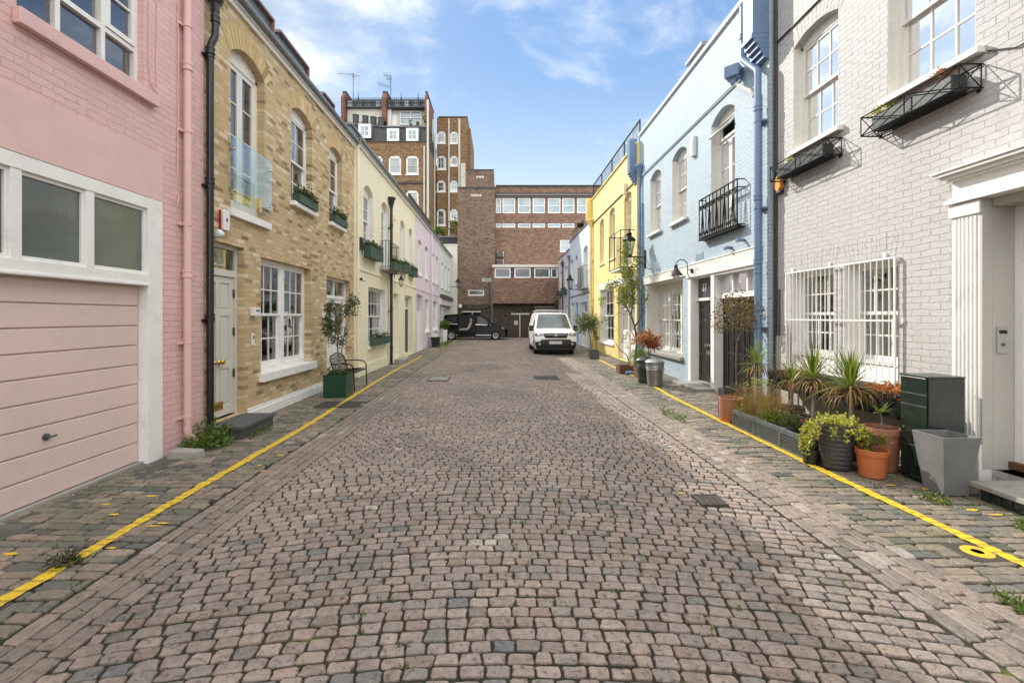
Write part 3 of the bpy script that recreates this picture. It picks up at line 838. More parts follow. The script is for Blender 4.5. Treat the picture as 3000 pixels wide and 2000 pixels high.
gd = m.build('garage_door', M['garagepink'], h, bevel=.007)
m = MB(); x, y, z = fP.P(4.18,-.095,.60)
m.lathe([(.0,.0),(.033,.0),(.033,.012),(.012,.02),(.012,.045)], (x,y,z), 14, ax=Matrix.Rotation(PI/2,3,'Y')); m.tube([(x+.045,y-.03,z),(x+.045,y+.06,z)], .009, 8)
m.build('handle', M['graydoor'], gd, smooth=True)
m = MB(); fP.box(m, 1.2, 5.26, -.16, -.04, -.03, .032); m.build('threshold', M['concrete'], h)
# upper casement window
a,b,c,d = 3.84,5.21,4.30,5.85
m = MB(); fP.box(m, a, a+.05, -.17, -.07, c, d); fP.box(m, b-.05, b, -.17, -.07, c, d); fP.box(m, a+.05, b-.05, -.17, -.07, c, c+.05); fP.box(m, a+.05, b-.05, -.17, -.07, d-.05, d)
cu = [a+.05, 4.245, 4.295, 4.735, 4.785, b-.05]
for i in (1,3): fP.box(m, cu[i], cu[i+1], -.165, -.072, c+.05, d-.05)
for i in (0,2,4): fP.box(m, cu[i], cu[i+1], -.165, -.074, c+.40, c+.45)
win = m.build('window', M['white'], h)
p = MB()
for i in (0,2,4): pane(fP, p, (cu[i], cu[i+1], c+.05, c+.40), -.12)
for i in (0,4):
    s = MB(); q = grid(fP, s, cu[i], cu[i+1], c+.455, d-.05, -.125, -.058, 1, 3, .05, .02); s.build('casement', M['white'], win); pane(fP, p, q, -.095, 1, 3, .001)
pane(fP, p, (cu[2]+.03, cu[3]-.03, c+.46, d-.07), -.12, 1, 1)
p.build('pane', M['glass'], win, recalc=False)
s = MB()     # top light standing open
f2 = Fac(fP.O, fP.U, Vector((1,0,0)))
for (u0,u1,t0,t1) in ((cu[2],cu[3],0,.05),(cu[2],cu[3],.47,.52),(cu[2],cu[2]+.05,.05,.47),(cu[3]-.05,cu[3],.05,.47)):
    pp = []
    for uu, tt, dd in ((u0,t0,0),(u1,t0,0),(u1,t0,.04),(u0,t0,.04),(u0,t1,0),(u1,t1,0),(u1,t1,.04),(u0,t1,.04)):
        w = -.06+tt*.72+dd*.7; v = d-.07-tt*.70+dd*.7
        pp.append(fP.P(uu, w, v))
    s.hexa(pp)
s.build('casement', M['whitewarm'], win)
s = MB(); fP.box(s, 3.80, 5.36, .001, .075, c-.14, c-.002); fP.box(s, a+.002, b-.002, -.10, .001, c-.1, c); s.build('sill', M['pinkpaint'], win, bevel=.008)
curtain(fP, win, a+.1, 4.2, c+.05, d, -.5, M['curtain'])
fixed(fP, h, .9, 2.3, 4.30, 5.85, .10, 3, 3, sill=.12)
downpipe(fP, h, [(5.84,.07,6.7),(5.84,.07,.20),(5.92,.12,.09)], .045, M['pinkpaint'], [(5.84,.07,4.9),(5.84,.07,2.25)], [(5.84,.07,z) for z in (5.42,4.07,2.88,1.37,.42)])
m = MB()
m.tube([fP.P(u,.012,v) for u,v in ((5.27,6.7),(5.275,5.4),(5.27,4.6),(5.30,4.42),(5.37,4.36),(5.40,4.40),(5.385,4.7),(5.40,5.3),(5.39,6.7))], .006, 5)
m.tube([fP.P(u,.014,v) for u,v in ((5.745,6.7),(5.745,4.1),(5.735,3.45))], .006, 5)
m.tube([fP.P(u,.02,v) for u,v in ((5.76,3.22),(5.72,3.12),(5.665,3.14),(5.65,3.22))], .006, 5)
m.build('cable', M['pinkpaint'], h)

# ---- stock brick house
fY = left(4.10)
h = house('yellow stock brick house with white sash windows and a glass balcony')
H = 6.45
UO = [(6.93,7.92,3.35,5.76,.19,.13),(8.93,9.92,3.97,5.78,.17,.13),(10.93,11.82,3.98,5.74,.15,.13)]
ops = UO + [(6.38,7.30,.17,2.80,0,.11),(7.80,9.85,.74,2.73,0,.13),(10.76,12.45,.0,2.67,0,.13)]
wall(fY, h, 6.275, 12.75, -.05, H, ops, M['stockbrick'])
floor_slab(fY, h, 6.3, 12.7)
for o in UO:
    m = MB(); _, (cu_, cv_, Rr_, t0_) = arc_pts(*o[:2], o[3], o[4])
    arch(fY, h, o[0], o[1], o[3], o[4], M['stockarch'], h=.30)
fascia(fY, h, 6.275, 12.75, H-.02, H+.15, .09)
roof_left(fY, h, 6.275, 12.75, H+.15, .5, .75)
for (u0,u1,wv,vt) in ((8.3,9.3,-.6,7.78),(9.6,11.0,-.6,7.74),(12.0,12.7,-.6,7.62)):   # roof lights
    m = MB(); fY.box(m, u0, u1, -2.2, wv, H+.4, vt-.06); r = m.build('rooflight', M['lead'], h)
    m = MB(); fY.box(m, u0-.04, u1+.04, -2.25, wv+.06, vt-.06, vt); m.build('coping', M['lead'], r)
    m = MB(); fY.box(m, u0-.02, u1+.02, wv+.062, wv+.09, vt-.055, vt-.005); fY.box(m, u1-.02, u1+.03, wv-.3, wv+.085, H+.75, vt-.056); m.build('trim', M['redfringe'], r)  # red colour fringe of the lens, modelled as edge strips
# french window behind the glass balustrade
a,b,c,d,r_,dp = UO[0]
m = MB(); ps,_ = arc_pts(a,b,d,r_)
fY.box(m,a,a+.06,-.22,-dp,c,d); fY.box(m,b-.06,b,-.22,-dp,c,d); fY.box(m,a+.06,b-.06,-.22,-dp,c,c+.06)
for p_,q_ in zip(ps[:-1],ps[1:]): fY.poly(m,[(p_[0],d-.06),(q_[0],d-.06),q_,p_],-.22,-dp)
win = m.build('french_window', M['whitewarm'], h)
p = MB(); md = (a+b)/2
for u0,u1 in ((a+.06,md-.002),(md+.002,b-.06)):
    s = MB(); q = grid(fY, s, u0, u1, c+.06, d-.06, -.20, -.15, 1, 4, .075, .022, bot=.14); s.build('casement', M['whitewarm'], win); pane(fY, p, q, -.175, 1, 4, .001)
p.build('pane', M['glass'], win, recalc=False)
s = MB(); fY.box(s, a-.09, b+.12, .001, .07, c-.12, c-.004); fY.box(s, a+.002, b-.002, -dp, .001, c-.1, c+.003); s.build('sill', M['white'], win, bevel=.006)
s = MB(); fY.box(s, 6.86, 8.02, .075, .088, 3.46, 4.43); gp = s.build('balustrade', M['clearglass'], h)
for u in (6.91,7.97):
    for v in (3.62,4.25):
        s = MB(); x,y,z = fY.P(u,0,v); s.lathe([(.018,.0),(.018,.105),(.0,.107)], (x,y,z), 12, ax=Matrix.Rotation(PI/2,3,'Y')); s.build('bolt', M['chrome'], gp, smooth=True)
sash(fY, h, *UO[1][:5], dep=.13, cols=2, rt=2, rb=2, sill=.09, mt=M['white'], blind=.0, sproj=.11)
sash(fY, h, *UO[2][:5], dep=.13, cols=2, rt=2, rb=2, sill=.09, sproj=.11)
# front door
m = MB(); a,b,c,d = 6.38,7.30,.17,2.80
fY.box(m,a,a+.05,-.20,-.11,c,d); fY.box(m,b-.07,b,-.20,-.11,c,d); fY.box(m,a+.05,b-.07,-.20,-.11,d-.06,d); fY.box(m,a+.05,b-.07,-.20,-.105,2.32,2.42)
fr = m.build('door_frame', M['offwhite'], h, bevel=.004)
m = MB(); pane(fY, m, (a+.05,b-.07,2.42,d-.06), -.15); m.build('fanlight', M['glass'], fr, recalc=False)
dr = pdoor(fY, h, a+.055, b-.075, .19, 2.315, -.18, -.135, [.5], [.36,.74], M['offwhite'], .10)
m = MB()
for du in (-.05,.05):
    x,y,z = fY.P(6.815+du,-.135,1.02); m.lathe([(.025,.0),(.012,.015),(.014,.03),(.036,.045),(.040,.06),(.028,.075),(.0,.08)], (x,y,z), 16, ax=Matrix.Rotation(PI/2,3,'Y'))
m.build('knob', M['brass'], dr, smooth=True)
m = MB(); fY.box(m,6.69,6.94,-.135,-.125,.30,.42); fY.box(m,6.72,6.91,-.125,-.120,.325,.395); m.build('letter_plate', M['brass'], dr, bevel=.004)
for v in (.75,1.4,2.0): m = MB(); fY.box(m,7.205,7.235,-.135,-.112,v,v+.13); m.build('hinge', M['bronze'], dr)
m = MB(); fY.box(m,a,b,-.11,.02,.13,.168); m.build('threshold', M['offwhite'], h)
# ground floor double sash
a,b,c,d = 7.80,9.85,.74,2.73; md = (a+b)/2
m = MB()
fY.box(m,a,a+.07,-.23,-.13,c,d); fY.box(m,b-.07,b,-.23,-.13,c,d); fY.box(m,md-.075,md+.075,-.23,-.125,c,d); 
for x0,x1 in ((a+.07,md-.075),(md+.075,b-.07)): fY.box(m,x0,x1,-.23,-.13,d-.07,d); fY.box(m,x0,x1,-.23,-.13,c,c+.08)
win = m.build('window', M['white'], h, bevel=.004); p = MB()
for x0,x1 in ((a+.07,md-.075),(md+.075,b-.07)):
    s = MB(); q = grid(fY,s,x0,x1,1.72,d-.07,-.18,-.142,3,2,.045,.022); s.build('sash', M['white'], win); pane(fY,p,q,-.16,3,2,.0015)
    s = MB(); q = grid(fY,s,x0,x1,c+.08,1.755,-.225,-.186,3,2,.045,.022,bot=.08); s.build('sash', M['white'], win); pane(fY,p,q,-.205,3,2,.0015)
p.build('pane', M['glass'], win, recalc=False)
curtain(fY, win, a+.05, a+.4, c, d, -.45, M['curtain'], 'curtain', 4); curtain(fY, win, b-.5, b-.05, c, d, -.45, M['curtain'], 'curtain', 4)
s = MB(); fY.box(s,a-.08,b+.12,.001,.10,c-.15,c-.003); fY.box(s,a+.002,b-.002,-.13,.001,c-.12,c+.004); s.build('sill', M['white'], win, bevel=.006)
# back door with glazed top
a,b,c,d = 10.76,12.45,0,2.67
m = MB(); fY.box(m,a,a+.06,-.22,-.13,c,d); fY.box(m,b-.06,b,-.22,-.13,c,d); fY.box(m,a+.06,b-.06,-.22,-.13,d-.06,d); fY.box(m,a+.06,b-.06,-.22,-.125,2.16,2.24); fY.box(m,(a+b)/2-.03,(a+b)/2+.03,-.22,-.132,2.24,d-.06)
fr = m.build('door_frame', M['white'], h); m = MB(); pane(fY,m,(a+.06,b-.06,2.24,d-.06),-.18,2,1); m.build('fanlight', M['glass'], fr, recalc=False)
for u0,u1 in ((a+.065,(a+b)/2-.002),((a+b)/2+.002,b-.065)):
    m = MB(); q = grid(fY,m,u0,u1,.02,2.155,-.2,-.15,1,1,.1,.02,bot=1.2); dr = m.build('door', M['white'], h)
    m = MB(); fY.box(m,u0+.14,u1-.14,-.15,-.138,.25,1.05); m.build('panel', M['white'], dr, bevel=.01)
    m = MB(); pane(fY,m,q,-.175); m.build('pane', M['glass'], dr, recalc=False)
m = MB(); fY.box(m,7.36,10.70,.001,.035,.0,.21); fY.box(m,7.36,10.70,.001,.05,.0,.16); m.build('plinth', M['white'], h, bevel=.006)
pipe = downpipe(fY, h, [(6.36,.12,6.62),(6.36,.12,5.75),(6.36,.12,5.62),(6.31,.08,5.45),(6.31,.08,.0)], .047, M['blackpaint'], [(6.31,.08,5.38),(6.31,.08,3.58),(6.31,.08,1.70),(6.36,.12,5.85)], [(6.31,.08,5.3),(6.31,.08,3.5),(6.31,.08,1.65)], (6.36,.12,5.95,1.1))
h0 = h
# step
t = thing('door_step', 'dark slate step below the fawn front door of the brick house', 'step', (-3.85,6.7,0))
m = MB(); m.box(-4.10,6.33,-.03,-3.60,7.22,.125); m.build('riser', M['slatestep'], t)
m = MB(); m.box(-4.10,6.30,.1255,-3.57,7.25,.172); m.build('tread', M['slatestep'], t, bevel=.006)

# ---- cream house
fC = left(4.02)
h = house('cream painted house with dark green window boxes and a black downpipe')
H = 6.52
UO = [(13.4,14.42,3.85,5.46,.22,.14),(15.4,16.35,3.37,5.46,.22,.14),(18.3,19.2,3.88,5.46,.2,.14),(20.05,20.85,3.88,5.46,.2,.14)]
ops = UO+[(13.9,15.95,.80,2.62,0,.14),(17.15,18.05,.12,2.60,0,.16),(19.25,20.85,.05,2.62,0,.16)]
wall(fC, h, 12.755, 21.5, -.05, H, ops, M['creambrick']); floor_slab(fC, h, 12.8, 21.4)
for o in UO[:1]+UO[2:]: sash(fC, h, *o[:5], dep=.14, cols=2, rt=2, rb=2, sill=.09, lin=True)
a,b,c,d,r_,_ = UO[1]
w_ = sash(fC, h, a,b,c,d,r_, dep=.14, cols=2, rt=3, rb=2, sill=.09, lin=True)
for k in range(2):
    pass
w_ = sash(fC, h, 13.9,15.95,.80,2.62, dep=.14, cols=5, rt=2, rb=2, sill=.1, lin=True, curt=.3)
fascia(fC, h, 12.755, 30.2, H, H+.17, .10, 'whitewarm')
roof_left(fC, h, 12.755, 30.2, H+.17, .45, .7)
for u in (13.3,15.6,17.9):
    m = MB(); fC.box(m,u,u+1.3,-1.9,-.35,H+.3,H+.78); r = m.build('rooflight', M['lead'], h); m = MB(); fC.box(m,u-.04,u+1.34,-1.95,-.30,H+.78,H+.84); m.build('coping', M['lead'], r)
m = MB(); fC.box(m,12.755,21.5,.001,.03,3.03,3.10); m.build('string_course', M['creampaint'], h, bevel=.008)
m = MB(); fC.box(m,12.78,16.2,.001,.05,-.02,.30); fC.box(m,16.6,17.1,.001,.05,-.02,.30); m.build('plinth', M['creampaint'], h, bevel=.015)
m = MB(); fC.box(m,17.15,17.22,-.25,-.16,.12,2.6); fC.box(m,17.98,18.05,-.25,-.16,.12,2.6); fC.box(m,17.22,17.98,-.25,-.16,2.53,2.6); m.build('door_frame', M['white'], h)
dr = pdoor(fC, h, 17.225, 17.975, .13, 2.525, -.23, -.19, [.5], [.3,.68], M['white'])
m = MB(); fC.box(m,19.25,19.33,-.25,-.16,.05,2.62); fC.box(m,20.77,20.85,-.25,-.16,.05,2.62); fC.box(m,19.33,20.77,-.25,-.16,2.55,2.62); fC.box(m,19.33,20.77,-.25,-.155,2.04,2.12)
for u in (19.8,20.28): fC.box(m,u-.02,u+.02,-.25,-.165,2.12,2.55)
fr = m.build('door_frame', M['white'], h); m = MB(); pane(fC,m,(19.33,20.77,2.12,2.55),-.2,3,1); m.build('fanlight', M['glass'], fr, recalc=False)
pdoor(fC, h, 19.335, 20.765, .07, 2.035, -.23, -.19, [.25,.5,.75], [.45], M['darkdoor'])
m = MB(); fC.box(m,18.98,19.2,.001,.14,-.02,.2); m.build('plinth', M['creampaint'], h, bevel=.02)
downpipe(fC, h, [(16.42,.10,5.75),(16.42,.10,.0)], .05, M['blackpaint'], [(16.42,.10,z) for z in (5.0,3.5,2.0,.6)], [(16.42,.10,z) for z in (4.9,3.4,1.9)], (16.42,.10,5.62,.95))
m = MB(); m.tube([fC.P(12.8,.03,6.5),fC.P(12.80,.03,6.1),fC.P(12.8,.03,.1)], .03, 8); m.build('cable', M['creampaint'], h)
m = MB(); x,y,z = fC.P(17.35,.03,5.5); m.lathe([(.0,.0),(.14,.0),(.14,.03),(.11,.04),(0,.04)], (x-.03,y,z), 18, ax=Matrix.Rotation(PI/2,3,'Y')); m.build('vent', M['creampaint'], h)
t = thing('door_step', 'low stone step at the white door of the cream house', 'step', (-3.85,17.6,0)); m = MB(); m.box(-4.02,17.1,-.03,-3.62,18.15,.09); m.build('tread', M['stone'], t, bevel=.01)

# ---- lilac house
fL = fC
h = house('pale lilac house with white doors next to the cream house')
H = 6.50
UO = [(22.3,23.3,3.80,5.40,.15,.14),(24.4,25.4,3.80,5.40,.15,.14),(27.0,27.9,3.80,5.40,.15,.14),(28.6,29.5,3.80,5.40,.15,.14)]
ops = UO+[(22.0,23.6,.02,2.80,0,.12),(24.4,25.9,.9,2.65,0,.12),(27.3,29.3,.9,2.65,0,.12)]
wall(fL, h, 21.505, 30.2, -.05, H, ops, M['lilacbrick']); floor_slab(fL, h, 21.6, 30.1)
for o in UO: sash(fL, h, *o[:5], dep=.14, cols=2, rt=2, rb=2, sill=.09, lin=True)
for a,b in ((24.4,25.9),(27.3,29.3)): sash(fL, h, a,b,.9,2.65, dep=.12, cols=3, rt=2, rb=2, sill=.1, lin=True, curt=.35)
m = MB(); fL.box(m,21.505,30.2,.001,.03,3.02,3.09); m.build('string_course', M['lilacpaint'], h)
fixed(fL, h, 22.0, 23.6, 1.95, 2.80, .12, 3, 1, bar=.06)
pdoor(fL, h, 22.0, 23.6, .03, 1.94, -.19, -.12, [.5], [.5], M['white'])
downpipe(fL, h, [(26.2,.09,6.45),(26.2,.09,.05)], .045, M['lilacpaint'], [(26.2,.09,4),(26.2,.09,2)])
m = MB(); fL.box(m,23.0,30.0,-.62,-.55,H+.45,H+1.45); rl = m.build('roof_screen', M['blackpaint'], h)
# ---- mint house
h = house('pale mint house with a long fascia over its shopfront at the end')
UO = [(31.2,32.1,3.75,5.35,.12,.12),(33.3,34.2,3.75,5.35,.12,.12),(35.3,36.2,3.75,5.35,.12,.12)]
ops = UO+[(30.45,31.3,.02,2.5,0,.14),(31.8,36.6,.6,2.5,0,.12)]
wall(fL, h, 30.205, 37.2, -.05, 6.45, ops, M['mintbrick']); floor_slab(fL, h, 30.3, 37.1)
fascia(fL, h, 30.205, 37.2, 6.45, 6.6, .10, 'whitewarm'); roof_left(fL, h, 30.205, 37.2, 6.6, .4, .7)
for o in UO: sash(fL, h, *o[:5], dep=.12, cols=2, rt=2, rb=2, sill=.09, lin=True)
m = MB(); fL.box(m,30.3,37.15,.001,.22,2.95,3.22); m.build('awning_box', M['graydoor'], h); m = MB(); fL.box(m,30.3,37.15,.001,.12,2.52,2.945); m.build('fascia', M['lilacpaint'], h)
pdoor(fL, h, 30.45, 31.3, .03, 2.5, -.2, -.14, [.5], [.45], M['graydoor'])
fixed(fL, h, 31.8, 36.6, .6, 2.5, .12, 6, 2, sill=.1)

# ---- things fixed on or standing by the left houses
def wbox(f, u0, u1, w0, w1, v0, v1, label, group, leafm='darkleaf', hedge=True, lm=None, bmat='windowbox', n=420):
    t = thing('window_box', label, 'window box', f.P((u0+u1)/2,(w0+w1)/2,v0), group)
    m = MB(); th = .02
    f.box(m,u0,u1,w0,w0+th,v0,v1); f.box(m,u0,u1,w1-th,w1,v0,v1); f.box(m,u0,u0+th,w0+th,w1-th,v0,v1); f.box(m,u1-th,u1,w0+th,w1-th,v0,v1); f.box(m,u0+th,u1-th,w0+th,w1-th,v0,v1-.03)
    m.build('trough', M[bmat], t)
    m = MB(); c = Vector(f.P((u0+u1)/2,(w0+w1)/2,v1+.06))
    for i in range(n):
        u = R.uniform(u0+.02,u1-.02); w = R.uniform(w0,w1)
        k = .17 if hedge else .2
        v = v1 + abs(R.gauss(0,.5))*k*(.6+.5*math.sin(u*9)**2)
        leaf(m, Vector(f.P(u,w,v)), rvec()+Vector((f.W.x*.5,f.W.y*.5,.5)), rvec(), R.uniform(.05,.10), .035, R.random())
    m.build('foliage', M[leafm], t, recalc=False)
    return t
GB = 'planted window boxes on the first floor'
wbox(fY, 8.98, 9.90, .005, .15, 3.98, 4.14, 'green window box below the taller middle sash of the brick house', GB)
wbox(fY, 10.95, 11.82, .005, .15, 3.99, 4.15, 'green window box below the last sash of the brick house', GB)
wbox(fC, 13.2, 14.65, .02, .27, 3.46, 3.78, 'bulky dark green window box on the cream house beside the brick wall', GB, n=700)
wbox(fC, 18.1, 19.4, .02, .24, 3.52, 3.80, 'dark window box just past the black downpipe on the cream house', GB, n=500)
wbox(fC, 19.9, 20.95, .02, .24, 3.50, 3.78, 'dark window box on the cream house nearest the lilac house', GB, n=400)
wbox(fC, 13.95, 15.9, .02, .2, .81, 1.04, 'long low green window box on the ground floor sill of the cream house', 'planted window boxes at street level', n=160)
def balcony(f, u0, u1, w1, v0, v1, n, label, floor=True, planter=False, name='balcony', t=.008):
    o = thing(name, label, 'balcony', f.P((u0+u1)/2,0,v0))
    m = MB()
    for v in (v0+.06, v1):
        f.box(m,u0,u1,w1-t,w1+t,v-t,v+t); f.box(m,u0-t,u0+t,.001,w1-t,v-t,v+t); f.box(m,u1-t,u1+t,.001,w1-t,v-t,v+t)
    m.build('rail', M['blackiron'], o)
    m = MB()
    for i in range(n+1):
        u = u0+(u1-u0)*i/n; f.box(m,u-t*.8,u+t*.8,w1-t*.8,w1+t*.8,v0,v1-t)
    for k in (1,2):
        for u in (u0,u1): f.box(m,u-t*.8,u+t*.8,w1*k/3-t*.8,w1*k/3+t*.8,v0,v1-t)
    m.build('baluster', M['blackiron'], o)
    if floor:
        m = MB(); f.box(m,u0-.02,u1+.02,.001,w1+.02,v0-.07,v0); m.build('floor', M['stone'], o)
    return o
balcony(fC, 15.2, 16.75, .30, 3.32, 4.25, 9, 'small black railed balcony on the cream house behind the downpipe')
wbox(fC, 15.2, 16.35, .33, .50, 3.28, 3.55, 'green trough hung on the black balcony of the cream house', GB, n=260)
def lantern_body(t, c, s=1.):
    x,y,z = c; m = MB()
    # hexagonal tapered lantern, c = base centre
    m.lathe([(.055*s,0),(.06*s,.02*s),(.045*s,.03*s)], c, 6)
    for k in range(6):
        a = 2*PI*k/6
        m.tube([(x+.055*s*math.cos(a),y+.055*s*math.sin(a),z+.02*s),(x+.115*s*math.cos(a),y+.115*s*math.sin(a),z+.30*s)], .006*s, 4)
    m.lathe([(.13*s,.30*s),(.135*s,.315*s),(.10*s,.36*s),(.05*s,.39*s),(.05*s,.42*s),(.065*s,.43*s),(.03*s,.47*s),(.012*s,.5*s),(.012*s,.53*s),(0,.55*s)], c, 6)
    m.build('lamp_frame', M['blackiron'], t)
    m = MB(); m.lathe([(.050*s,.022*s),(.110*s,.30*s)], c, 6); m.build('lamp_glass', M['clearglass'], t)
t = thing('wall_lantern', 'small square black lantern on the cream house beside the downpipe', 'lantern', fC.P(17.25,.2,2.95))
m = MB(); m.tube([fC.P(17.25,.005,3.32),fC.P(17.25,.26,3.34),fC.P(17.25,.27,3.28)], .012, 6); fC.box(m,17.2,17.3,.001,.02,3.2,3.4); m.build('bracket', M['blackiron'], t)
lantern_body(t, fC.P(17.25,.27,2.84), .85)
t = thing('wall_lantern', 'black lantern on a long arm at the far end of the mint house', 'lantern', fL.P(35.5,.5,3.9))
m = MB(); m.tube([fL.P(35.5,.005,4.05),fL.P(35.5,.75,4.05)], .018, 6); m.build('bracket', M['blackiron'], t); lantern_body(t, fL.P(35.5,.72,3.95), 1.5)
t = thing('alarm_box', 'white and red alarm box on the brick house by the black pipe', 'alarm box', fY.P(6.62,.05,3.05))
m = MB(); fY.poly(m,[(6.64,2.97),(6.78,2.97),(6.79,3.24),(6.75,3.27),(6.66,3.27),(6.63,3.24)],.03,.075); m.build('cover', M['plastwhite'], t, bevel=.01)
m = MB(); fY.box(m,6.63,6.775,.001,.028,2.98,3.26); m.build('back_plate', M['alarmred'], t)
m = MB(); fY.box(m,6.69,6.73,.0755,.078,3.10,3.15); m.build('emblem', M['alarmblue'], t)
t = thing('security_light', 'small white lamp housing on the brick wall below the red alarm box', 'security light', fY.P(6.52,.05,2.85))
m = MB(); x,y,z = fY.P(6.52,.07,2.89); m.lathe([(0,-.075),(.05,-.06),(.062,-.02),(.062,.03),(.05,.06),(0,.07)],(x,y,z),16,ax=Matrix.Rotation(PI/2,3,'X')); m.build('body', M['plastwhite'], t, smooth=True)
m = MB(); fY.box(m,6.49,6.55,.001,.03,2.86,2.92); m.build('mount', M['plastwhite'], t)
def wallbox(f,u,v,du,dv,w,label,mat='plastwhite',name='wall_box',detail=True):
    t = thing(name,label,name.replace('_',' '),f.P(u,w/2,v))
    m = MB(); f.box(m,u-du/2,u+du/2,.001,w,v-dv/2,v+dv/2); m.build('body',M[mat],t,bevel=.008)
    if detail:
        m = MB(); f.box(m,u-du*.28,u+du*.28,w,w+.003,v+dv*.05,v+dv*.3); m.build('face',M['graydoor'],t)
    return t
wallbox(fY,7.54,1.78,.18,.13,.09,'square white vent cowl on the bricks between door and window','plastwhite','vent_cowl')
wallbox(fY,7.52,1.33,.07,.20,.03,'slim white door entry panel on the bricks by the fawn door','plastwhite','entry_panel')
wallbox(fY,10.55,1.75,.18,.14,.09,'white vent cowl on the bricks beside the olive in the green planter','plastwhite','vent_cowl')
wallbox(fC,12.95,1.72,.1,.13,.06,'small white box on the cream wall behind the olive tree','plastwhite','meter_box')
t = wallbox(fC,12.98,3.78,.16,.36,.10,'black junction box with looped cable on the cream wall','plasticblack','junction_box',False)
m = MB(); m.tube([fC.P(13.05+.12*math.sin(k*.6),.06,3.55-.16*math.cos(k*.6)) for k in range(12)], .008, 5); m.build('cable', M['plastwhite'], t)
t = thing('security_camera','small white camera on the corner of the cream house','security camera',fC.P(12.9,.1,2.75))
m = MB(); m.tube([fC.P(12.9,.005,2.75),fC.P(12.9,.1,2.75)],.02,8); m.build('mount',M['plastwhite'],t); m = MB(); m.tube([fC.P(12.8,.12,2.76),fC.P(13.0,.15,2.74)],.045,12); m.build('body',M['plastwhite'],t,smooth=True); m = MB(); m.tube([fC.P(12.797,.12,2.76),fC.P(12.77,.118,2.76)],.04,12); m.build('lens',M['plasticblack'],t)
# ================================================================ houses along the right side
def parapet(f, par, u0, u1, H, mat, cop='white', th=.3, ov=.06, ch=.09):
    m = MB(); f.box(m, u0, u1, -th, ov, H, H+ch); return m.build('coping', M[cop], par, bevel=.008)

# ---- grey painted brick house
fG = right(5.0)
h = house('pale grey painted brick house with barred ground floor windows')
UW = [(4.785,5.87,4.5,6.30,.14,.13),(6.725,7.75,4.5,6.25,.12,.13),(2.2,3.3,4.5,6.3,.14,.13)]
LW = [(6.82,7.80,.86,2.45,0,.15),(5.72,6.60,.86,2.45,0,.15)]
ops = UW+LW+[(3.0,4.62,.16,2.9,0,.001)]
wall(fG, h, -5, 8.27, -.05, 8.6, ops, M['graybrick']); floor_slab(fG, h, -5, 8.2)
parapet(fG, h, -5, 8.27, 8.6, 'graybrick')
for k, o in enumerate(UW[:2]):
    arch(fG, h, o[0], o[1], o[3], o[4], M['graybrick'], h=.32, w=.004)
    w_ = sash(fG, h, *o[:5], dep=.13, cols=3, rt=2, rb=2, sill=0, lin=True, mt=M['whitewarm'], split=.52)
    s = MB(); fG.box(s, o[0]-.10, o[1]+.05, .001, .09, o[2]-.075, o[2]-.003); fG.box(s,o[0]+.002,o[1]-.002,-.13,.001,o[2]-.06,o[2]+.004); s.build('sill', M['whitewarm'], w_, bevel=.006)
    curtain(fG, w_, o[1]-.30, o[1]-.05, o[2]+.05, o[3], -.42, M['curtain'], folds=4)
sash(fG, h, *UW[2][:5], dep=.13, cols=3, rt=2, rb=2, lin=True)
for o in LW:
    arch(fG, h, o[0], o[1], 2.46, 0, M['graybrick'], h=.30, w=.003)
    w_ = sash(fG, h, o[0], o[1], 1.05, 2.45, dep=.15, cols=3, rt=2, rb=2, sill=0, lin=True, mt=M['white'], gl='plainglass')
    s = MB(); vs = [fG.P(u,w,v) for u in (o[0]+.002,o[1]-.002) for w,v in ((-.3,.8),(.03,.8),(.03,.87),(-.2,1.05),(-.3,1.05))]
    s.add(vs, [(0,1,2,3,4),(5,6,7,8,9)]+[(i,(i+1)%5,(i+1)%5+5,i+5) for i in range(5)]); s.build('sill', M['whitewarm'], w_)
m = MB(); fG.box(m, 7.85, 8.262, .001, .03, -.02, 1.36); fG.box(m, 4.95, 7.85, .001, .022, -.02, .62); m.build('plinth', M['jambgray'], h, bevel=.006)
m = MB(); m.tube([fG.P(8.20,.02,8.4), fG.P(8.20,.02,.1)], .018, 6); m.tube([fG.P(8.12,.02,2.2), fG.P(8.12,.02,.1)], .012, 6)
m.tube([fG.P(8.25,.02,6.63), fG.P(6.2,.02,6.66)], .016, 6); m.tube([fG.P(4.66,.015,4.42), fG.P(4.4,.015,4.30), fG.P(3.2,.015,4.28)], .008, 5); m.tube([fG.P(8.24,.03,8.4),fG.P(8.24,.03,.1)],.022,6)
m.build('cable', M['castiron'], h)
# barred grille
gr = MB(); u0,u1,v0,v1,w0,w1 = 5.69,7.87,.83,2.455,.045,.068
gr.hexa([fG.P(*p) for p in ((u0,w0,v0),(u0+.02,w0,v0),(u0+.02,w1,v0),(u0,w1,v0),(u0,w0,v1),(u0+.02,w0,v1),(u0+.02,w1,v1),(u0,w1,v1))])
fG.box(gr,u1-.02,u1,w0,w1,v0,v1)
for v in (v0, 1.64, v1-.02): fG.box(gr,u0+.02,u1-.02,w0+.002,w1-.002,v,v+.022)
for v in (v0,v1-.02):
    fG.box(gr,u0+.001,u0+.019,.001,w0,v,v+.02); fG.box(gr,u1-.019,u1-.001,.001,w0,v,v+.02)
g_ = gr.build('window_grille', M['white'], h)
for i in range(1, 23):
    b_ = MB(); u = u0+(u1-u0)*i/23; x,y,z = fG.P(u,(w0+w1)/2,v0+.02); b_.lathe([(.0072,z),(.0072,z+v1-v0-.04)],(x,y,0),8); b_.build('bar', M['white'], g_, smooth=True)
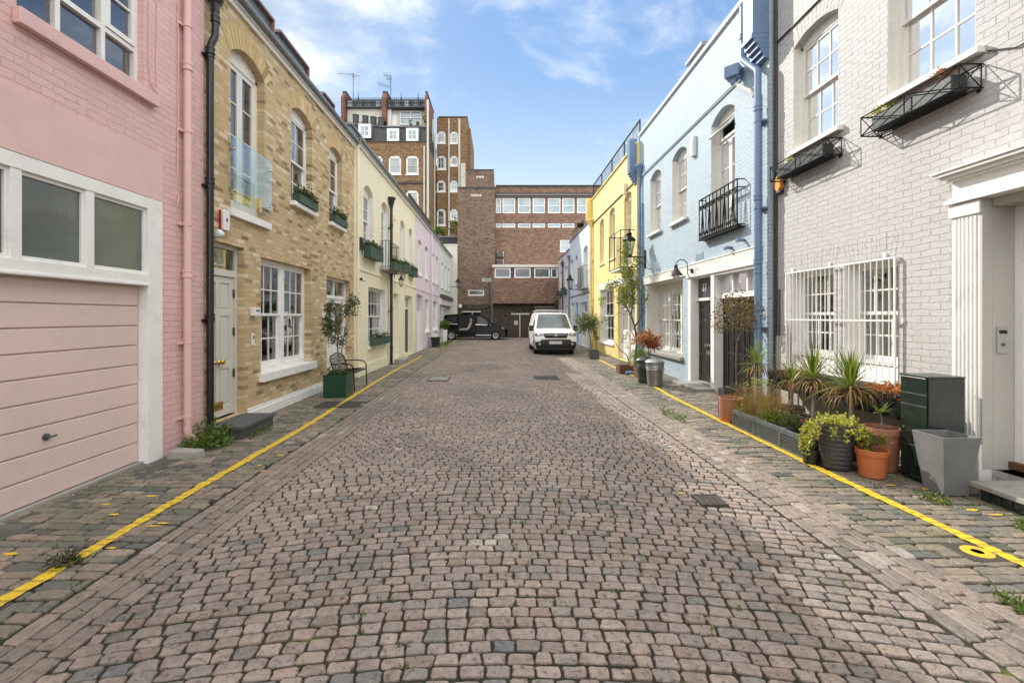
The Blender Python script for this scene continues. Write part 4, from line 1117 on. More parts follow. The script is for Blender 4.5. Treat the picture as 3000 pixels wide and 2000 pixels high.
for u,v in ((u0+.2,v1+.04),((u0+u1)/2+.1,v1+.04),(u1-.12,v1+.04),(u0-.05,1.65),(u0+.2,v0-.04)): b_ = MB(); fG.box(b_,u-.018,u+.018,.001,.03,v-.03,v+.03); b_.build('lug', M['white'], g_, bevel=.004)
# door surround
dsm = MB()
fG.box(dsm, 4.64, 4.93, .001, .105, .15, 2.9)
for k in range(6): fG.box(dsm, 4.672+.041*k, 4.672+.041*k+.021, .105, .118, .42, 2.74)
fG.box(dsm, 4.625, 4.945, .001, .135, -.02, .40)
fG.box(dsm, 4.625, 4.945, .106, .13, 2.76, 2.895)
pil = dsm.build('pilaster', M['white'], h, bevel=.004)
m = MB(); fG.box(m, 2.6, 4.97, .001, .16, 2.905, 2.945); fG.box(m, 2.6, 4.95, .001, .13, 2.945, 2.985); fG.box(m, 2.6, 4.93, .001, .10, 2.985, 3.155)
fG.box(m, 2.6, 4.95, .001, .14, 3.155, 3.18); fG.box(m, 2.6, 4.98, .001, .19, 3.18, 3.21); fG.box(m, 2.6, 5.02, .001, .23, 3.21, 3.245); fG.box(m, 2.6, 5.04, .001, .25, 3.245, 3.265)
m.build('entablature', M['white'], h, bevel=.004)
m = MB()
vs = MB()
fG.box(m, 2.6, 4.622, -.26, .0, 2.82, 2.9); fG.box(m, 4.622,4.639,-.34,.103,.15,2.9)
m.build('door_reveal', M['jambgray'], h)
m = MB(); fG.box(m, 4.54,4.62,-.32,-.22,.16,2.82); fG.box(m,3.0,4.54,-.32,-.22,2.74,2.82); fG.box(m,3.0,4.54,-.32,-.215,2.26,2.34); fr = m.build('door_frame', M['white'], h, bevel=.004)
m = MB(); pane(fG,m,(3.0,4.54,2.34,2.74),-.27); m.build('fanlight', M['glass'], fr, recalc=False)
pdoor(fG, h, 3.4, 4.535, .24, 2.255, -.30, -.25, [.5], [.38,.78], M['white'])
m = MB(); fG.box(m,3.0,4.62,-.32,-.16,.168,.235); m.build('threshold', M['wood'], h)
m = MB(); fG.box(m,3.0,4.62,-.4,-.321,.1,2.82); m.build('interior', M['interior'], h)
m = MB(); xx = 5.0+.075
m.box(5.035,4.60,1.33,5.135,4.621,1.60); ip = m.build('door_entry_panel', M['steel'], h, bevel=.005)
m = MB(); m.box(5.045,4.597,1.53,5.125,4.601,1.565); m.build('display', M['plasticblack'], ip)
m = MB(); x,y,z = 5.085,4.599,1.42; m.lathe([(0,.0),(.012,.0),(.012,.004),(0,.005)],(x,y,z),12,ax=Matrix.Rotation(PI/2,3,'X'))
for k in range(8): m.box(x+.022*math.cos(k*PI/4)-.003,4.597,z+.022*math.sin(k*PI/4)-.003,x+.022*math.cos(k*PI/4)+.003,4.600,z+.022*math.sin(k*PI/4)+.003)
m.build('speaker', M['castiron'], ip)
t = thing('door_step', 'stone step with dark glazed tiles under the columned white doorway', 'step', (4.8,3.6,0))
m = MB(); m.box(4.44,2.2,.105,5.3,4.32,.152); m.build('tread', M['stone'], t, bevel=.008)
m = MB()
m.box(4.50,2.25,-.03,5.2,4.27,.104)
m.build('riser', M['concrete'], t)
m = MB()
for k in range(22):
    y0 = 4.255-.092*(k+1); m.box(4.485,y0+.006,.0,4.4995,y0+.086,.098)
for k in range(6): m.box(4.51+.092*k,4.2705,.0,4.51+.092*k+.08,4.284,.098)
m.build('glazed_tiles', M['glazedtile'], t, bevel=.002)
h0 = h

# ---- blue house
fB = right(4.9)
h = house('light blue painted brick house with a white fascia and charcoal garage')
UW = [(9.5,10.56,3.55,6.10,.20,.16),(11.95,12.95,4.33,6.12,.18,.15),(13.85,14.85,4.36,6.12,.18,.15)]
ops = UW+[(12.2,15.2,.63,2.76,0,.36),(10.55,11.85,.0,2.76,0,.16),(8.62,10.55,.0,2.76,0,.16)]
wall(fB, h, 8.28, 15.95, -.05, 8.0, ops, M['bluebrick']); floor_slab(fB, h, 8.4, 15.9)
parapet(fB, h, 8.28, 15.95, 8.0, 'bluebrick')
m = MB(); fB.box(m,9.2,15.9,.001,.03,6.50,6.56); fB.box(m,9.2,15.9,.001,.045,6.535,6.575); m.build('string_course', M['bluepale'], h)
for o in UW:
    m = MB()
for o in UW[1:]: sash(fB, h, *o[:5], dep=.15, cols=2, rt=2, rb=2, sill=.08, lin=True, mt=M['whitewarm'], sproj=.10, curt=.0)
a,b,c,d,r_,dp = UW[0]
m = MB(); ps,_ = arc_pts(a,b,d,r_)
fB.box(m,a,a+.06,-.25,-dp,c,d); fB.box(m,b-.06,b,-.25,-dp,c,d); fB.box(m,a+.06,b-.06,-.25,-dp+.01,d-.42,d-.36); fB.box(m,b-.004,b,-dp,-.002,c,d); 
for p_,q_ in zip(ps[:-1],ps[1:]): fB.poly(m,[(p_[0],d-.05),(q_[0],d-.05),q_,p_],-.25,-dp)
win = m.build('french_window', M['whitewarm'], h); p = MB(); md=(a+b)/2
for x0,x1 in ((a+.06,md-.002),(md+.002,b-.06)):
    s = MB(); q = grid(fB,s,x0,x1,c+.01,d-.425,-.23,-.18,1,3,.07,.022,bot=.3); s.build('casement', M['whitewarm'], win); pane(fB,p,q,-.2,1,3,.001)
p.build('pane', M['glass'], win, recalc=False)
s = MB()   # fanlight tilted open
for (u0,u1,t0,t1) in ((a+.07,b-.07,0,.05),(a+.07,b-.07,.33,.38),(a+.07,a+.12,.05,.33),(b-.12,b-.07,.05,.33)):
    pp = []
    for uu,tt,dd in ((u0,t0,0),(u1,t0,0),(u1,t0,.04),(u0,t0,.04),(u0,t1,0),(u1,t1,0),(u1,t1,.04),(u0,t1,.04)):
        pp.append(fB.P(uu, -.17+tt*.62+dd*.78, d-.06+.02-tt*.78+dd*.62))
    s.hexa(pp)
s.build('casement', M['whitewarm'], win)
m = MB(); fB.box(m,8.52,15.9,.001,.035,2.775,3.02); fB.box(m,8.52,15.9,.001,.05,3.02,3.05); m.build('fascia', M['whitewarm'], h, bevel=.006)
# big window in a deep white recess
a,b,c,d = 12.2,15.2,.63,2.76
m = MB(); fB.box(m,b-.006,b-.001,-.36,-.002,c,d); fB.box(m,a,b-.006,-.36,-.002,d-.007,d-.001); m.build('recess_lining', M['whitewarm'], h)
m = MB(); p = MB(); fB.box(m,a,a+.08,-.46,-.36,c,d); fB.box(m,b-.08,b,-.46,-.36,c,d); fB.box(m,a+.08,b-.08,-.46,-.36,d-.22,d); fB.box(m,a+.08,b-.08,-.46,-.36,c,c+.06)
mul = [a+.08, 13.15, 13.25, 14.10, 14.20, b-.08]
for i in (1,3): fB.box(m,mul[i],mul[i+1],-.46,-.355,c+.06,d-.22)
win = m.build('window', M['whitewarm'], h, bevel=.004)
for i in (0,2,4):
    s = MB(); q = grid(fB,s,mul[i],mul[i+1],1.58,d-.22,-.41,-.37,3,2,.045,.024); s.build('sash', M['whitewarm'], win); pane(fB,p,q,-.39,3,2,.001)
    s = MB(); q = grid(fB,s,mul[i],mul[i+1],c+.06,1.615,-.455,-.414,3,2,.045,.024,bot=.08); s.build('sash', M['whitewarm'], win); pane(fB,p,q,-.435,3,2,.001)
p.build('pane', M['glass'], win, recalc=False); curtain(fB, win, a+.1, b-.1, c, d-.2, -.75, M['curtain'], folds=16)
s = MB(); fB.box(s,a-.05,b+.03,.001,.10,c-.10,c-.002); fB.box(s,a+.002,b-.002,-.36,.001,c-.08,c+.006); s.build('sill', M['stone'], win, bevel=.008)
# doors
m = MB(); D0 = -.26; D1 = -.16
fB.box(m,11.68,11.85,D0,.012,0,2.76); fB.box(m,10.40,10.56,D0,.016,0,2.76); fB.box(m,10.56,11.68,D0,.006,2.66,2.76); fB.box(m,10.56,11.68,D0,D1+.03,2.10,2.17)
fB.box(m,8.62,8.70,D0,.012,0,2.76); fB.box(m,8.70,10.40,D0,.008,2.64,2.76); fB.box(m,8.70,10.40,D0,-.10,2.11,2.22)
for u in (9.25,9.83): fB.box(m,u-.03,u+.03,D0,-.12,2.22,2.64)
fB.box(m,8.60,11.9,.008,.05,2.70,2.772)
fr = m.build('door_frame', M['white'], h, bevel=.004)
m = MB(); pane(fB,m,(8.70,10.40,2.22,2.64),-.18,3,1); m.build('pane', M['darkglass'], fr, recalc=False)
m = MB(); fB.box(m,10.56,11.68,-.20,-.19,2.17,2.66); fl = m.build('fanlight', M['graydoor'], fr)
cu = bpy.data.curves.new('house_number','FONT'); cu.body = '27'; cu.size = .26; cu.align_x = 'CENTER'; cu.align_y = 'CENTER'; cu.extrude = .002
tmp = bpy.data.objects.new('tmp_text', cu); C.objects.link(tmp); dg = bpy.context.evaluated_depsgraph_get()
me = bpy.data.meshes.new_from_object(tmp.evaluated_get(dg)); bpy.data.objects.remove(tmp)
me.transform(Matrix.Translation(Vector(fB.P(11.33,-.187,2.42)))@Matrix.Rotation(-PI/2,4,'Z')@Matrix.Rotation(PI/2,4,'X'))
me.materials.clear(); me.materials.append(M['white']); no = bpy.data.objects.new('house_number', me); C.objects.link(no); no.parent = fr
dr = pdoor(fB, h, 10.565, 11.675, .10, 2.095, -.24, -.20, [.5], [.33,.74], M['darkdoor'], .10)
m = MB()
for du in (-.06,.06):
    x,y,z = fB.P(11.12+du,-.20,1.0); m.lathe([(.022,.0),(.012,.012),(.012,.03),(.034,.045),(.034,.06),(.0,.07)],(x,y,z),14,ax=Matrix.Rotation(-PI/2,3,'Y'))
m.build('knob', M['chrome'], dr, smooth=True)
m = MB(); fB.box(m,11.0,11.24,-.20,-.19,.78,.87); m.build('letter_plate', M['chrome'], dr, bevel=.004)
for k in range(4):
    a0 = 8.705+k*.4225; pdoor(fB, h, a0+.002, a0+.4205, .02, 2.105, -.24, -.19, [.5], [.42,.78], M['darkdoor'], .06, 'garage_door')
m = MB(); fB.box(m,10.56,11.68,-.25,-.02,.02,.098); m.build('threshold', M['stone'], h)
# blue pipes
pipe = downpipe(fB, h, [(8.95,.12,7.8),(8.95,.12,6.75),(8.42,.13,6.25),(8.42,.13,.0)], .062, M['bluepaint'], [(8.42,.13,5.55),(8.42,.13,3.9),(8.42,.13,2.72),(8.42,.13,2.55),(8.42,.13,1.55),(8.95,.12,7.2)], [(8.42,.13,5.3),(8.42,.13,3.7),(8.42,.13,1.5)])
m = MB(); x,y,z = fB.P(9.2,.18,6.52); m.lathe([(.07,z-.12),(.09,z-.02),(.19,z),(.19,z+.22),(.17,z+.22),(.16,z+.05)],(x,y,0),4); m.build('hopper', M['bluepaint'], h)
m = MB(); m.tube([fB.P(9.2,.16,6.42),fB.P(9.05,.13,6.28),fB.P(8.75,.10,6.05),(fB.P(8.68,.06,5.9))],.035,8); m.build('overflow_pipe', M['whitewarm'], h, smooth=True)
m = MB(); fB.box(m,8.56,8.62,.001,.05,.02,5.9); m.build('conduit', M['bluepaint'], h)
m = MB()     # stepped brick corbel of the party wall
for k in range(5): fB.box(m,8.29,8.64,.001,.10+.055*k,6.42+.09*k,6.42+.09*(k+1))
fB.box(m,8.29,8.62,.001,.30,6.87,8.3)
m.build('corbel', M['bluepaint'], h, bevel=.006)
for u,v in ((9.62,3.16),(9.12,3.24)):
    m = MB(); m.tube([fB.P(u,.001,v),fB.P(u,.13,v),fB.P(u+.02,.16,v-.03)],.034,10); m.build('pipe_stub', M['bluepaint'], h, smooth=True)
m = MB()
for k in range(5): fB.box(m,11.0,11.35,.001,.014,3.12+.028*k,3.138+.028*k)
fB.box(m,10.98,11.0,.001,.018,3.1,3.28); fB.box(m,11.35,11.37,.001,.018,3.1,3.28); m.build('vent', M['bluepale'], h)
downpipe(fB, h, [(15.72,.08,6.7),(15.72,.08,.02)], .05, M['bluepaint'], [(15.72,.08,5.2),(15.72,.08,3),(15.72,.08,1.5)], [(15.72,.08,4.8),(15.72,.08,2.6)], (15.72,.08,6.55,1.0))
m = MB(); m.tube([fB.P(15.55,.05,5.6),fB.P(15.55,.05,.1)],.022,8); m.tube([fB.P(15.55,.08,3.05),fB.P(15.55,.08,.1)],.04,8); m.build('conduit', M['bluepaint'], h, smooth=True)
t = thing('roof_hatch', 'small white box with a dark cap on the roof of the blue house', 'roof hatch', (5.8,12.9,8.0)); m = MB(); m.box(5.5,12.3,8.09,6.1,13.2,9.0); m.build('body', M['whitewarm'], t); m = MB(); m.box(5.4,12.2,9.0,6.2,13.3,9.09); m.build('cap', M['lead'], t)

# ---- yellow house
fW = right(4.8)
h = house('bright yellow house with a caged balcony and a roof railing')
UW = [(16.6,17.6,3.6,6.2,.18,.12),(19.0,20.0,4.2,6.2,.16,.12),(21.0,21.9,4.2,6.15,.16,.12)]
ops = UW+[(19.2,21.8,.55,2.95,0,.12),(16.2,18.55,.02,2.9,0,.14)]
wall(fW, h, 15.955, 24.1, -.05, 7.75, ops, M['yellowbrick']); floor_slab(fW, h, 16, 24)
parapet(fW, h, 15.955, 24.1, 7.75, 'yellowbrick', 'yellowpaint', ch=.07)
for k,o in enumerate(UW): sash(fW, h, *o[:5], dep=.12, cols=2, rt=2, rb=2 if k else 3, sill=.08, mt=M['white'], sillmat=M['creampaint'])
m = MB(); fW.box(m,16.2,23.8,.001,.03,6.46,6.52); m.build('string_course', M['bronze'], h)
m = MB(); fW.box(m,16.15,22.0,.001,.03,2.96,3.25); m.build('fascia', M['white'], h, bevel=.006)
w_ = sash(fW, h, 19.2,21.8,.55,2.95, dep=.12, cols=4, rt=2, rb=2, sill=.09, lin=True, curt=.25)
m = MB(); fW.box(m,16.2,16.28,-.24,-.1,0,2.9); fW.box(m,18.47,18.55,-.24,-.1,0,2.9); fW.box(m,17.35,17.43,-.24,-.1,0,2.82); fW.box(m,16.28,18.47,-.24,-.1,2.82,2.9); fW.box(m,16.28,17.35,-.24,-.11,2.10,2.18); fW.box(m,17.43,18.47,-.24,-.11,2.10,2.18)
fr = m.build('door_frame', M['white'], h); 
for q_ in ((16.28,17.35,2.18,2.82),(17.43,18.47,2.18,2.82)): m = MB(); pane(fW,m,q_,-.18); m.build('fanlight', M['darkglass'], fr, recalc=False)
for x0,x1 in ((16.285,17.345),(17.435,18.465)):
    s = MB(); q = grid(fW,s,x0,x1,.04,2.09,-.22,-.17,2,1,.1,.03,bot=1.15); dr = s.build('door', M['white'], h); p = MB(); pane(fW,p,q,-.195,2,1); p.build('pane', M['darkglass'], dr, recalc=False)
m = MB(); fW.box(m,15.965,16.25,.001,.26,6.75,7.95); 
for k in range(4): fW.box(m,15.965,16.25,.001,.06+.05*k,6.75-.09*(4-k),6.75-.09*(3-k))
m.build('corbel', M['bluepaint'], h, bevel=.006)
m = MB(); fW.box(m,23.78,24.08,.001,.26,6.75,7.9)
for k in range(4): fW.box(m,23.78,24.08,.001,.06+.05*k,6.75-.09*(4-k),6.75-.09*(3-k))
m.build('corbel', M['yellowpaint'], h, bevel=.006)
downpipe(fW, h, [(23.5,.10,6.4),(23.5,.10,0)], .07, M['yellowpaint'], [(23.5,.10,z) for z in (5.2,3.6,2,.8)], [(23.5,.10,z) for z in (4.6,2.6)], (23.5,.1,6.3,1.1))
m = MB(); m.tube([fW.P(16.0,-.12,8.62),fW.P(24.0,-.12,8.62)],.03,6)
for u in (16.0,18,20,22,24.0): m.tube([fW.P(u,-.12,7.82),fW.P(u,-.12,8.62)],.025,6)
rl = m.build('roof_railing', M['blackiron'], h); m = MB(); m.quad(fW.P(16.0,-.12,7.9),fW.P(24.0,-.12,7.9),fW.P(24.0,-.12,8.58),fW.P(16.0,-.12,8.58)); m.build('railing_glass', M['clearglass'], rl, recalc=False)

# ---- pale blue house, then mauve house
h = house('whitish blue house beyond the yellow one with a railed door above')
UW = [(24.9,26.2,3.35,5.45,.25,.14),(28.1,29.1,3.8,5.35,.22,.14),(29.9,30.9,3.8,5.35,.22,.14)]
ops = UW+[(25.0,27.2,.05,2.55,0,.1),(28.0,28.9,.05,2.6,0,.1),(29.4,30.9,.6,2.6,0,.1)]
wall(fW, h, 24.105, 31.4, -.05, 6.78, ops, M['skybrick']); parapet(fW, h, 24.105, 31.4, 6.78, 'skybrick', 'lead', ch=.06); floor_slab(fW, h, 24.2, 31.3)
for o in UW: sash(fW, h, *o[:5], dep=.14, cols=2, rt=2, rb=2, sill=.09, lin=True)
m = MB(); fW.box(m,24.105,31.4,.001,.03,3.0,3.06); m.build('string_course', M['lead'], h)
fixed(fW, h, 25.0, 27.2, 1.95, 2.55, .1, 3, 1, bar=.06); pdoor(fW, h, 25.0, 27.2, .06, 1.94, -.17, -.1, [.25,.5,.75], [.5], M['white'])
pdoor(fW, h, 28.0,28.9,.06,2.6,-.17,-.1,[.5],[.4,.75],M['bluepaint']); sash(fW, h, 29.4,30.9,.6,2.6,dep=.1,cols=3,sill=.09,lin=True)
downpipe(fW, h, [(31.15,.09,5.6),(31.15,.09,.05)], .05, M['bluepaint'], [(31.15,.09,4),(31.15,.09,2)], (), (31.15,.09,5.5,1.0))
m = MB(); fW.box(m,24.3,26.9,-2.2,-.5,6.84,7.75); r = m.build('dormer', M['lead'], h); m = MB(); fW.box(m,24.25,26.95,-2.3,-.44,7.75,7.83); m.build('coping', M['mansard'], r)
m = MB()
for u in np.arange(27.4,31.3,.75): m.tube([fW.P(u,-.2,6.84),fW.P(u,-.2,7.5)],.02,5)
m.tube([fW.P(27.4,-.2,7.5),fW.P(31.3,-.2,7.5)],.025,5); m.build('roof_railing', M['blackiron'], h)
h = house('mauve grey house closest to the brown office building with plants on it')
UW = [(32.6,33.6,3.75,5.3,.05,.14),(35.6,36.5,3.7,5.2,.05,.14)]
ops = UW+[(32.2,33.2,.05,2.5,0,.1),(34.6,36.8,.6,2.5,0,.1)]
wall(fW, h, 31.405, 37.4, -.05, 6.35, ops, M['mauvebrick']); parapet(fW, h, 31.405, 37.4, 6.35, 'mauvebrick', 'lead', ch=.06); floor_slab(fW, h, 31.5, 37.3)
for o in UW: sash(fW, h, *o[:4], 0, dep=.14, cols=2, rt=2, rb=2, sill=.09, lin=True)
pdoor(fW, h, 32.2,33.2,.06,2.5,-.17,-.1,[.5],[.4,.75],M['white']); sash(fW, h, 34.6,36.8,.6,2.5,dep=.1,cols=3,sill=.09,lin=True)
downpipe(fW, h, [(34.3,.09,6.0),(34.3,.09,.05)], .05, M['graydoor'], [(34.3,.09,4),(34.3,.09,2)], (), (34.3,.09,5.4,1.0))

# ---- fixed on the right houses
def cage(u0, u1, label, flower):
    t = thing('planter_cage', label, 'window planter', fG.P((u0+u1)/2,.1,4.07), 'iron cages holding planters on the grey house')
    m = MB(); T = .009; v0,v1,w1 = 4.07,4.315,.25
    P_ = fG.P
    mids = [u0, (u0+u1)/2, u1]
    for v in (v0,v1):
        m.bar(P_(u0,w1,v),P_(u1,w1,v),T); m.bar(P_(u0,.02,v),P_(u1,.02,v),T)
        for u in (u0,u1): m.bar(P_(u,.0,v),P_(u,w1,v),T)
    for u in mids: m.bar(P_(u,w1,v0),P_(u,w1,v1),T)
    for u in (u0,u1): m.bar(P_(u,.02,v0),P_(u,.02,v1),T); m.bar(P_(u,.02,v0),P_(u,w1,v1),T*.8); m.bar(P_(u,.02,v1),P_(u,w1,v0),T*.8)
    for a,b in zip(mids[:-1],mids[1:]): m.bar(P_(a,w1,v0),P_(b,w1,v1),T*.8); m.bar(P_(a,w1,v1),P_(b,w1,v0),T*.8)
    for k in range(1,4): m.bar(P_(u0,w1*k/4,v0),P_(u1,w1*k/4,v0),T*.8)
    for u in (u0+.03,u1-.03): m.bar(P_(u,.0,v0-.01),P_(u,.03,v0-.03),.016)
    m.build('cage', M['blackiron'], t)
    m = MB(); fG.box(m,u0+.12,u1-.12,.04,.21,v0+.012,v1-.05); tr = m.build('trough', M['chargreen'], t, bevel=.01)
    m = MB(); fG.box(m,u0+.14,u1-.14,.055,.195,v1-.05,v1-.035); m.build('soil', M['soil'], tr)
    m = MB()
    for cu_,n,rad in flower:
        for i in range(n): leaf(m, Vector(fG.P(cu_+R.gauss(0,rad),.14+R.gauss(0,.04),v1-.03+abs(R.gauss(0,.05)))), rvec()+Vector((0,0,.6)), rvec(), R.uniform(.03,.06), .022, R.random())
    m.build('foliage', M['golden'], t, recalc=False)
    return t
cage(4.71,5.99,'long black iron planter cage below the wider upper window of the grey house',[(5.85,110,.07)])
cage(6.64,8.0,'shorter looking black iron planter cage above the orange alarm box',[(7.6,45,.04)])
t = thing('flower', 'dried reddish flower head in the long iron cage planter', 'flower', fG.P(5.02,.14,4.3)); m = MB(); crown(m, fG.P(5.03,.14,4.40), (.05,.07,.06), 90, .04, .015, 8); m.build('petals', M['copper'], t, recalc=False); m = MB(); m.tube([fG.P(5.02,.14,4.28),fG.P(5.03,.14,4.40)],.004,5); m.build('stem', M['bark'], t)
t = thing('alarm_box','orange hexagonal alarm box on the grey house by the blue pipe','alarm box',fG.P(8.08,.06,4.05))
m = MB(); hx = [(8.08+.115*math.cos(a)*.9,4.06+.15*math.sin(a)) for a in [PI/6+PI/3*k for k in range(6)]]
fG.poly(m,hx,.001,.085); m.build('cover',M['alarmorange'],t,bevel=.012); m = MB(); fG.box(m,8.0,8.16,.001,.08,3.885,3.925); m.build('strobe',M['alarmblue'],t,bevel=.01)
t = wallbox(fB,11.45,5.98,.16,.50,.09,'tall white alarm box under the parapet of the blue house','plastwhite','alarm_box',False); m = MB(); fB.box(m,11.38,11.52,.091,.095,5.80,6.1); m.build('cover',M['whitewarm'],t,bevel=.003)
t = wallbox(fW,17.3,6.55,.18,.4,.12,'cream alarm box up on the yellow house near its blue end','creampaint','alarm_box',False); m = MB(); fW.box(m,17.24,17.36,.121,.128,6.42,6.68); m.build('cover',M['creampaint'],t,bevel=.003)
# ornate balcony on the blue house
o = thing('balcony','ornate black iron balcony on the blue house with scrolled bars','balcony',fB.P(9.98,.08,3.5))
u0,u1,w1,v0,v1 = 9.11,10.85,.15,3.52,4.46
m = MB(); 
for v in (v0+.04,v1-.16,v1): 
    fB.box(m,u0,u1,w1-.014,w1+.014,v-.012,v+.012)
    for u in (u0,u1): fB.box(m,u-.009,u+.009,.001,w1-.009,v-.009,v+.009)
for k in range(1,4): fB.box(m,u0,u1,w1*k/4-.008,w1*k/4+.008,v0+.032,v0+.046)
m.build('rail',M['blackiron'],o)
m = MB(); n = 10
for i in range(n+1):
    u = u0+(u1-u0)*i/n; m.bar(fB.P(u,w1,v0),fB.P(u,w1,v1),.013)
for i in range(n//2):
    ua = u0+(u1-u0)*(2*i+.5)/n; ub = u0+(u1-u0)*(2*i+1.5)/n; um = (ua+ub)/2
    m.bar(fB.P(ua,w1,v0+.05),fB.P(um,w1,v1-.17),.011); m.bar(fB.P(ub,w1,v0+.05),fB.P(um,w1,v1-.17),.011)
m.build('baluster',M['blackiron'],o)
m = MB()
for i in range(n):
    uc = u0+(u1-u0)*(i+.5)/n; 
    for vc in (v0+.12,v1-.22): m.tube([fB.P(uc+(.015+.045*t_)*math.cos(t_*9)*(1 if i%2 else -1),w1,vc+(.015+.045*t_)*math.sin(t_*9)) for t_ in [k/12 for k in range(13)]],.010,4)
m.build('scroll',M['blackiron'],o)
m = MB(); fB.box(m,u0-.02,u1+.02,.001,w1+.02,v0-.02,v0+.005); m.build('base_frame',M['blackiron'],o)
# gooseneck lamp
t = thing('gooseneck_lamp','black gooseneck lamp over the door numbered 27','wall lamp',fB.P(11.55,.25,2.8))
m = MB(); m.tube([fB.P(11.5,.04,2.70),fB.P(11.5,.10,2.68),fB.P(11.5,.16,2.78),fB.P(11.5,.165,3.0)]+[fB.P(11.5,.31-.145*math.cos(a),3.0+.145*math.sin(a)) for a in [PI*k/8 for k in range(9)]],.012,8)
m.lathe([(.0,.0),(.06,.0),(.06,.03),(.0,.04)],fB.P(11.5,.036,2.86),14,ax=Matrix.Rotation(-PI/2,3,'Y')); m.bar(fB.P(11.5,.03,2.86),fB.P(11.5,.165,2.9),.01)
m.build('arm',M['blackpaint'],t,smooth=True)
x,y,z = fB.P(11.5,.455,2.72)
m = MB(); m.lathe([(.03,.30),(.045,.28),(.045,.20),(.07,.17),(.12,.10),(.17,.04),(.175,.03),(.165,.03),(.11,.09),(.05,.16)],(x,y,z),20); m.build('lamp_shade',M['blackpaint'],t,smooth=True)
m = MB(); m.lathe([(0,-.06),(.05,-.05),(.085,-.01),(.09,.05),(.06,.12)],(x,y,z),16); m.build('bulb',M['whitewarm'],t,smooth=True)
# lantern on a bracket
t = thing('street_lantern','large black street lantern on a wall bracket beside the yellow house','lantern',fB.P(15.35,.4,3.75))
m = MB(); fB.box(m,15.28,15.42,.001,.03,3.35,3.95); m.tube([fB.P(15.35,.03,3.72),fB.P(15.35,.62,3.72)],.022,8); m.tube([fB.P(15.35,.03,3.45),fB.P(15.35,.2,3.52),fB.P(15.35,.4,3.71)],.014,6)
m.build('bracket',M['blackiron'],t)
lantern_body(t, fB.P(15.35,.55,3.74), 1.75)
t = thing('street_lantern','grey lantern on a bracket on the whitish blue house','lantern',fW.P(28,.4,3.2))
m = MB(); m.tube([fW.P(27.3,.005,3.35),fW.P(27.3,.65,3.35)],.02,6); m.build('bracket',M['blackiron'],t); lantern_body(t, fW.P(27.3,.6,3.38), 1.7)
balcony(fW, 24.7, 26.6, .28, 3.32, 4.5, 10, 'plain railed balcony on the whitish blue house')
o = thing('balcony','black caged balcony wrapped in climbing leaves on the yellow house','balcony',fW.P(17.1,.3,3.5))
m = MB(); u0,u1,w1,v0,v1 = 16.25,17.9,.5,3.48,4.8
for v in (v0,v1):
    m.bar(fW.P(u0,w1,v),fW.P(u1,w1,v),.016)
    for u in (u0,u1): m.bar(fW.P(u,.0,v),fW.P(u,w1,v),.016)
for u in (u0,(u0+u1)/2,u1): m.bar(fW.P(u,w1,v0),fW.P(u,w1,v1),.016)
m.build('rail',M['blackiron'],o)
m = MB()
for i in range(1,12): u = u0+(u1-u0)*i/12; m.bar(fW.P(u,.25,v0),fW.P(u,.25,v1-.1),.007)
m.build('baluster',M['blackiron'],o)
m = MB(); fW.box(m,u0,u1,.001,w1,v0-.08,v0-.012); m.build('floor',M['creampaint'],o)
# ================================================================ end of the mews
fE = endf(38.0); KE = 1333/38.0
def ex(c): return (1300+.4146*c-1465)/KE
def ez(c): return 1.7+(478-.4146*c)/KE
b = thing('office_building', 'brown brick office building closing the end of the mews', 'building', (0,38,0))
tx0, tx1 = ex(98), ex(362)
ops = [(ex(135),ex(260),0,ez(1118),0,.5),(ex(168)+.06,ex(290)-.06,ez(1008)+.05,ez(957)-.05,0,.1)]
m = wall(fE, b, tx0, tx1, 2.75, ez(247), [(ops[1][0],ops[1][1],ops[1][2],ops[1][3],0,.1)], M['brownbrick'], D=8, name='tower_wall')
wall(fE, b, tx0, ex(1100), -.1, 2.75, [(ex(135),ex(260),0,ez(1118),0,.5),(ex(480),ex(600),0,ez(1135),0,.12),(ex(640),ex(800),0,ez(1105),0,.5)], M['darkbrick'], D=8, name='base_wall')
fE2 = endf(38.6)
wall(fE2, b, tx1+.003, ex(1160), 2.75, ez(218), [(tx1+.05,ex(1090),ez(410),ez(300),0,.15),(tx1+.05,ex(1000),ez(513),ez(480),0,.15),(ex(828),ex(900),ez(690),ez(600),0,.12)], M['redbrown'], D=7.4)
m = MB(); fE.box(m, ex(157), ex(352), -5, -.2, ez(247), ez(112)); m.build('lift_tower', M['brownbrick'], b)
m = MB(); fE.box(m, tx0-.03, tx1+.03, -8, .05, ez(247), ez(238)); fE.box(m, ex(155), ex(354), -5.05, -.15, ez(112), ez(107)); fE2.box(m, tx1+.06, ex(1160), -3, .12, ez(218), ez(210)); m.build('coping', M['mansard'], b)
m = MB(); fE2.box(m, tx1+.05, ex(1160), -.0005, .07, ez(298), ez(262)-.0); m.build('fascia', M['browndoor'], b)
m = MB(); fE2.box(m, tx1+.05, ex(1160), .001, .10, ez(282), ez(274)); m.build('string_course', M['lead'], b)
xs = [365,407,415,507,527,617,632,720,742,832,845,932,952,1040]
for a_, b_ in zip(xs[::2], xs[1::2]):
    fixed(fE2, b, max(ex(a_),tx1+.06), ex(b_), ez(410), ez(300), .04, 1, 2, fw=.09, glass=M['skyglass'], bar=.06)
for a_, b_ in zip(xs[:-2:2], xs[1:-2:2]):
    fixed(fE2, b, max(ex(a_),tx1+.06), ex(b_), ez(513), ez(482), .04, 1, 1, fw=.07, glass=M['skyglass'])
m = MB()     # brick piers between the window lights
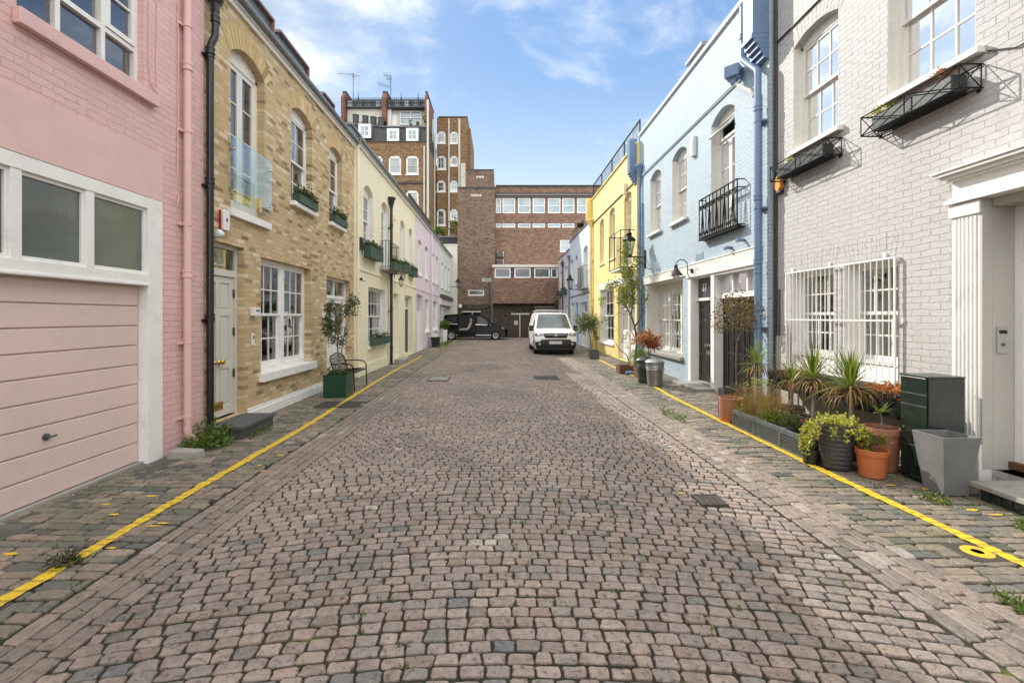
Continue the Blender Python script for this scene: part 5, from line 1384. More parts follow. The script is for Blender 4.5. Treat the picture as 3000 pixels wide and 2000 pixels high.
for a_, b_ in zip(xs[1:-1:2], xs[2::2]):
    fE2.box(m, ex(a_)+.003, ex(b_)-.003, -.16, -.02, ez(410), ez(300)); 
    if b_ < 1000: fE2.box(m, ex(a_)+.003, ex(b_)-.003, -.16, -.02, ez(513), ez(480))
m.build('pier', M['redbrown'], b)
fixed(fE2, b, ex(828), ex(900), ez(690), ez(600), .05, 1, 2, fw=.1, glass=M['skyglass'])
fE3 = endf(37.45)
wall(fE3, b, ex(345), ex(1000), ez(1060), ez(800), [(ex(360),ex(800),ez(882),ez(812),0,.15)], M['redbrown'], D=1.1, name='bay_wall')
m = MB(); fE3.box(m, ex(343), ex(1000), -1.1, .06, ez(812)+.05, ez(790)); m.build('coping', M['offwhite'], b)
for a_, b_ in ((360,472),(497,612),(635,745),(752,800)):
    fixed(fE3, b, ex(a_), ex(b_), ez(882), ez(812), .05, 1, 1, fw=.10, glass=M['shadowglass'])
m = MB()
for a_, b_ in ((472,497),(612,635)): fE3.box(m, ex(a_), ex(b_), -.16, -.03, ez(882), ez(812))
m.build('mullion', M['browndoor'], b)
fixed(fE, b, *ops[1][:4], .05, 1, 1, fw=.10, glass=M['shadowglass'])
m = MB(); fE.box(m,ex(273),ex(333),.001,.03,ez(905),ez(878)); v_ = m.build('vent', M['offwhite'], b); m = MB()
for k in range(6): fE.box(m,ex(280),ex(326),.03,.034,ez(901)+.1*k*.65,ez(901)+.1*k*.65+.03)
m.build('slat', M['graydoor'], v_)
for (a_,b_,c_,d_) in ((228,285,168,154),(192,268,304,288)):
    ff = endf(38.2) if a_ > 200 else fE
    for k in range(5 if a_ < 200 else 3):
        m = MB(); n_ = 5 if a_ < 200 else 3; x0 = ex(a_)+(ex(b_)-ex(a_))*k/n_; ff.box(m,x0+.02,x0+(ex(b_)-ex(a_))/n_-.03,.001,.02,ez(c_),ez(d_)); m.build('vent', M['offwhite'], b)
for c_ in (692,748):
    m = MB(); fE2.box(m,ex(378),ex(425),.001,.4,ez(c_+32),ez(c_)); a_ = m.build('air_conditioner', M['offwhite'], b, bevel=.03)
    m = MB(); x,y,z = fE2.P(ex(400),.401,ez(c_+17)); m.lathe([(0,.0),(.26,.0),(.26,.02),(.22,.03),(0,.02)],(x,y,z),18,ax=Matrix.Rotation(PI/2,3,'X')); m.build('fan_grille', M['graydoor'], a_)
# ground floor doors and openings
m = MB(); fE.box(m,ex(480)-.05,ex(600)+.05,-.1,.04,ez(1137),ez(1127)); fE.box(m,ex(535),ex(541),-.1,.01,.02,ez(1137)); fr = m.build('door_frame', M['whitewarm'], b)
for a_, b_ in ((481,534),(542,599)): 
    m = MB(); fE.box(m,ex(a_),ex(b_),-.12,-.06,.03,ez(1138)); dr = m.build('door', M['browndoor'], b); 
    m = MB()
    for k in range(1,8): x0 = ex(a_)+(ex(b_)-ex(a_))*k/8; fE.box(m,x0-.012,x0+.012,-.06,-.05,.1,ez(1140))
    m.build('batten', M['browndoor'], dr)
    if a_ == 481: m = MB(); fE.box(m,ex(498),ex(524),-.049,-.044,ez(1210),ez(1180)); m.build('notice', M['paper'], dr)
m = MB(); fE.box(m,ex(133),ex(262),-.02,.05,ez(1120),ez(1113)); fE.box(m,ex(198),ex(205),-.2,.01,0,ez(1120)); m.build('garage_frame', M['whitewarm'], b)
m = MB(); fE.box(m,ex(135),ex(260),-.56,-.5,0,ez(1118)); m.build('garage_door', M['interior'], b)
m = MB(); fE.box(m,ex(640),ex(800),.001,.10,ez(1090),ez(1077)); m.build('shutter_box', M['stone'], b)
m = MB(); fE.box(m,ex(645),ex(800),-.02,.03,ez(1106),ez(1099)); m.build('lintel', M['whitewarm'], b); m = MB(); fE.box(m,ex(640),ex(800),-.56,-.5,0,ez(1105)); m.build('shutter', M['interior'], b)
m = MB(); m.tube([fE3.P(ex(338),.08,ez(880)),fE3.P(ex(342),.08,0.0)],.05,8); m.build('downpipe', M['lead'], b)
m = MB(); x,y,z = fE.P(ex(118),.25,ez(1078)); m.tube([(x,38,z+.1),(x,y,z+.1)],.03,6); m.lathe([(.12,-.15),(.16,.0),(.1,.15),(.0,.16)],(x,y,z),12); m.build('flood_lamp', M['plastwhite'], b)
m = MB(); m.tube([fE.P(ex(130)+(ex(340)-ex(130))*k/10,.05,ez(1075)-.18*math.sin(PI*k/10)-.1) for k in range(11)],.02,5); m.build('cable', M['blackiron'], b)
t = thing('end_wall', 'tall narrow cream rendered wall between mint house and office building', 'wall', (-3.9,37.6,0)); m = MB(); m.box(-4.6,37.5,-.05,-3.53,37.9,7.6); m.build('wall', M['render'], t); m = MB(); m.box(-4.65,37.45,7.6,-3.5,37.95,7.68); m.build('coping', M['whitewarm'], t)

# ---- mansion blocks behind
Y1 = 50.0; K1 = 1333/Y1
def mx(c): return (950+.3189*c-1465)/K1
def mz(c): return 1.7+(728-.3189*c)/K1
fM = endf(Y1)
b = thing('mansion_block', 'tall ochre brick mansion block with dark mansard and roof terrace', 'building', (-11,50,0))
X0, X1 = -19.5, mx(940)
wn = [(575,690,553,676),(750,868,550,676),(312,432,512,645)]
w2 = [(592,706,803,975,1),(752,866,803,975,1),(592,706,1120,1290,1),(752,866,1120,1250,1),(420,535,803,975,1),(420,535,1120,1290,1),(592,706,1440,1600,1),(752,866,1440,1600,1)]
wall(fM, b, X0, X1, -.1, mz(676), [(mx(a_),mx(b_),mz(d_),mz(c_)-.12,.12,.12) for a_,b_,c_,d_,_ in w2], M['mansionbrick'], D=9)
for a_,b_,c_,d_,_ in w2: sash(fM, b, mx(a_),mx(b_),mz(d_),mz(c_)-.12,.12,dep=.06,cols=1,rt=1,rb=1,sill=.12,fw=.14,mt=M['white'])
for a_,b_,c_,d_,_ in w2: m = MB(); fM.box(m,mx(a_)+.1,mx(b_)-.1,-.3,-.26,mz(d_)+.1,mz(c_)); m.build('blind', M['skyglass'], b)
m = MB(); fM.box(m, X0, X1, .001, .12, mz(1062), mz(1042)); fM.box(m, X0, X1, .001, .1, mz(680), mz(672)); m.build('string_course', M['browndoor'], b)
fMd = endf(Y1+.15)
m = MB(); zt = mz(465); vs = [fM.P(X0,-.1,mz(674)),fM.P(X1,-.1,mz(674)),fM.P(X1,-.9,mz(515)),fM.P(mx(545),-.9,mz(515)),fM.P(X0,-.9,zt)]
back = [(x,y+7,z) for x,y,z in vs]; m.add(vs+back, [(0,1,2,3,4),(5,6,7,8,9),(0,1,6,5),(1,2,7,6),(2,3,8,7),(3,4,9,8),(4,0,5,9)]); m.build('mansard_roof', M['mansard'], b)
m = MB(); m.tube([fM.P(X0,-.8,zt+.04),fM.P(mx(545),-.8,mz(515)+.04),fM.P(X1,-.8,mz(515)+.04)],.08,5); m.build('gutter', M['lead'], b)
for a_,b_,c_,d_ in wn:
    s = MB(); fM.box(s,mx(a_),mx(b_),-1.2,-.02,mz(d_),mz(c_)); dm = s.build('dormer', M['lead'], b)
    s = MB(); q = grid(fM,s,mx(a_)+.03,mx(b_)-.03,mz(d_)+.02,mz(c_)-.02,-.015,.05,2,2,.28,.07); s.build('frame', M['white'], dm); p = MB(); pane(fM,p,q,.02,2,2); p.build('pane', M['skyglass'], dm, recalc=False)
# terrace storey
fT = endf(Y1+2.2); K2 = 1333/(Y1+2.2)
def tx(c): return (950+.3189*c-1465)/K2
def tz(c): return 1.7+(728-.3189*c)/K2
m = MB(); fT.box(m, tx(212), tx(548), -6, 0, tz(520), tz(372)); m.build('terrace_wall', M['render'], b)
m = MB(); fT.box(m, tx(560), tx(935), -6, -.4, tz(530), tz(372)); m.build('terrace_wall', M['render'], b)
m = MB(); fT.box(m, tx(560), tx(615), -6, 0, tz(530), tz(368)); fT.box(m, tx(620), tx(660), -.39, -.3, tz(520), tz(420)); m.build('chimney_breast', M['white'], b)
s = MB(); q = grid(endf(Y1+2.58), s, tx(690), tx(890), tz(512), tz(384), -.05, .1, 2, 2, .1, .07); wv = s.build('terrace_window', M['white'], b); p = MB(); pane(endf(Y1+2.58), p, q, 0, 2, 2); p.build('pane', M['skyglass'], wv, recalc=False)
m = MB(); fT.box(m, tx(180), tx(935), -6, .4, tz(374), tz(368)); fT.box(m, tx(185), tx(935), -6, .2, tz(368), tz(296)); m.build('attic', M['slate'], b)
for k in range(9):
    u = tx(220)+(tx(910)-tx(220))*k/8; s = MB(); fT.box(s,u,u+.55,.2,.26,tz(362),tz(312)); s.build('attic_window', M['shadowglass'] if k%3 else M['skyglass'], b)
m = MB()
for k in range(40): u = tx(200)+(tx(930)-tx(200))*k/39; m.bar(fT.P(u,.38,tz(368)),fT.P(u,.38,tz(292)),.02)
for c_ in (292,330): m.bar(fT.P(tx(185),.38,tz(c_)),fT.P(tx(935),.38,tz(c_)),.03)
m.build('railing', M['blackiron'], b)
for a_, b_ in ((178,208),(545,582),(935,980)):
    m = MB(); ub = tx(b_) if a_ < 900 else tx(b_)-.4
    vs = [(.9,tz(520)),(.9,tz(300)),(.2,tz(232)),(-5,tz(232)),(-5,tz(520))]
    n_ = 5; m.add([fT.P(tx(a_),w,v) for w,v in vs]+[fT.P(ub,w,v) for w,v in vs], [tuple(range(5)),tuple(range(5,10))]+[(i,(i+1)%5,(i+1)%5+5,i+5) for i in range(5)])
    m.build('party_wall', M['redparty'], b)
    m = MB(); fT.box(m, tx(a_)-.05, ub+.05, -5, .3, tz(232), tz(224)); m.build('coping', M['mansard'], b)
for k, c_ in enumerate((238,500,655,820)):
    m = MB(); x,y,z = fT.P(tx(c_),-3,tz(300)); m.lathe([(.12,z),(.12,z+1.2),(.05,z+1.9),(0,z+2.5)],(x,y,0),8); m.build('finial', M['blackiron'], b)
m = MB(); m.bar(fT.P(tx(235),-3,tz(240)),fT.P(tx(930),-3,tz(245)),.05); fT.box(m,tx(400),tx(880),-3.4,-3,tz(285),tz(272)); m.build('ridge', M['lead'], b)
for c_ in (255,345,422,495):
    m = MB(); x,y,z = fM.P(mx(c_),-1.3,0); z0 = mz(470+(c_-255)*.12); m.lathe([(.28,z0-.6),(.36,z0+1.0),(.40,z0+1.0),(.3,z0+.95)],(x,y,0),12); t = m.build('terrace_pot', M['potdark'], None)
    tag(t, {255:'tall dark pot first in the row on the mansion terrace by its end wall',345:'tall dark pot second along the white terrace wall of the mansion',422:'tall dark pot third along the white terrace wall of the mansion',495:'short dark pot by the red party wall on the mansion terrace'}[c_], 'pot', 'dark pots on the mansion roof terrace')
for c_, hh in ((770,.9),(840,.7),(598,1.2),(905,1.5)):
    t = thing('terrace_plant', {770:'green plant on the mansion terrace before the glass doors',840:'small green plant at the edge of the mansion terrace rail',598:'reddish shrub on top of the white chimney breast of the mansion',905:'leafy plant at the last party wall of the mansion terrace'}[c_], 'plant', fM.P(mx(c_),-1.3,mz(515)), 'plants on the mansion roof terrace')
    z0 = mz(512) if c_ != 598 else tz(368); x,y,z = fM.P(mx(c_),-1.4 if c_ != 598 else -2.6,z0)
    m = MB(); m.lathe([(.16,0),(.22,.3),(.2,.3)],(x,y,z),10); m.build('pot', M['terracotta'], t); m = MB(); crown(m,(x,y,z+.3+hh*.4),(.3,.3,hh*.5),90,.22,.1,8); m.build('foliage', M['copper' if c_ == 598 else 'green'], t, recalc=False)
m = MB(); m.tube([fM.P(X1+.15,.12,mz(300)),fM.P(X1+.15,.12,0)],.12,8); m.tube([fM.P(X1-.25,.1,mz(720)),fM.P(X1-.25,.1,0)],.09,8); m.build('downpipe', M['offwhite'], b)
# right wing
Y2 = 56.0; K3 = 1333/Y2
def wx(c): return (950+.3189*c-1465)/K3
def wz(c): return 1.7+(728-.3189*c)/K3
fR = endf(Y2)
b = thing('mansion_wing', 'ochre brick rear wing with narrow white sash windows and pale pipes', 'building', (-6,56,0))
wv = [(1035,1115,578,692),(1155,1230,580,694),(1035,1120,803,932),(1155,1230,803,900),(1035,1115,1030,1137),(1155,1226,1030,1137),(1035,1115,1293,1447),(1155,1226,1293,1400)]
wall(fR, b, mx(985), wx(1312), -.1, wz(452), [(wx(a_),wx(b_),wz(d_),wz(c_)-.08,.08,.15) for a_,b_,c_,d_ in wv], M['mansionbrick'], D=9)
for k,(a_,b_,c_,d_) in enumerate(wv):
    sash(fR, b, wx(a_),wx(b_),wz(d_),wz(c_)-.08,.08,dep=.06,cols=1+(k==0),rt=1,rb=1,sill=.1,fw=.16,mt=M['white'])
    m = MB(); fR.box(m,wx(a_)+.1,wx(b_)-.1,-.34,-.3,wz(d_)+.1,wz(c_)-(0 if k%3 else .8)); m.build('blind', M['skyglass' if k in (3,5,7,6) else 'shadowglass'], b)
m = MB(); m.tube([fR.P(wx(1145),.1,wz(470)),fR.P(wx(1145),.1,0)],.1,6); m.tube([fR.P(wx(1240),.1,wz(470)),fR.P(wx(1240),.1,wz(1100))],.14,6); m.tube([fR.P(wx(1015),.1,wz(600)),fR.P(wx(1015),.1,0)],.1,6); m.tube([fR.P(wx(1000),.3,wz(480)),fR.P(wx(1000),.3,0)],.1,6); m.build('downpipe', M['offwhite'], b)
m = MB(); fR.box(m,wx(1255),wx(1298),.001,.3,wz(1095),wz(880)); m.build('flue', M['render'], b)
m = MB(); fR.box(m,mx(985),wx(1316),-9,.1,wz(452),wz(446)); fR.box(m,wx(1280),wx(1300),-3,-1.5,wz(446),wz(425)); m.build('coping', M['mansard'], b)
fS = Fac((wx(1312)+.01,56,0),(0,1,0),(1,0,0)); m = MB(); m.box(wx(1312)+.005,57,-.1,wx(1312)+.35,65,wz(520)); m.build('rear_wall', M['mansionbrick'], b)
# low garden roofs between
t = thing('roof_extension', 'dark low roof with a planted terrace below the mansion wing', 'building', (-5.5,44,0)); m = MB(); m.box(-10,42,-.05,-3.6,48,9.0); m.build('wall', M['mansard'], t); m = MB(); m.box(-10.1,41.9,9.0,-3.5,48,9.15); m.build('roof', M['lead'], t)
for k,(x,z,rr,lb) in enumerate(((-4.2,10.2,.9,'round green bush in front of the mansion wing window'),(-5.6,9.6,.6,'low green bush on the dark roof next to the mansion wing'),(-6.6,9.5,.5,'small yellowish bush on the dark roof beside the mansion pipes'))):
    t = thing('roof_bush', lb, 'bush', (x,43,9.15)); m = MB(); crown(m,(x,43,z+.1),(rr*.9,rr*.8,rr),260,.26,.12,14); m.build('foliage', M['green' if k < 2 else 'golden'], t, recalc=False); m = MB(); m.lathe([(rr*.4,9.15),(rr*.5,9.5),(rr*.45,9.5)],(x,43,0),12); m.build('pot', M['terracotta'], t)
# aerials
def aerial(label, px, py, els, Y, top, base):
    x = (px-1465)*Y/1333; z1 = 1.7+(928-top)*Y/1333; z0 = 1.7+(928-base)*Y/1333
    t = thing('tv_aerial', label, 'aerial', (x,Y,z0)); m = MB(); m.bar((x,Y,z0-1),(x,Y,z1),.05); m.build('mast', M['lead'], t)
    for (dx0,dz0,dx1,dz1,n) in els:
        s = Y/1333; A = Vector((x+dx0*s,Y,z1-dz0*s)); B = Vector((x+dx1*s,Y,z1-dz1*s)); m = MB(); m.bar(A,B,.03)
        for k in range(n): q = A.lerp(B,(k+.5)/n); m.bar(q+Vector((0,-.5,.12)),q+Vector((0,.5,-.12)),.016)
        m.build('antenna', M['lead'], t)
aerial('yagi aerial with one long boom above the left party wall of the mansion',1035,220,[(-48,0,5,4,7),(-4,10,18,6,3)],54,216,272)
aerial('taller aerial mast with three stacked booms on the mansion roof',1145,220,[(-22,-3,2,2,5),(-12,10,2,13,3),(-38,24,2,34,7)],54,222,290)

# ================================================================ vehicles
def loft(m, rows):
    """rows: list of cross sections, each the same number of points"""
    n = len(rows[0]); base = len(m.v)
    for r in rows: m.v.extend(tuple(p) for p in r)
    for i in range(len(rows)-1):
        for k in range(n-1):
            a = base+i*n+k; m.f.append((a,a+1,a+1+n,a+n)); m.a.append(.5)
def wheel(par, c, r, w, alloy=True, s=1):
    x,y,z = c; m = MB(); ax = Matrix.Rotation(PI/2,3,'Y') if s else Matrix.Rotation(PI/2,3,'X')
    m.lathe([(r*.62,-w/2),(r*.95,-w/2),(r,-w*.3),(r,w*.3),(r*.95,w/2),(r*.62,w/2),(r*.60,w*.4),(r*.60,-w*.4),(r*.62,-w/2)],c,24,ax=ax,caps=False); t = m.build('wheel', M['rubber'], par, smooth=True)
    m = MB(); m.lathe([(0,-w*.40),(r*.15,-w*.44),(r*.2,-w*.36),(r*.5,-w*.40),(r*.61,-w*.50),(r*.61,w*.50),(r*.5,w*.40),(r*.2,w*.36),(r*.15,w*.44),(0,w*.40)],c,20,ax=ax); m.build('rim', M['alloy' if alloy else 'graydoor'], t)
    return t
# van, nose towards the camera; local: x across, y=0 at the front bumper, +y rearwards
v = thing('white_van', 'white panel van with roof bars parked facing the camera', 'van', (2.47,20.1,0), local=True)
prof = [(.06,.28,.86),(.00,.45,.90),(.0,.62,.92),(.03,.80,.925),(.10,.95,.925),(.22,1.04,.915),(.55,1.10,.90),(.86,1.16,.885),(1.15,1.42,.83),(1.42,1.68,.78),(1.62,1.84,.745),(1.85,1.90,.73),(3.4,1.93,.725),(4.8,1.92,.72),(4.95,1.85,.72)]
def vrow(y,z,w):
    out = []
    for k in range(13):
        t_ = -1+2*k/12; e = abs(t_)
        out.append((t_*w, y+.10*e**3.2*(1 if z < 1.2 else .8), z-(.035*e**3.5)))
    return out
m = MB(); loft(m, [vrow(*p) for p in prof])
# sides
for sg in (-1,1):
    ring = [vrow(*p)[0 if sg < 0 else 12] for p in prof]
    low = [(sg*.90 if .3 < y < 4.9 else sg*.86, max(.12,y), .28) for (x,y,z) in ring]
    mid = [(sg*max(abs(x), .91 if z > .8 else abs(x)), y, min(z, 1.05)) for (x,y,z) in ring]
    for (A,Bm,Cc,A2,B2,C2) in zip(ring[:-1],mid[:-1],low[:-1],ring[1:],mid[1:],low[1:]):
        m.quad(A,A2,B2,Bm); m.quad(Bm,B2,C2,Cc)
m.quad((-.72,4.97,1.85),(.72,4.97,1.85),(.9,4.97,.28),(-.9,4.97,.28)); m.quad((-.88,.1,.28),(.88,.1,.28),(.88,4.97,.28),(-.88,4.97,.28))
bd = m.build('body', M['vanwhite'], v, smooth=True)
def vpatch(name, i0, i1, k0, k1, mat, off=.012, t0=0., t1=1., kk0=None, kk1=None):
    m = MB(); rows = []
    for s in range(5):
        f_ = i0+t0+(i1-1+t1-i0-t0)*s/4; i = min(int(f_), len(prof)-2); fr_ = f_-i
        a = vrow(*prof[i]); b2 = vrow(*prof[i+1]); row = []
        for k in range(9):
            q = k0+(k1-k0)*k/8
            if kk0 is not None: q = (k0+(kk0-k0)*s/4)+((k1+(kk1-k1)*s/4)-(k0+(kk0-k0)*s/4))*k/8
            j = min(int(q),11); g_ = q-j
            pa = Vector(a[j]).lerp(Vector(a[j+1]),g_); pb = Vector(b2[j]).lerp(Vector(b2[j+1]),g_); p_ = pa.lerp(pb,fr_)
            row.append(p_+Vector((0,-off,off*.55)))
        rows.append(row)
    loft(m, rows); return m.build(name, M[mat], v, smooth=True)
vpatch('windscreen', 7, 10, .55, 11.45, 'shadowglass', .012, .12, .95, .75, 11.25)
bm_ = vpatch('bumper', 0, 2, 0, 12, 'plasticblack', .014, 0., 1.0)
vpatch('lower_grille', 2, 3, 1.6, 10.4, 'plasticblack', .016, .0, .45)
m = MB(); m.box(-.30,-.03,.50,.26,-.018,.63); m.build('number_plate', M['platewhite'], v)
gl = vpatch('grille', 2, 5, 3.0, 9.0, 'cardark', .024, .75, .10, 2.2, 9.8)
for zz_ in (.90,):
    m = MB()
    for sg in (-1,1): m.tube([(sg*.09,-.0+(zz_-.8)*.45,zz_),(sg*.35,.012+(zz_-.8)*.45,zz_+.005),(sg*.50,.03+(zz_-.8)*.47,zz_+.02)],.007,5)
    m.build('trim', M['chrome'], gl)
m = MB(); m.lathe([(.05,.0),(.075,.0),(.075,.02),(.05,.02)],(0,.012,.90),20,ax=Matrix.Rotation(PI/2,3,'X')); m.bar((-.03,.0,.87),(.0,.0,.93),.012); m.bar((.0,.0,.93),(.035,.0,.875),.012); m.bar((-.01,.0,.895),(.05,.0,.915),.01); m.build('emblem', M['chrome'], v)
for sg in (-1,1):
    vpatch('headlight', 3, 5, 6+sg*3.75, 6+sg*5.85, 'graydoor', .020, .45, .55, 6+sg*4.4, 6+sg*5.97); vpatch('headlamp', 3, 5, 6+sg*4.2, 6+sg*5.2, 'headlamp', .026, .6, .35, 6+sg*4.6, 6+sg*5.5)
    m = MB(); x = sg*.72; m.lathe([(0,.0),(.045,.0),(.045,.015),(0,.02)],(x,-.0,.50),14,ax=Matrix.Rotation(PI/2,3,'X')); m.build('fog_light', M['headlamp'], v)
    m = MB(); m.box(sg*.93 if sg > 0 else -1.12,1.0,1.05,1.12 if sg > 0 else -.93,1.10,1.30); m.bar((sg*.86,1.1,1.1),(sg*1.0,1.07,1.12),.02); m.build('mirror', M['plasticblack'], v, bevel=.03)
    m = MB(); m.quad((sg*.893,1.25,1.12),(sg*.893,2.05,1.12),(sg*.80,2.0,1.62),(sg*.835,1.55,1.62)) ; m.build('side_window', M['shadowglass'], v, recalc=False)
    for y_ in (.95,4.05): wheel(v,(sg*.80,y_,.33),.33,.22,False)
for y_ in (1.9,2.9,3.9):
    m = MB(); m.tube([(-.74,y_,2.0),(.74,y_,2.0)],.025,8)
    for sg in (-1,1): m.box(sg*.66-.03,y_-.03,1.89,sg*.66+.03,y_+.03,2.0)
    m.build('roof_bar', M['zinc'], v)
m = MB(); m.bar((-.12,1.12,1.24),(.25,1.30,1.40),.01); m.build('wiper', M['plasticblack'], v)
m = MB(); m.box(-.68,.3,.12,.68,4.7,.27); m.build('underside', M['rubber'], v)
v.location = (2.47,20.1,0)

# black people carrier, side on, nose towards +x
c = thing('black_minivan', 'black people carrier with open side door below the brick office', 'car', (-1.0,34.3,0), local=True)
side = [(-2.55,.30),(-2.60,.75),(-2.52,1.10),(-2.35,1.55),(-2.05,1.86),(-1.2,1.90),(.0,1.88),(.6,1.80),(1.05,1.52),(1.42,1.18),(2.0,1.05),(2.38,.92),(2.50,.70),(2.48,.35),(2.40,.26),(-2.5,.26)]
m = MB()
def sec(p, yy, k): return [(x*(1-.012*k), yy, z-(.012*k if z > 1 else 0)) for x,z in p]
lay = [(-.78,1.6),(-.90,.6),(-.93,0),(-.93,0),(.93,0),(.90,.6),(.78,1.6)]
door0, door1 = -1.15, .12
n = len(side)
rows = []
for yy,k in ((-.62,3.),(-.86,.8),(-.92,.0),(.92,.0),(.86,.8),(.62,3.)):
    rows.append([(x*(1-.02*k*(1 if abs(x) > 2 else .3)), yy*(1 if z < 1.15 else 1-.12*(z-1.15)/.7), z*(1-.004*k)) for x,z in side])
base = len(m.v)
for r in rows: m.v.extend(r)
for i in range(len(rows)-1):
    for k in range(n): m.f.append((base+i*n+k,base+i*n+(k+1)%n,base+(i+1)*n+(k+1)%n,base+(i+1)*n+k)); m.a.append(.5)
m.f.append(tuple(base+k for k in range(n))[::-1]); m.f.append(tuple(base+(len(rows)-1)*n+k for k in range(n))); m.a += [.5,.5]
m.build('body', M['carblack'], c, smooth=True)
yS = -.925
def sp_(pts, y, mat, name, th=.015, par=None):
    m = MB(); vs = [(x,y*(1 if z < 1.15 else 1-.12*(z-1.15)/.7)-th,z) for x,z in pts]; m.add(vs+[(x,y_+th+.01,z) for x,y_,z in vs], [tuple(range(len(pts)))]+[(i,(i+1)%len(pts),(i+1)%len(pts)+len(pts),i+len(pts)) for i in range(len(pts))]); return m.build(name, M[mat], par or c)
sp_([(-2.25,1.22),(-1.22,1.20),(-1.22,1.74),(-1.95,1.76),(-2.15,1.6)], yS, 'carglass', 'side_window')
sp_([(.30,1.18),(1.15,1.14),(.88,1.50),(.5,1.72),(.30,1.74)], yS, 'carglass', 'side_window')
dw = sp_([(-1.15,.42),(.12,.42),(.12,1.76),(-1.15,1.78)], yS, 'cardark', 'doorway', .018)
sp_([(-1.10,.42),(.10,.42),(.10,.60),(-1.10,.60)], yS, 'carblack', 'sill_panel', .024)
m = MB()
m.hexa([(-1.05,-.985,.72),(-.42,-.985,.72),(-.42,-.945,.72),(-1.05,-.945,.72),(-1.05,-.985,.86),(-.42,-.985,.86),(-.42,-.945,.86),(-1.05,-.945,.86)])
m.hexa([(-.50,-.985,.80),(-.30,-.985,.80),(-.30,-.945,.80),(-.50,-.945,.80),(-.28,-.965,1.32),(-.08,-.965,1.32),(-.08,-.93,1.32),(-.28,-.93,1.32)])
m.hexa([(-.26,-.955,1.36),(-.10,-.955,1.36),(-.10,-.92,1.36),(-.26,-.92,1.36),(-.26,-.95,1.58),(-.12,-.95,1.58),(-.12,-.915,1.58),(-.26,-.915,1.58)])
m.build('seat', M['seatcream'], c, bevel=.02)
for pts in ([(-2.3,1.16),(-1.18,1.15),(-1.18,1.19),(-2.3,1.20)],[(.16,1.12),(1.25,1.08),(1.25,1.11),(.16,1.16)],[(-2.0,.36),(-1.18,.34),(-1.18,.42),(-2.0,.42)],[(.16,.33),(1.35,.33),(1.35,.40),(.16,.40)]):
    sp_(pts, yS, 'chrome', 'trim', .02)
m = MB(); m.box(1.02,-1.12,1.05,1.2,-.95,1.22); m.build('mirror', M['carblack'], c, bevel=.03)
m = MB(); m.hexa([(2.1,-.9,.82),(2.45,-.7,.80),(2.44,-.68,.80),(2.1,-.88,.82),(2.05,-.89,.98),(2.36,-.72,.95),(2.35,-.70,.95),(2.05,-.87,.98)]); m.build('headlight', M['headlamp'], c)
for x_ in (-1.62,1.62):
    for y_ in (-.845,.845):
        wheel(c,(x_,y_,.34),.34,.24,True,0)
    m = MB(); m.lathe([(.36,.0),(.40,.0),(.40,.012),(.36,.012)],(x_,-.925,.34),24,ax=Matrix.Rotation(PI/2,3,'X')); m.build('wheel_arch', M['rubber'], c)
c.location = (-1.95,34.3,0)
# ================================================================ pots, plants, bins, benches
def rimpot(t, c, prof, mat, soil_r, soil_z, n=28, name='pot'):
    m = MB(); m.lathe(prof, c, n); o = m.build(name, M[mat], t, smooth=True)
    m = MB(); x,y,z = c; m.lathe([(0,soil_z+.01),(soil_r*.6,soil_z+.006),(soil_r,soil_z)], c, 16); m.build('soil', M['soil'], o)
    return o
def boxpot(t, x0,x1,y0,y1,h,mat,th=.025,name='planter',z0=.0):
    m = MB(); m.box(x0,y0,z0,x1,y0+th,h); m.box(x0,y1-th,z0,x1,y1,h); m.box(x0,y0+th,z0,x0+th,y1-th,h); m.box(x1-th,y0+th,z0,x1,y1-th,h); m.box(x0+th,y0+th,z0,x1-th,y1-th,.05+z0)
    o = m.build(name, M[mat], t, bevel=.004); m = MB(); m.box(x0+th,y0+th,z0+.051,x1-th,y1-th,h-.045); m.build('soil', M['soil'], o); return o
# olive in the green cube
t = thing('potted_tree', 'small olive tree in a square dark green planter by the bench', 'potted tree', (-3.47,9.77,0))
boxpot(t,-3.71,-3.23,9.53,10.0,.475,'greenbox')
m = MB(); tips = []
lf = MB()
for c_,rd,n in (((-3.52,9.8,1.75),(.27,.30,.30),460),((-3.20,9.85,1.95),(.20,.24,.26),220),((-3.48,9.75,1.28),(.22,.24,.28),260),((-3.68,9.8,1.45),(.12,.16,.35),130)):
    tips += crown(lf, c_, rd, n, .085, .034, 12)
lf.build('foliage', M['olive'], t, recalc=False)
m.tube([(-3.46,9.77,.42),(-3.47,9.78,.8),(-3.50,9.78,1.15),(-3.46,9.8,1.6)],[.022,.019,.015,.010],7); m.tube([(-3.44,9.79,.42),(-3.42,9.78,.85),(-3.36,9.8,1.3),(-3.24,9.84,1.75)],[.016,.013,.011,.007],6)
branches(m,(0,0,0),[(-3.47,9.78,.95),(-3.50,9.78,1.2),(-3.46,9.8,1.55),(-3.34,9.8,1.4)],tips,.006); m.build('trunk', M['palebark'], t)
m = MB(); 
for i in range(260): leaf(m, Vector((R.uniform(-3.69,-3.25),R.uniform(9.55,9.98),.47+abs(R.gauss(0,.05)))), rvec()+Vector((0,0,.7)), rvec(), R.uniform(.04,.08), .035, R.random())
m.build('underplanting', M['darkleaf'], t, recalc=False)
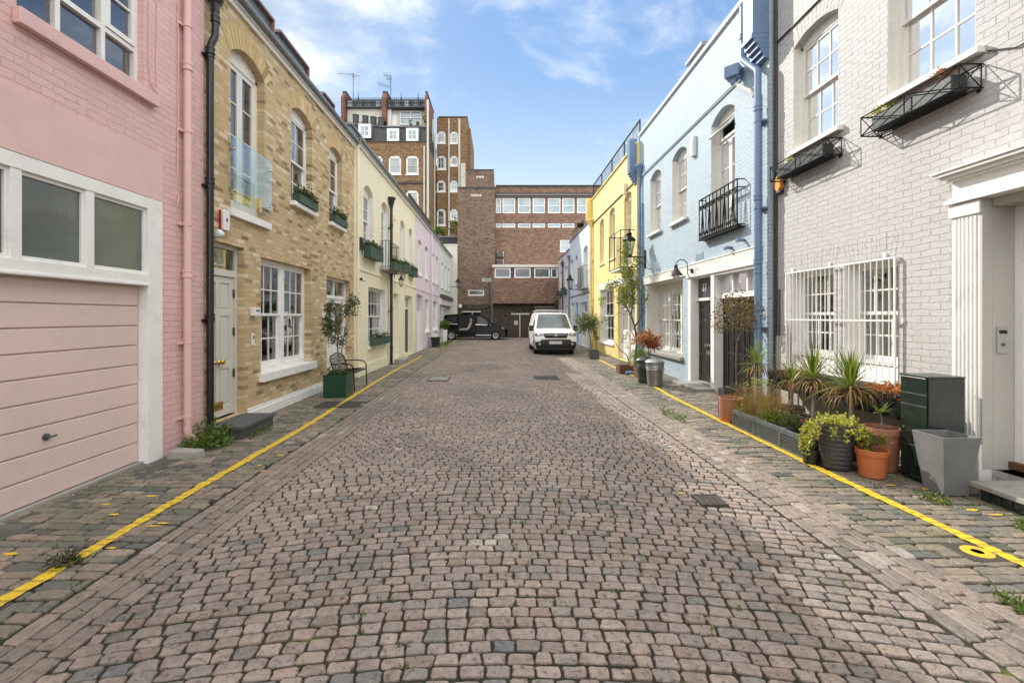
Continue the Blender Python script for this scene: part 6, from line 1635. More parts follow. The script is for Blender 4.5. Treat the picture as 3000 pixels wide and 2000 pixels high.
# bench
t = thing('bench', 'black metal garden bench with a slatted back against the cream house', 'bench', (-3.6,10.84,0)); BK = M['blackiron']
m = MB()
for k in range(9): yy = 10.40+.11*k; m.tube([(-3.34,yy-.02,.415),(-3.45,yy-.02,.44),(-3.78,yy-.02,.41)],.008,5)
m.tube([(-3.34,10.36,.415),(-3.34,11.32,.415)],.014,6); m.tube([(-3.78,10.36,.41),(-3.78,11.32,.41)],.014,6)
for k in range(3): xx = -3.44-.11*k; m.tube([(xx,10.36,.428),(xx,11.32,.428)],.007,5)
m.build('seat', BK, t)
m = MB(); m.tube([(-3.78,10.38,.41),(-3.88,10.38,.72),(-3.90,10.48,.80),(-3.91,10.84,.84),(-3.90,11.2,.80),(-3.88,11.30,.72),(-3.78,11.30,.41)],.015,6)
for k in range(12): yy = 10.45+.07*k; m.tube([(-3.79,yy,.43),(-3.90,yy,.81)],.007,5)
for z_ in (.5,.58,.66,.73): m.tube([(-3.78-.26*(z_-.41),10.4,z_),(-3.78-.26*(z_-.41),11.28,z_)],.007,5)
m.build('backrest', BK, t)
for yy in (10.36,11.32):
    m = MB(); m.tube([(-3.86,yy,.62),(-3.55,yy,.63),(-3.40,yy,.61),(-3.335,yy,.54),(-3.325,yy,.3),(-3.315,yy,.0)],.015,7); m.build('arm', BK, t)
    m = MB(); m.tube([(-3.78,yy,.41),(-3.84,yy,.0)],.015,7); m.build('leg', BK, t)
# weeds by the pink pipe, stone block
t = thing('stone_trough', 'weathered stone block holding back weeds at the pink drainpipe', 'stone', (-3.77,5.55,0))
m = MB(); m.hexa([(-3.98,5.42,-.02),(-3.62,5.42,-.02),(-3.60,5.58,-.02),(-3.98,5.60,-.02),(-3.97,5.43,.10),(-3.63,5.44,.085),(-3.62,5.57,.09),(-3.97,5.59,.105)]); m.build('block', M['stone'], t, bevel=.012)
def weedclump(name, label, c, n, L, W, rad, mat='weed', cat='weeds', h=.2, grp=None, stems=0):
    t = thing(name, label, cat, c, grp); m = MB()
    for i in range(n):
        a = R.uniform(0,2*PI); rr = rad[0]*R.random()**.6
        p = Vector((c[0]+rr*math.cos(a), c[1]+rad[1]*R.random()**.6*math.sin(a), c[2]+abs(R.gauss(0,.45))*h))
        leaf(m, p, rvec()+Vector((0,0,.5)), rvec(), L*R.uniform(.5,1.2), W*R.uniform(.7,1.2), R.random())
    m.build('foliage', M[mat], t, recalc=False)
    if stems:
        m = MB()
        for i in range(stems): m.tube([(c[0]+R.gauss(0,.03),c[1]+R.gauss(0,.03),c[2]),(c[0]+R.gauss(0,rad[0]*.5),c[1]+R.gauss(0,.06),c[2]+h*R.uniform(.5,1)),(c[0]+R.gauss(0,rad[0]),c[1]+R.gauss(0,.1),c[2]+h*R.uniform(.7,1.5))],.004,5)
        m.build('stem', M['bark'], t)
    return t
weedclump('weed_clump','lush green weeds round the foot of the pink and black drainpipes',(-3.84,5.98,.0),620,.085,.035,(.26,.38),h=.28)
weedclump('weed_clump','dark wiry weed growing through the yellow line in front of the pink garage',(-2.98,3.13,.0),170,.05,.016,(.09,.07),'darkleaf',h=.06,stems=12)
weedclump('weed_clump','flat green grass patch in the gutter opposite the terracotta pots',(2.95,7.8,.0),200,.07,.016,(.14,.55),h=.05)
weedclump('weed_clump','green grass clump in the gutter closest to the camera',(3.02,2.62,.0),160,.055,.012,(.06,.16),h=.05)
weedclump('weed_clump','small tuft of grass on the pavement in front of the grey step',(4.22,3.62,.0),120,.055,.016,(.09,.08),h=.05)
weedclump('weed_clump','pale weeds between the yellow line and the tapered grey planter',(4.02,4.2,.0),130,.055,.016,(.12,.12),h=.05)
weedclump('weed_clump','leafy weeds under the black bench by the cream house',(-3.8,11.1,.0),150,.07,.03,(.14,.3),h=.18)
weedclump('weed_clump','weeds below the front edge of the dark slate step',(-3.50,6.7,.0),130,.05,.02,(.06,.3),h=.08)
weedclump('weed_clump','mossy weeds along the kerb by the small wheeled bin',(-3.3,26.5,.0),200,.12,.04,(.28,2.6),h=.12)
weedclump('weed_clump','green weeds at the end of the yellow line beside the topiary',(-3.35,29.6,.0),200,.12,.04,(.3,1.6),h=.12)
m = MB()
for i in range(330):
    sd = R.random()
    if sd < .25: x = R.uniform(-4.03,-3.9); y = R.uniform(3,34)
    elif sd < .5: x = R.uniform(2.4,3.4); y = R.uniform(2,18)
    elif sd < .62: x = R.uniform(3.7,4.9); y = R.uniform(2.4,4.6)
    elif sd < .8: x = R.uniform(-3.6,-2.3); y = R.uniform(2,16)
    else: x = R.gauss(.0,.7); y = R.gauss(3.3,.8)
    k = 3 if sd < .8 else 2
    for q in range(R.randint(3,10)): leaf(m, Vector((x+R.gauss(0,.02),y+R.gauss(0,.02),-.01)), rvec()*.5+Vector((0,0,.5)), rvec(), R.uniform(.02,.042), .011, R.random())
o = m.build('joint_weeds', M['weed'], None, recalc=False); o['kind'] = 'stuff'; o['label'] = 'tiny weeds sprouting in the joints of the setts'
m = MB()
for i in range(26):
    x = R.choice([R.uniform(-3.9,-2.4),R.uniform(2.6,4.6),R.uniform(-2,2.4)]); y = R.uniform(2.2,9)
    leaf(m, Vector((x,y,.012)), Vector((R.uniform(-1,1),R.uniform(-1,1),.1)), Vector((0,0,1)), R.uniform(.025,.05), .025, R.random())
o = m.build('leaf_litter', M['dry'], None, recalc=False); o['kind'] = 'stuff'; o['label'] = 'fallen dry leaves scattered on the setts'
# wheeled bin and topiary at the far left
t = thing('wheeled_bin', 'small dark green wheeled bin by the lilac house', 'bin', (-3.62,25.6,0))
m = MB(); m.hexa([(-3.82,25.45,.04),(-3.44,25.45,.04),(-3.44,25.8,.04),(-3.82,25.8,.04),(-3.87,25.38,.52),(-3.39,25.38,.52),(-3.39,25.88,.52),(-3.87,25.88,.52)]); m.build('body', M['plasticblack'], t, bevel=.02)
m = MB(); m.box(-3.90,25.34,.52,-3.36,25.92,.57); m.build('lid', M['greenbox'], t, bevel=.02)
for x_ in (-3.8,-3.46): m = MB(); m.lathe([(.02,-.03),(.09,-.03),(.09,.03),(.02,.03)],(x_,25.82,.09),12,ax=Matrix.Rotation(PI/2,3,'Y')); m.build('wheel', M['rubber'], t)
t = thing('crate', 'pale plastic crate with purple contents resting on the dark wheeled bin', 'crate', (-3.75,25.55,.57)); m = MB(); m.box(-3.88,25.4,.572,-3.55,25.8,.68); m.build('body', M['plastwhite'], t, bevel=.01); m = MB(); m.box(-3.85,25.45,.68,-3.6,25.75,.78); m.build('contents', M['lilacpaint'], t, bevel=.02)
for x_,y_,lb in ((-3.95,30.6,'round topiary bush in a tall white planter against the mint shopfront'),(-3.66,30.3,'round topiary bush in a tall white planter on the road side')):
    t = thing('topiary_tree', lb, 'topiary', (x_,y_,0), 'clipped bushes in white planters'); m = MB(); m.hexa([(x_-.11,y_-.11,0),(x_+.11,y_-.11,0),(x_+.11,y_+.11,0),(x_-.11,y_+.11,0),(x_-.15,y_-.15,.85),(x_+.15,y_-.15,.85),(x_+.15,y_+.15,.85),(x_-.15,y_+.15,.85)]); m.build('planter', M['white'], t, bevel=.01)
    m = MB(); crown(m,(x_,y_,1.18),(.34,.34,.30),520,.10,.05,30,.3); m.build('foliage', M['green'], t, recalc=False)
# ---- right side, far to near
t = thing('potted_tree', 'bushy bay tree with two stems in a square dark pot beside the van', 'potted tree', (3.8,18.45,0))
boxpot(t,3.60,3.98,18.25,18.65,.36,'graydoor')
lf = MB(); tips = crown(lf,(3.48,18.45,1.47),(.46,.5,.48),1500,.10,.042,34,.33); tips += crown(lf,(3.9,18.4,.95),(.12,.14,.3),120,.09,.04,8); lf.build('foliage', M['olive'], t, recalc=False)
m = MB(); m.tube([(3.68,18.42,.3),(3.66,18.42,.8),(3.55,18.44,1.3)],[.022,.02,.012],7); m.tube([(3.9,18.45,.3),(3.88,18.45,.8),(3.75,18.45,1.4)],[.02,.018,.01],7); branches(m,(0,0,0),[(3.55,18.44,1.25),(3.75,18.45,1.35),(3.88,18.45,.8)],tips,.009); m.build('trunk', M['bark'], t)
# climber
t = thing('climbing_vine', 'old climbing vine with bare twisted stems in front of the yellow house door', 'climber', (4.45,14.95,0))
m = MB()
m.tube([(4.48,14.95,.0),(4.46,14.95,.5),(4.50,14.95,.9),(4.42,14.93,1.38)],[.045,.04,.035,.032],8)
m.tube([(4.42,14.93,1.38),(4.30,14.95,1.75),(4.12,15.0,2.1),(4.0,15.2,2.25)],[.03,.025,.02,.012],7)
m.tube([(4.42,14.93,1.38),(4.6,14.95,1.65),(4.68,15.0,1.8),(4.66,15.1,2.3)],[.03,.024,.02,.01],7)
m.tube([(4.30,14.95,1.75),(4.38,15.0,2.2),(4.36,15.1,2.9),(4.28,15.2,3.4),(4.22,15.2,4.1)],[.02,.018,.014,.01,.006],6)
m.tube([(4.50,14.95,.85),(4.3,15.0,1.3),(4.32,15.05,1.9)],[.014,.012,.008],5)
m.tube([(4.3,14.95,1.75),(4.3,16.5,1.85),(4.5,18.6,1.55),(4.6,20.4,1.2)],[.014,.011,.008,.005],5)
m.tube([(4.36,15.1,2.7),(4.4,17,3.0),(4.5,19,3.05),(4.55,20,3.1)],[.012,.01,.008,.004],5)
m.tube([(4.2,14.6,.1),(4.15,14.9,.45),(4.0,15.3,.62),(3.95,15.9,.95)],[.022,.018,.014,.006],6)
m.build('stem', M['bark'], t)
lf = MB()
for c_,rd,n,cl in (((4.22,15.2,3.9),(.20,.3,.32),190,10),((4.22,15.2,3.35),(.22,.3,.4),230,12),((4.30,15.15,2.75),(.32,.4,.36),330,16),((4.36,15.1,2.25),(.3,.35,.3),170,12),((4.12,15.5,2.35),(.22,.4,.3),130,9),((4.45,18.0,2.95),(.2,1.1,.2),170,12),((4.5,20,2.4),(.14,.6,.2),70,6),((4.55,20.2,1.5),(.12,.8,.3),60,7),((4.52,15,3.5),(.12,.2,.5),70,8),((4.74,14.9,2.3),(.1,.2,.5),40,6),((4.2,15.2,.9),(.12,.2,.25),30,6)):
    crown(lf,c_,rd,int(n*1.45),.092,.052,cl+4,.42,.3)
lf.build('foliage', M['vine'], t, recalc=False)
# troughs and bins by the blue house
t = thing('trough_planter', 'low dark trough with a blue bottle beside it near the vine', 'planter', (3.75,13.7,0)); boxpot(t,3.55,3.98,13.5,13.95,.24,'wood')
t = thing('bottle', 'blue plastic bottle lying against the low dark trough', 'bottle', (3.85,13.3,0)); m = MB(); m.lathe([(0,-.14),(.05,-.14),(.055,-.12),(.055,.06),(.02,.10),(.018,.14),(0,.14)],(3.82,13.35,.06),14,ax=Matrix.Rotation(PI/2,3,'Y')); m.build('body', M['bluepaint'], t, smooth=True); m = MB(); m.lathe([(0,.14),(.022,.14),(.022,.165),(0,.165)],(3.82,13.35,.06),12,ax=Matrix.Rotation(PI/2,3,'Y')); m.build('cap', M['plastwhite'], t)
t = thing('potted_bush', 'feathery bright green bush in a tall square pot beside the bins', 'potted plant', (3.93,12.75,0)); boxpot(t,3.78,4.1,12.55,12.9,.36,'wood')
m = MB(); crown(m,(3.9,12.72,.60),(.30,.30,.24),950,.075,.010,30,.35); blades(m,(3.9,12.72,.34),170,.42,.007,.10,.8); m.build('foliage', M['green'], t, recalc=False)
def dustbin(label, x, y, s, mat, lid):
    t = thing('dustbin', label, 'dustbin', (x,y,0)); m = MB()
    pr = [(.165*s,.0),(.172*s,.01),(.175*s,.04)]
    pr += [(.205*s+.0*k,.1) for k in range(1)]
    pr = [(.170*s,.0),(.176*s,.03),(.190*s,.16)]
    for k in range(3): z_ = .40+.035*k; pr += [(.207*s+.002*k,z_),(.214*s+.002*k,z_+.01),(.208*s+.002*k,z_+.02)]
    pr += [(.217*s,.56),(.225*s,.585),(.217*s,.60)]
    m.lathe(pr,(x,y,0),32); bd = m.build('body', M[mat], t, smooth=True)
    for a in (-.9,2.2):
        m = MB(); ca,sa = math.cos(a),math.sin(a); c_ = Vector((x+.215*s*ca,y+.215*s*sa,.46)); tg = Vector((-sa,ca,0)); ou = Vector((ca,sa,0))
        m.tube([c_-tg*.06,c_-tg*.06+ou*.03-Vector((0,0,.05)),c_+tg*.06+ou*.03-Vector((0,0,.05)),c_+tg*.06],.006,6); m.build('handle', M[mat], t)
    m = MB(); m.lathe([(.232*s,.585),(.236*s,.60),(.228*s,.612),(.15*s,.665),(.06*s,.695),(0,.70)],(x,y,0),32); m.build('lid', M[lid], t, smooth=True)
    m = MB(); m.tube([(x-.05,y,.68),(x-.045,y,.725),(x+.045,y,.725),(x+.05,y,.68)],.007,6); m.build('lid_handle', M[lid], t)
dustbin('galvanised steel dustbin with ridged sides and a domed lid', 3.80,11.17,1.0,'zinc','zinc')
dustbin('dark green round dustbin half hidden behind the steel one', 3.72,11.68,.98,'chargreen','chargreen')
t = thing('potted_tree', 'standard plant with a ball of coppery red leaves behind the dustbins', 'potted tree', (3.95,12.05,0))
rimpot(t,(3.95,12.05,0),[(.13,0),(.17,.3),(.18,.3),(.18,.34),(.15,.34),(.14,.28)],'potdark',.15,.29)
m = MB(); m.tube([(3.95,12.05,.28),(3.98,12.03,.6),(3.92,12.0,.78),(3.90,11.98,.95)],[.016,.014,.012,.01],6)
lf = MB(); tips = crown(lf,(3.86,11.95,1.13),(.40,.34,.22),620,.11,.05,26,.3,.2); branches(m,(0,0,0),[(3.90,11.98,.93)],tips,.006); m.build('trunk', M['bark'], t); lf.build('foliage', M['copper'], t, recalc=False)
t = thing('door_step','flat worn stone slab at the black door of the blue house','step',(4.67,11.1,0)); m = MB(); m.box(4.42,10.35,-.02,4.89,11.85,.065); m.build('tread',M['stone'],t,bevel=.012); m = MB(); m.box(4.46,10.4,-.05,4.89,11.8,-.021); m.build('riser',M['concrete'],t)
# maple
t = thing('potted_tree', 'small maple with dry brown leaves in front of the blue pipe', 'potted tree', (4.35,8.3,0))
boxpot(t,4.18,4.52,8.14,8.46,.42,'graydoor')
m = MB(); F = [(4.36,8.36,1.25),(4.50,8.42,1.42),(4.22,8.4,1.45),(4.55,8.5,1.6)]
m.tube([(4.34,8.3,.38),(4.31,8.31,.8),(4.36,8.36,1.25)],[.026,.021,.018],7)
for f_ in F[1:]: m.tube([F[0],f_],[.016,.010],6)
lf = MB(); tips = crown(lf,(4.42,8.42,1.82),(.54,.56,.36),760,.06,.036,34,.34,.45); tips += crown(lf,(4.05,8.4,1.5),(.18,.2,.18),70,.055,.03,7,.4,.4); branches(m,(0,0,0),F+[(4.3,8.4,1.7),(4.6,8.5,1.8)],tips,.007); m.build('trunk', M['bark'], t); lf.build('foliage', M['maple'], t, recalc=False)
# cordylines
def cordyline(label, x, y, z, L, n, seed, potmat='potdark', tilt=0., grp='spiky cordylines in front of the grey house', dead=58):
    global R; keep = R; R = random.Random(seed)
    t = thing('cordyline', label, 'cordyline', (x,y,0), grp)
    rimpot(t,(x,y,0),[(.12,0),(.165,.32),(.18,.32),(.18,.36),(.155,.36),(.15,.3)],potmat,.15,.31)
    m = MB(); m.tube([(x,y,.29),(x+.01,y,.29+(z-.29)*.5),(x,y,z)],[.028,.024,.026],8); m.build('trunk', M['palebark'], t)
    m = MB()
    for i in range(n):
        a = R.uniform(0,2*PI); el = R.uniform(.05,1.45) if i > n*.25 else R.uniform(.9,1.5)
        d = Vector((math.cos(a)*math.cos(el),math.sin(a)*math.cos(el),math.sin(el))); l = L*R.uniform(.7,1.1); sd = d.cross(Vector((0,0,1))).normalized()
        W_ = R.uniform(.014,.027); p = Vector((x,y,z+R.uniform(-.05,.06))); vs = []; sag = (R.uniform(.02,.2)+(.5*R.random() if R.random() < .3 else 0))*math.cos(el); S_ = 5
        for k in range(S_+1):
            f_ = k/S_; q = p+d*(l*f_)-Vector((0,0,sag*l*f_*f_*1.6)); w_ = W_*(.55+.9*f_ if f_ < .4 else .95)*(1-max(0,(f_-.4)/.6)**1.5)*.5+.0005
            nn = sd.cross(d)*w_*.35; vs += [q+sd*w_+nn, q, q-sd*w_+nn]
        fs = []
        for k in range(S_): fs += [(3*k,3*k+1,3*k+4,3*k+3),(3*k+1,3*k+2,3*k+5,3*k+4)]
        m.add(vs, fs, R.random())
    m.build('foliage', M['spiky'], t, recalc=False)
    m = MB()
    for i in range(dead):
        a = R.uniform(0,2*PI); d = Vector((math.cos(a),math.sin(a),0)); l = L*R.uniform(.6,.95); sd = Vector((-d.y,d.x,0)); p = Vector((x,y,z-R.uniform(.0,.12))); vs = []
        o1 = R.uniform(.35,.8)
        for k in range(6):
            f_ = k/5; q = p+d*(l*o1*math.sin(f_*1.5))+Vector((0,0,l*(.16*math.sin(f_*2.2)-.62*f_*f_*(1.15-o1*.6)))); q.z = max(q.z,.05); w_ = .009*(1-f_**2)+.0008; vs += [q+sd*w_,q-sd*w_]
        m.add(vs,[(2*k,2*k+1,2*k+3,2*k+2) for k in range(5)],R.random())
    m.build('dead_leaves', M['dry'], t, recalc=False)
    R = keep; return t
cordyline('spiky cordyline in front of the tall blue drainpipe',4.30,7.62,.90,.46,58,21)
cordyline('smallest cordyline, half hidden behind the dry brown grass',4.38,6.85,.74,.34,34,22,dead=20)
cordyline('spiky cordyline before the far window of the white grille',4.22,6.13,.87,.50,64,23)
cordyline('tallest fullest cordyline, closest to the dark green parcel box',4.22,5.48,.85,.56,74,24,dead=80)
t = thing('trough_planter','long black trough on legs under the white window grille','planter',(4.74,6.3,0))
m = MB(); x0,x1,y0,y1 = 4.56,4.93,5.02,7.75
m.box(x0,y0,.52,x0+.02,y1,.80); m.box(x1-.02,y0,.52,x1,y1,.80); m.box(x0+.02,y0,.52,x1-.02,y0+.02,.80); m.box(x0+.02,y1-.02,.52,x1-.02,y1,.80); m.box(x0+.02,y0+.02,.52,x1-.02,y1-.02,.74)
tr = m.build('trough',M['plasticblack'],t,bevel=.004); m = MB()
for a_,b_ in ((x0,x1),): 
    m.bar((a_,y0-.012,.53),(b_,y0-.012,.79),.009); m.bar((a_,y0-.012,.79),(b_,y0-.012,.53),.009); m.bar((a_,y0-.012,.79),(b_,y0-.012,.79),.012); m.bar((a_,y0-.012,.53),(b_,y0-.012,.53),.012)
for k in range(14):
    ya = y0+(y1-y0)*k/14; yb = y0+(y1-y0)*(k+1)/14; m.bar((x0-.010,ya,.53),(x0-.010,yb,.79),.007); m.bar((x0-.010,ya,.79),(x0-.010,yb,.53),.007)
m.build('lattice',M['blackiron'],t)
for xx in (x0+.03,x1-.03):
    for yy in (y0+.05,y1-.05): m = MB(); m.bar((xx,yy,0),(xx,yy,.52),.018); m.build('leg',M['blackiron'],t)
t = thing('dry_plant','dried orange flower heads spilling from the long black trough','plant',(4.7,5.45,.8)); m = MB(); crown(m,(4.64,5.45,.83),(.20,.26,.07),520,.05,.02,24,.6); m.build('blossom',M['flowerorange'],t,recalc=False); m = MB(); blades(m,(4.68,5.45,.74),60,.12,.005,.1,.9); m.build('stem',M['dry'],t,recalc=False)
t = thing('dry_plant','tangle of dead stems at the end of the black trough by the maple','plant',(4.7,7.2,.74)); m = MB(); blades(m,(4.7,7.2,.74),130,.32,.006,.16,1.); m.build('foliage',M['dry'],t,recalc=False)
# front row: lattice troughs
for k,(ya,yb) in enumerate(((6.50,7.08),(5.91,6.49),(5.32,5.90))):
    lb = ['grey lattice trough next to the tall terracotta pot','middle one of three grey lattice troughs along the yellow line','grey lattice trough half covered by the golden creeper'][k]
    t = thing('trough_planter', lb, 'planter', (3.74,(ya+yb)/2,0), 'grey lattice troughs along the line')
    x0,x1 = 3.62,3.87; h_ = .265
    m = MB(); m.box(x0+.012,ya,.0,x0+.03,yb,h_-.02); m.box(x1-.02,ya,0,x1,yb,h_-.02); m.box(x0+.03,ya,0,x1-.02,ya+.02,h_-.02); m.box(x0+.03,yb-.02,0,x1-.02,yb,h_-.02); m.box(x0+.03,ya+.02,.02,x1-.02,yb-.02,.05)
    m.box(x0,ya,h_-.0195,x0+.045,yb,h_); m.box(x1-.035,ya,h_-.0195,x1,yb,h_); m.box(x0+.045,ya,h_-.0195,x1-.035,ya+.03,h_); m.box(x0+.045,yb-.03,h_-.0195,x1-.035,yb,h_)
    tr = m.build('trough',M['troughgray'],t,bevel=.003)
    m = MB(); m.box(x0-.002,ya,.0,x0+.011,ya+.022,h_-.021); m.box(x0-.002,yb-.022,.0,x0+.011,yb,h_-.021); m.box(x0,ya+.022,.0,x0+.011,yb-.022,.03); m.box(x0,ya+.022,h_-.055,x0+.011,yb-.022,h_-.021)
    L_ = yb-ya-.05; nn = 11; hh_ = h_-.085
    for q in range(-5,nn):
        for s_ in (1,-1):
            a0 = ya+.025+L_*q/nn; a1 = a0+L_*4.5/nn; z0,z1 = .03,.03+hh_
            lo,hi = max(a0,ya+.022),min(a1,yb-.022)
            if hi-lo < .02: continue
            f0=(lo-a0)/(a1-a0); f1=(hi-a0)/(a1-a0)
            if s_ < 0: f0,f1 = 1-f0,1-f1
            m.bar((x0+.008+(.002 if s_ > 0 else -.001),lo,z0+(z1-z0)*f0),(x0+.008+(.002 if s_ > 0 else -.001),hi,z0+(z1-z0)*f1),.006)
    m.build('lattice',M['troughgray'],t)
    m = MB(); m.box(x0+.03,ya+.02,.051,x1-.02,yb-.02,h_-.05); m.build('soil',M['soil'],t)
t = thing('dry_grass','clump of brown dried grass rising from the lattice troughs','grass clump',(3.95,6.75,.2)); t['kind'] = 'thing'; m = MB(); blades(m,(3.90,6.72,.2),420,.58,.006,.13,.7,(0,.8)); blades(m,(4.05,7.05,.15),260,.60,.006,.12,.6,(.2,.9)); blades(m,(3.85,6.45,.2),160,.42,.006,.10,.8,(0,1)); m.build('blades',M['dry'],t,recalc=False); m = MB(); crown(m,(4.0,7.1,.66),(.22,.24,.10),200,.035,.02,14,.5); m.build('seed_heads',M['golden'],t,recalc=False)
weedclump('small_shrub','small bluish green shrub growing in the middle lattice trough',(3.78,5.95,.24),330,.055,.022,(.12,.12),'darkleaf','shrub',.26)
t = thing('terracotta_pot','straight sided terracotta pot standing at the end of the lattice troughs','pot',(3.76,7.42,0)); rimpot(t,(3.76,7.42,0),[(.165,0),(.172,.01),(.178,.36),(.184,.362),(.184,.39),(.160,.39),(.155,.33)],'terracotta',.157,.345)
m = MB(); blades(m,(3.76,7.42,.34),40,.16,.005,.07,.6); m.build('dead_stems',M['dry'],t,recalc=False)
t = thing('pot','black square pot behind the straight terracotta pot','pot',(3.95,7.86,0)); boxpot(t,3.82,4.06,7.74,7.98,.46,'plasticblack')
# wilder growth round the pots
for x_,y_,n_,l_,lb in ((4.05,6.45,150,.34,'loose straw coloured grass leaning out behind the lattice troughs'),(4.45,5.85,120,.30,'dead straw tangle between the two biggest cordylines'),(4.1,7.75,110,.42,'thin yellowing grass beside the square black pot')):
    t = thing('dry_grass', lb, 'grass clump', (x_,y_,0)); t['kind'] = 'thing'; m = MB(); blades(m,(x_,y_,.06),n_,l_*1.5,.006,.13,.95,(.1,1)); m.build('blades',M['dry'],t,recalc=False); m = MB(); blades(m,(x_,y_,.04),n_//3,l_,.010,.15,.8,(.2,.9)); m.build('green_blades',M['spiky'],t,recalc=False)
for x_,y_,z_,rx,n_,mt_,lb in ((3.8,6.35,.24,.13,130,'green','low green seedlings filling the trough beside the small shrub'),(3.78,6.95,.24,.12,110,'vine','yellow green sprouts in the trough by the terracotta pot'),(4.15,5.75,.1,.22,260,'darkleaf','dark leafy plant low down between the pots and the black trough'),(3.85,5.55,.24,.14,140,'copper','reddish leaves at the creeper end of the lattice troughs')):
    weedclump('small_plant', lb, (x_,y_,z_), n_, .07, .03, (rx,rx*1.3), mt_, 'plant', .2)
# ribbed pot with creeper
t = thing('potted_plant','dark ribbed pot overflowing with golden creeping foliage','potted plant',(3.78,5.12,0))
pr = [(.125,0),(.13,.01)]
for k in range(9): z_ = .02+.05*k; r_ = .13+.058*(z_/.5)**.9; pr += [(r_+.003,z_),(r_+.008,z_+.025),(r_+.004,z_+.043)]
pr += [(.192,.475),(.197,.485),(.197,.505),(.175,.505),(.165,.44)]
rimpot(t,(3.78,5.12,0),pr,'potdark',.165,.455,36)
lf = MB(); st = MB()
for i in range(300):
    a = R.uniform(0,2*PI); rr = .2*R.random()**.5; leaf(lf, Vector((3.78+rr*math.cos(a),5.12+rr*math.sin(a),.49+abs(R.gauss(0,.035))+.04*R.random())), rvec()+Vector((0,0,.5)), rvec(), R.uniform(.025,.045), .03, R.random()*.7+.3)
for i in range(72):
    a = R.choice([R.gauss(2.75,.45),R.gauss(5.75,.35),R.uniform(0,2*PI)]); L_ = R.uniform(.02,.12) if 3.5 < a < 5.2 else R.uniform(.08,.46)
    p = Vector((3.78+.19*math.cos(a),5.12+.19*math.sin(a),.50)); pts = [p]; o_ = Vector((math.cos(a),math.sin(a),0)); n_ = max(3,int(L_/.03))
    for k in range(n_):
        f_ = (k+1)/n_; out = .07*min(1,f_*2.2)+R.gauss(0,.012)+(.05*f_ if math.cos(a) < 0 else 0); q = Vector((p.x+o_.x*out+R.gauss(0,.012),p.y+o_.y*out+R.gauss(0,.012),.50-L_*f_**1.25)); pts.append(q)
        for w in range(4): leaf(lf, q+rvec()*.02, rvec()+o_*.6, rvec(), R.uniform(.025,.042), .028, min(1,R.random()*.8+.1))
    st.tube(pts,.0022,4,False)
st.build('stem',M['dry'],t,recalc=False); lf.build('foliage',M['golden'],t,recalc=False)
t = thing('terracotta_pot','large terracotta pot with a young agave against the parcel box','potted plant',(4.28,5.10,0)); rimpot(t,(4.28,5.10,0),[(.13,0),(.135,.01),(.165,.40),(.178,.402),(.178,.47),(.160,.47),(.152,.40)],'terracotta',.153,.425)
m = MB()
for k in range(13):
    a = k*2.4; el = R.uniform(.25,1.1); d = Vector((math.cos(a)*math.cos(el),math.sin(a)*math.cos(el),math.sin(el))); l = R.uniform(.14,.24); sd = d.cross(Vector((0,0,1))).normalized(); vs = []
    for q in range(5):
        f_ = q/4; p = Vector((4.25,5.08,.62))+d*l*f_-Vector((0,0,.05*f_*f_)); w_ = .02*(1-f_**2)+.001; vs += [p+sd*w_,p-sd*w_]
    m.add(vs,[(2*q,2*q+1,2*q+3,2*q+2) for q in range(4)],R.random())
m.build('foliage',M['spiky'],t,recalc=False); m = MB(); m.tube([(4.28,5.1,.42),(4.27,5.09,.55),(4.25,5.08,.63)],.010,6); m.build('stem',M['palebark'],t)
t = thing('plastic_pot','bright orange plastic pot with a small succulent on the pavement','potted plant',(3.98,4.87,0)); rimpot(t,(3.98,4.87,0),[(.112,0),(.118,.006),(.140,.235),(.150,.237),(.153,.29),(.147,.294),(.138,.285),(.132,.22)],'orangeplastic',.133,.245)
m = MB(); crown(m,(4.04,4.90,.40),(.10,.10,.08),150,.035,.022,10,.4); m.build('foliage',M['vine'],t,recalc=False); m = MB()
for k in range(6): m.tube([(3.99+R.gauss(0,.02),4.88+R.gauss(0,.02),.24),(4.02+R.gauss(0,.05),4.89+R.gauss(0,.05),.42)],.004,5)
m.build('stem',M['bark'],t)
for x_,y_,r_,h_,lb in ((3.98,5.28,.11,.20,'low black pot between the ribbed pot and the terracotta pot'),(3.60,5.28,.09,.17,'small black pot hidden under the golden creeper')):
    t = thing('plastic_pot',lb,'pot',(x_,y_,0)); rimpot(t,(x_,y_,0),[(r_*.75,0),(r_,h_-.02),(r_*1.06,h_-.018),(r_*1.06,h_),(r_*.92,h_),(r_*.9,h_-.03)],'plasticblack',r_*.9,h_-.03,20)
    m = MB(); crown(m,(x_,y_,h_+.04),(r_*.9,r_*.9,.06),90,.04,.02,8,.4); m.build('foliage',M['green'],t,recalc=False)
# parcel box
t = thing('parcel_box','tall dark green metal parcel box with a silver top handle','parcel box',(4.48,4.78,0))
x0,x1,y0,y1,h_ = 4.32,4.70,4.60,4.92,1.09
m = MB(); m.box(x0+.012,y0,.0,x1,y1,h_-.012); m.build('body',M['parcelbox'],t,bevel=.005)
m = MB(); m.box(x0-.004,y0-.006,h_-.011,x1+.004,y1+.006,h_+.004); m.build('top',M['parcelbox'],t,bevel=.003)
zs = [.02,.36,.78,.90,1.07]
for a_,b_ in zip(zs[:-1],zs[1:]):
    m = MB(); m.box(x0,y0+.012,a_+.003,x0+.0115,y1-.012,b_-.003); d_ = m.build('door' if b_-a_ > .2 else 'flap',M['parcelbox'],t,bevel=.003)
    if a_ > .1: m = MB(); m.box(x0-.003,y0+.014,a_-.0028,x0+.01,y1-.014,a_+.0028); m.build('trim',M['zinc'],d_)
m = MB(); m.tube([(x0-.006,y0+.02,1.068),(x0-.006,y1-.02,1.068)],.007,6); m.build('handle',M['chrome'],t)
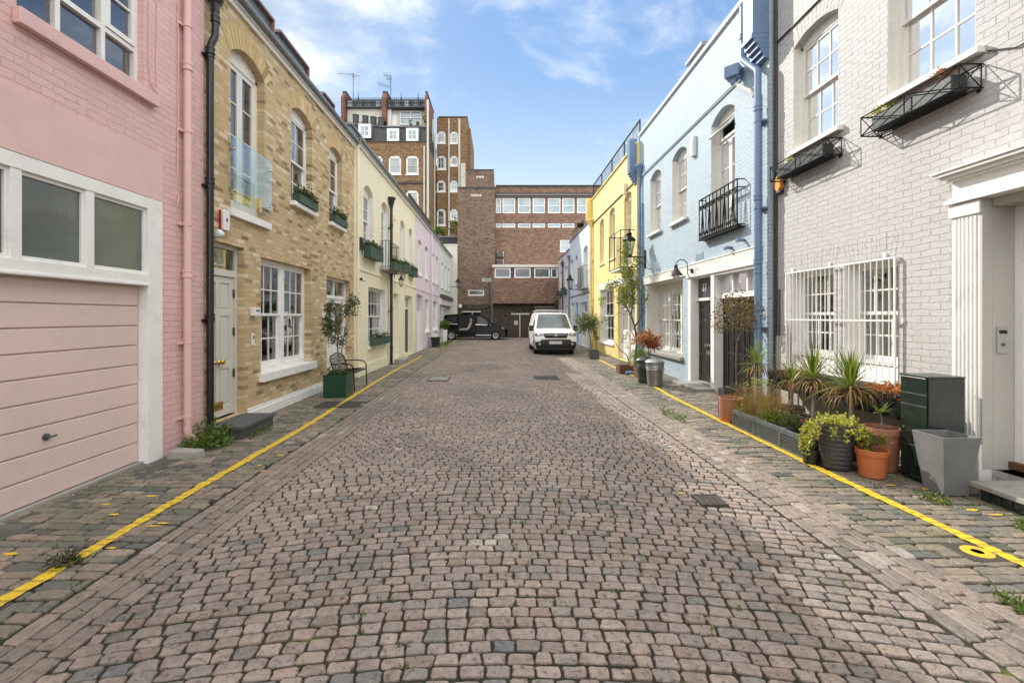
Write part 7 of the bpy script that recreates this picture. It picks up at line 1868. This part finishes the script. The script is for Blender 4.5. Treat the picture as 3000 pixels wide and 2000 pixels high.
m = MB(); m.lathe([(0,0),(.011,0),(.011,.006),(0,.008)],(x0,4.87,.53),12,ax=Matrix.Rotation(-PI/2,3,'Y')); m.build('lock',M['chrome'],t)
# tapered planter
t = thing('tapered_planter','empty tapered square grey planter beside the fluted column','planter',(4.33,4.43,0))
cx,cy,hb,ht,h_ = 4.335,4.43,.115,.18,.565; m = MB()
def sq(r,z,ry=None): ry = ry or r*.92; return [(cx-r,cy-ry,z),(cx+r,cy-ry,z),(cx+r,cy+ry,z),(cx-r,cy+ry,z)]
A_,B_,C_,D_ = sq(hb,0),sq(ht,h_),sq(ht-.016,h_),sq(ht-.045,h_-.18)
m.add(A_+B_+C_+D_,[(3,2,1,0)]+[(r*4+i,r*4+(i+1)%4,r*4+4+(i+1)%4,r*4+4+i) for r in range(3) for i in range(4)])
o_ = m.build('shell',M['fibre'],t,bevel=.003); m = MB(); m.quad(*[(x,y,z+.004) for x,y,z in sq(ht-.046,h_-.18)]); m.build('soil',M['soil'],t)
# trailing window plants at the far right
wbox(fW, 32.5, 34.0, .02, .3, 3.40, 3.68, 'dark trailing window box on the mauve house nearer the pale blue one', 'trailing boxes on the mauve house', n=260)
o = wbox(fW, 35.4, 36.7, .02, .3, 3.35, 3.6, 'dark trailing window box on the mauve house nearest the office', 'trailing boxes on the mauve house', n=200)
m = MB(); crown(m, fW.P(36.2,.25,2.9),(.2,.7,.6),260,.12,.06,14); m.build('trailing_foliage', M['darkleaf'], o, recalc=False)
# ---------------------------------------------------------------- sky, sun, camera
SUN = Vector((-.492,.662,.567)).normalized()
elev = math.asin(SUN.z); azim = math.atan2(SUN.x, SUN.y)     # clockwise from +Y
W = bpy.data.worlds.new('World'); bpy.context.scene.world = W; W.use_nodes = True
t = W.node_tree; t.nodes.clear()
class WG(G):
    def __init__(s): s.t = t
g = WG()
sky = g.n('TexSky', sky_type='NISHITA', sun_disc=False, sun_elevation=elev, sun_rotation=azim, air_density=1.0, dust_density=.4, ozone_density=1.6, altitude=50)
d = g.n('TexCoord').outputs['Generated']
sp = g.n('SeparateXYZ', {0:d})
zz = g.math('MAXIMUM', sp.outputs['Z'], .02)
den = g.math('ADD', zz, .18)
pv = g.n('CombineXYZ', {0:g.math('DIVIDE', sp.outputs['X'], den), 1:g.math('DIVIDE', sp.outputs['Y'], den), 2:zz}).outputs[0]
warp = g.n('TexNoise', {'Vector':pv, 'Scale':1.3, 'Detail':3}).outputs['Color']
pv2 = g.n('VectorMath', {0:pv, 1:g.n('VectorMath', {0:warp, 'Scale':.55}, operation='SCALE').outputs[0]}, operation='ADD').outputs[0]
fine = g.noise(pv2, 3.2, 7, .6); broad = g.noise(pv2, .9, 4, .5)
dens = g.math('ADD', g.math('MULTIPLY', fine, .55), g.math('MULTIPLY', broad, .45))
def blob(v, r, k):     # a bank of cloud in one direction of the sky
    v = Vector(v).normalized()
    dt = g.n('VectorMath', {0:d, 1:tuple(v)}, operation='DOT_PRODUCT').outputs['Value']
    return g.math('MULTIPLY', g.n('MapRange', {0:dt, 1:math.cos(r), 2:1., 3:0., 4:1.}, interpolation_type='SMOOTHSTEP').outputs[0], k)
CL = [((-.36,1,.58),.13,.10),((-.22,1,.70),.10,.05),((.22,1,.56),.22,.05),((.40,1,.36),.13,.14),((.10,1,.33),.3,.03),((.75,.9,.7),.4,.1),((-.62,.64,.46),.36,.17),((-1,-.2,.8),.9,.2),((-.3,-1,.9),1.0,.14)]  # last two banks lie out of view, added for fill
b = None
for c in CL:
    x = blob(*c); b = x if b is None else g.math('ADD', b, x)
cm = g.n('MapRange', {0:g.math('ADD', dens, b), 1:.585, 2:.84, 3:0., 4:1.}, interpolation_type='SMOOTHSTEP').outputs[0]
hz = g.n('MapRange', {0:zz, 1:.0, 2:.54, 3:.88, 4:0.02}, interpolation_type='SMOOTHSTEP').outputs[0]
SKYK = .13
lum = g.n('RGBToBW', {0:sky.outputs[0]}).outputs[0]
cmp_ = g.math('DIVIDE', SKG, g.math('ADD', 1., g.math('MULTIPLY', lum, SKC)))
skc = g.n('VectorMath', {0:g.n('VectorMath', {0:sky.outputs[0], 'Scale':cmp_}, operation='SCALE').outputs[0], 1:(.86,1.0,1.07)}, operation='MULTIPLY').outputs[0]
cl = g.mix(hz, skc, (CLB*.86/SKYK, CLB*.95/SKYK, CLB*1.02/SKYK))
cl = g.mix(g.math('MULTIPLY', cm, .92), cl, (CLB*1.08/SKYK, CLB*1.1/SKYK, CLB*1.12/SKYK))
# unseen bright broken cloud added overhead and behind the camera for fill light
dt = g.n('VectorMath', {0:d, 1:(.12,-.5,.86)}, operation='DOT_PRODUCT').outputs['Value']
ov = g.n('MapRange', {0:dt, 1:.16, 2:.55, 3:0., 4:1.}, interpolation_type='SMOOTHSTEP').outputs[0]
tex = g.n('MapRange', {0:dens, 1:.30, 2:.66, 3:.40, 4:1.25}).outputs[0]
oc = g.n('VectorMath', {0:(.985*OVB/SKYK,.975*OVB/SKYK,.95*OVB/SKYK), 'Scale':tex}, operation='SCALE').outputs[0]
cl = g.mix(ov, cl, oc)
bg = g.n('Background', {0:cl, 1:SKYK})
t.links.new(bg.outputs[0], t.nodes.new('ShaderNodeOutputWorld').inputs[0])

l = bpy.data.lights.new('sun', 'SUN'); l.energy = SUNE; l.angle = math.radians(.5); l.color = (1,.95,.87)
o = bpy.data.objects.new('sun', l); C.objects.link(o)
o.rotation_euler = SUN.to_track_quat('Z','Y').to_euler()
o.location = SUN*60

cam = bpy.data.cameras.new('camera'); co = bpy.data.objects.new('camera', cam); C.objects.link(co)
co.location = (0,0,1.7); co.rotation_euler = (PI/2,0,0)
cam.sensor_width = 36; cam.lens = 16.0; cam.shift_x = 35/3000; cam.shift_y = -72/3000
cam.clip_start = .05; cam.clip_end = 1000
S = bpy.context.scene; S.camera = co
S.view_settings.view_transform = 'Standard'; S.view_settings.look = 'None'
S.view_settings.exposure = EXPO; S.view_settings.gamma = 1
S.render.engine = 'CYCLES'
S.cycles.use_denoising = True
S.cycles.max_bounces = 10; S.cycles.transparent_max_bounces = 24; S.cycles.diffuse_bounces = 6
S.cycles.caustics_reflective = False; S.cycles.caustics_refractive = False
S.cycles.sample_clamp_indirect = 6
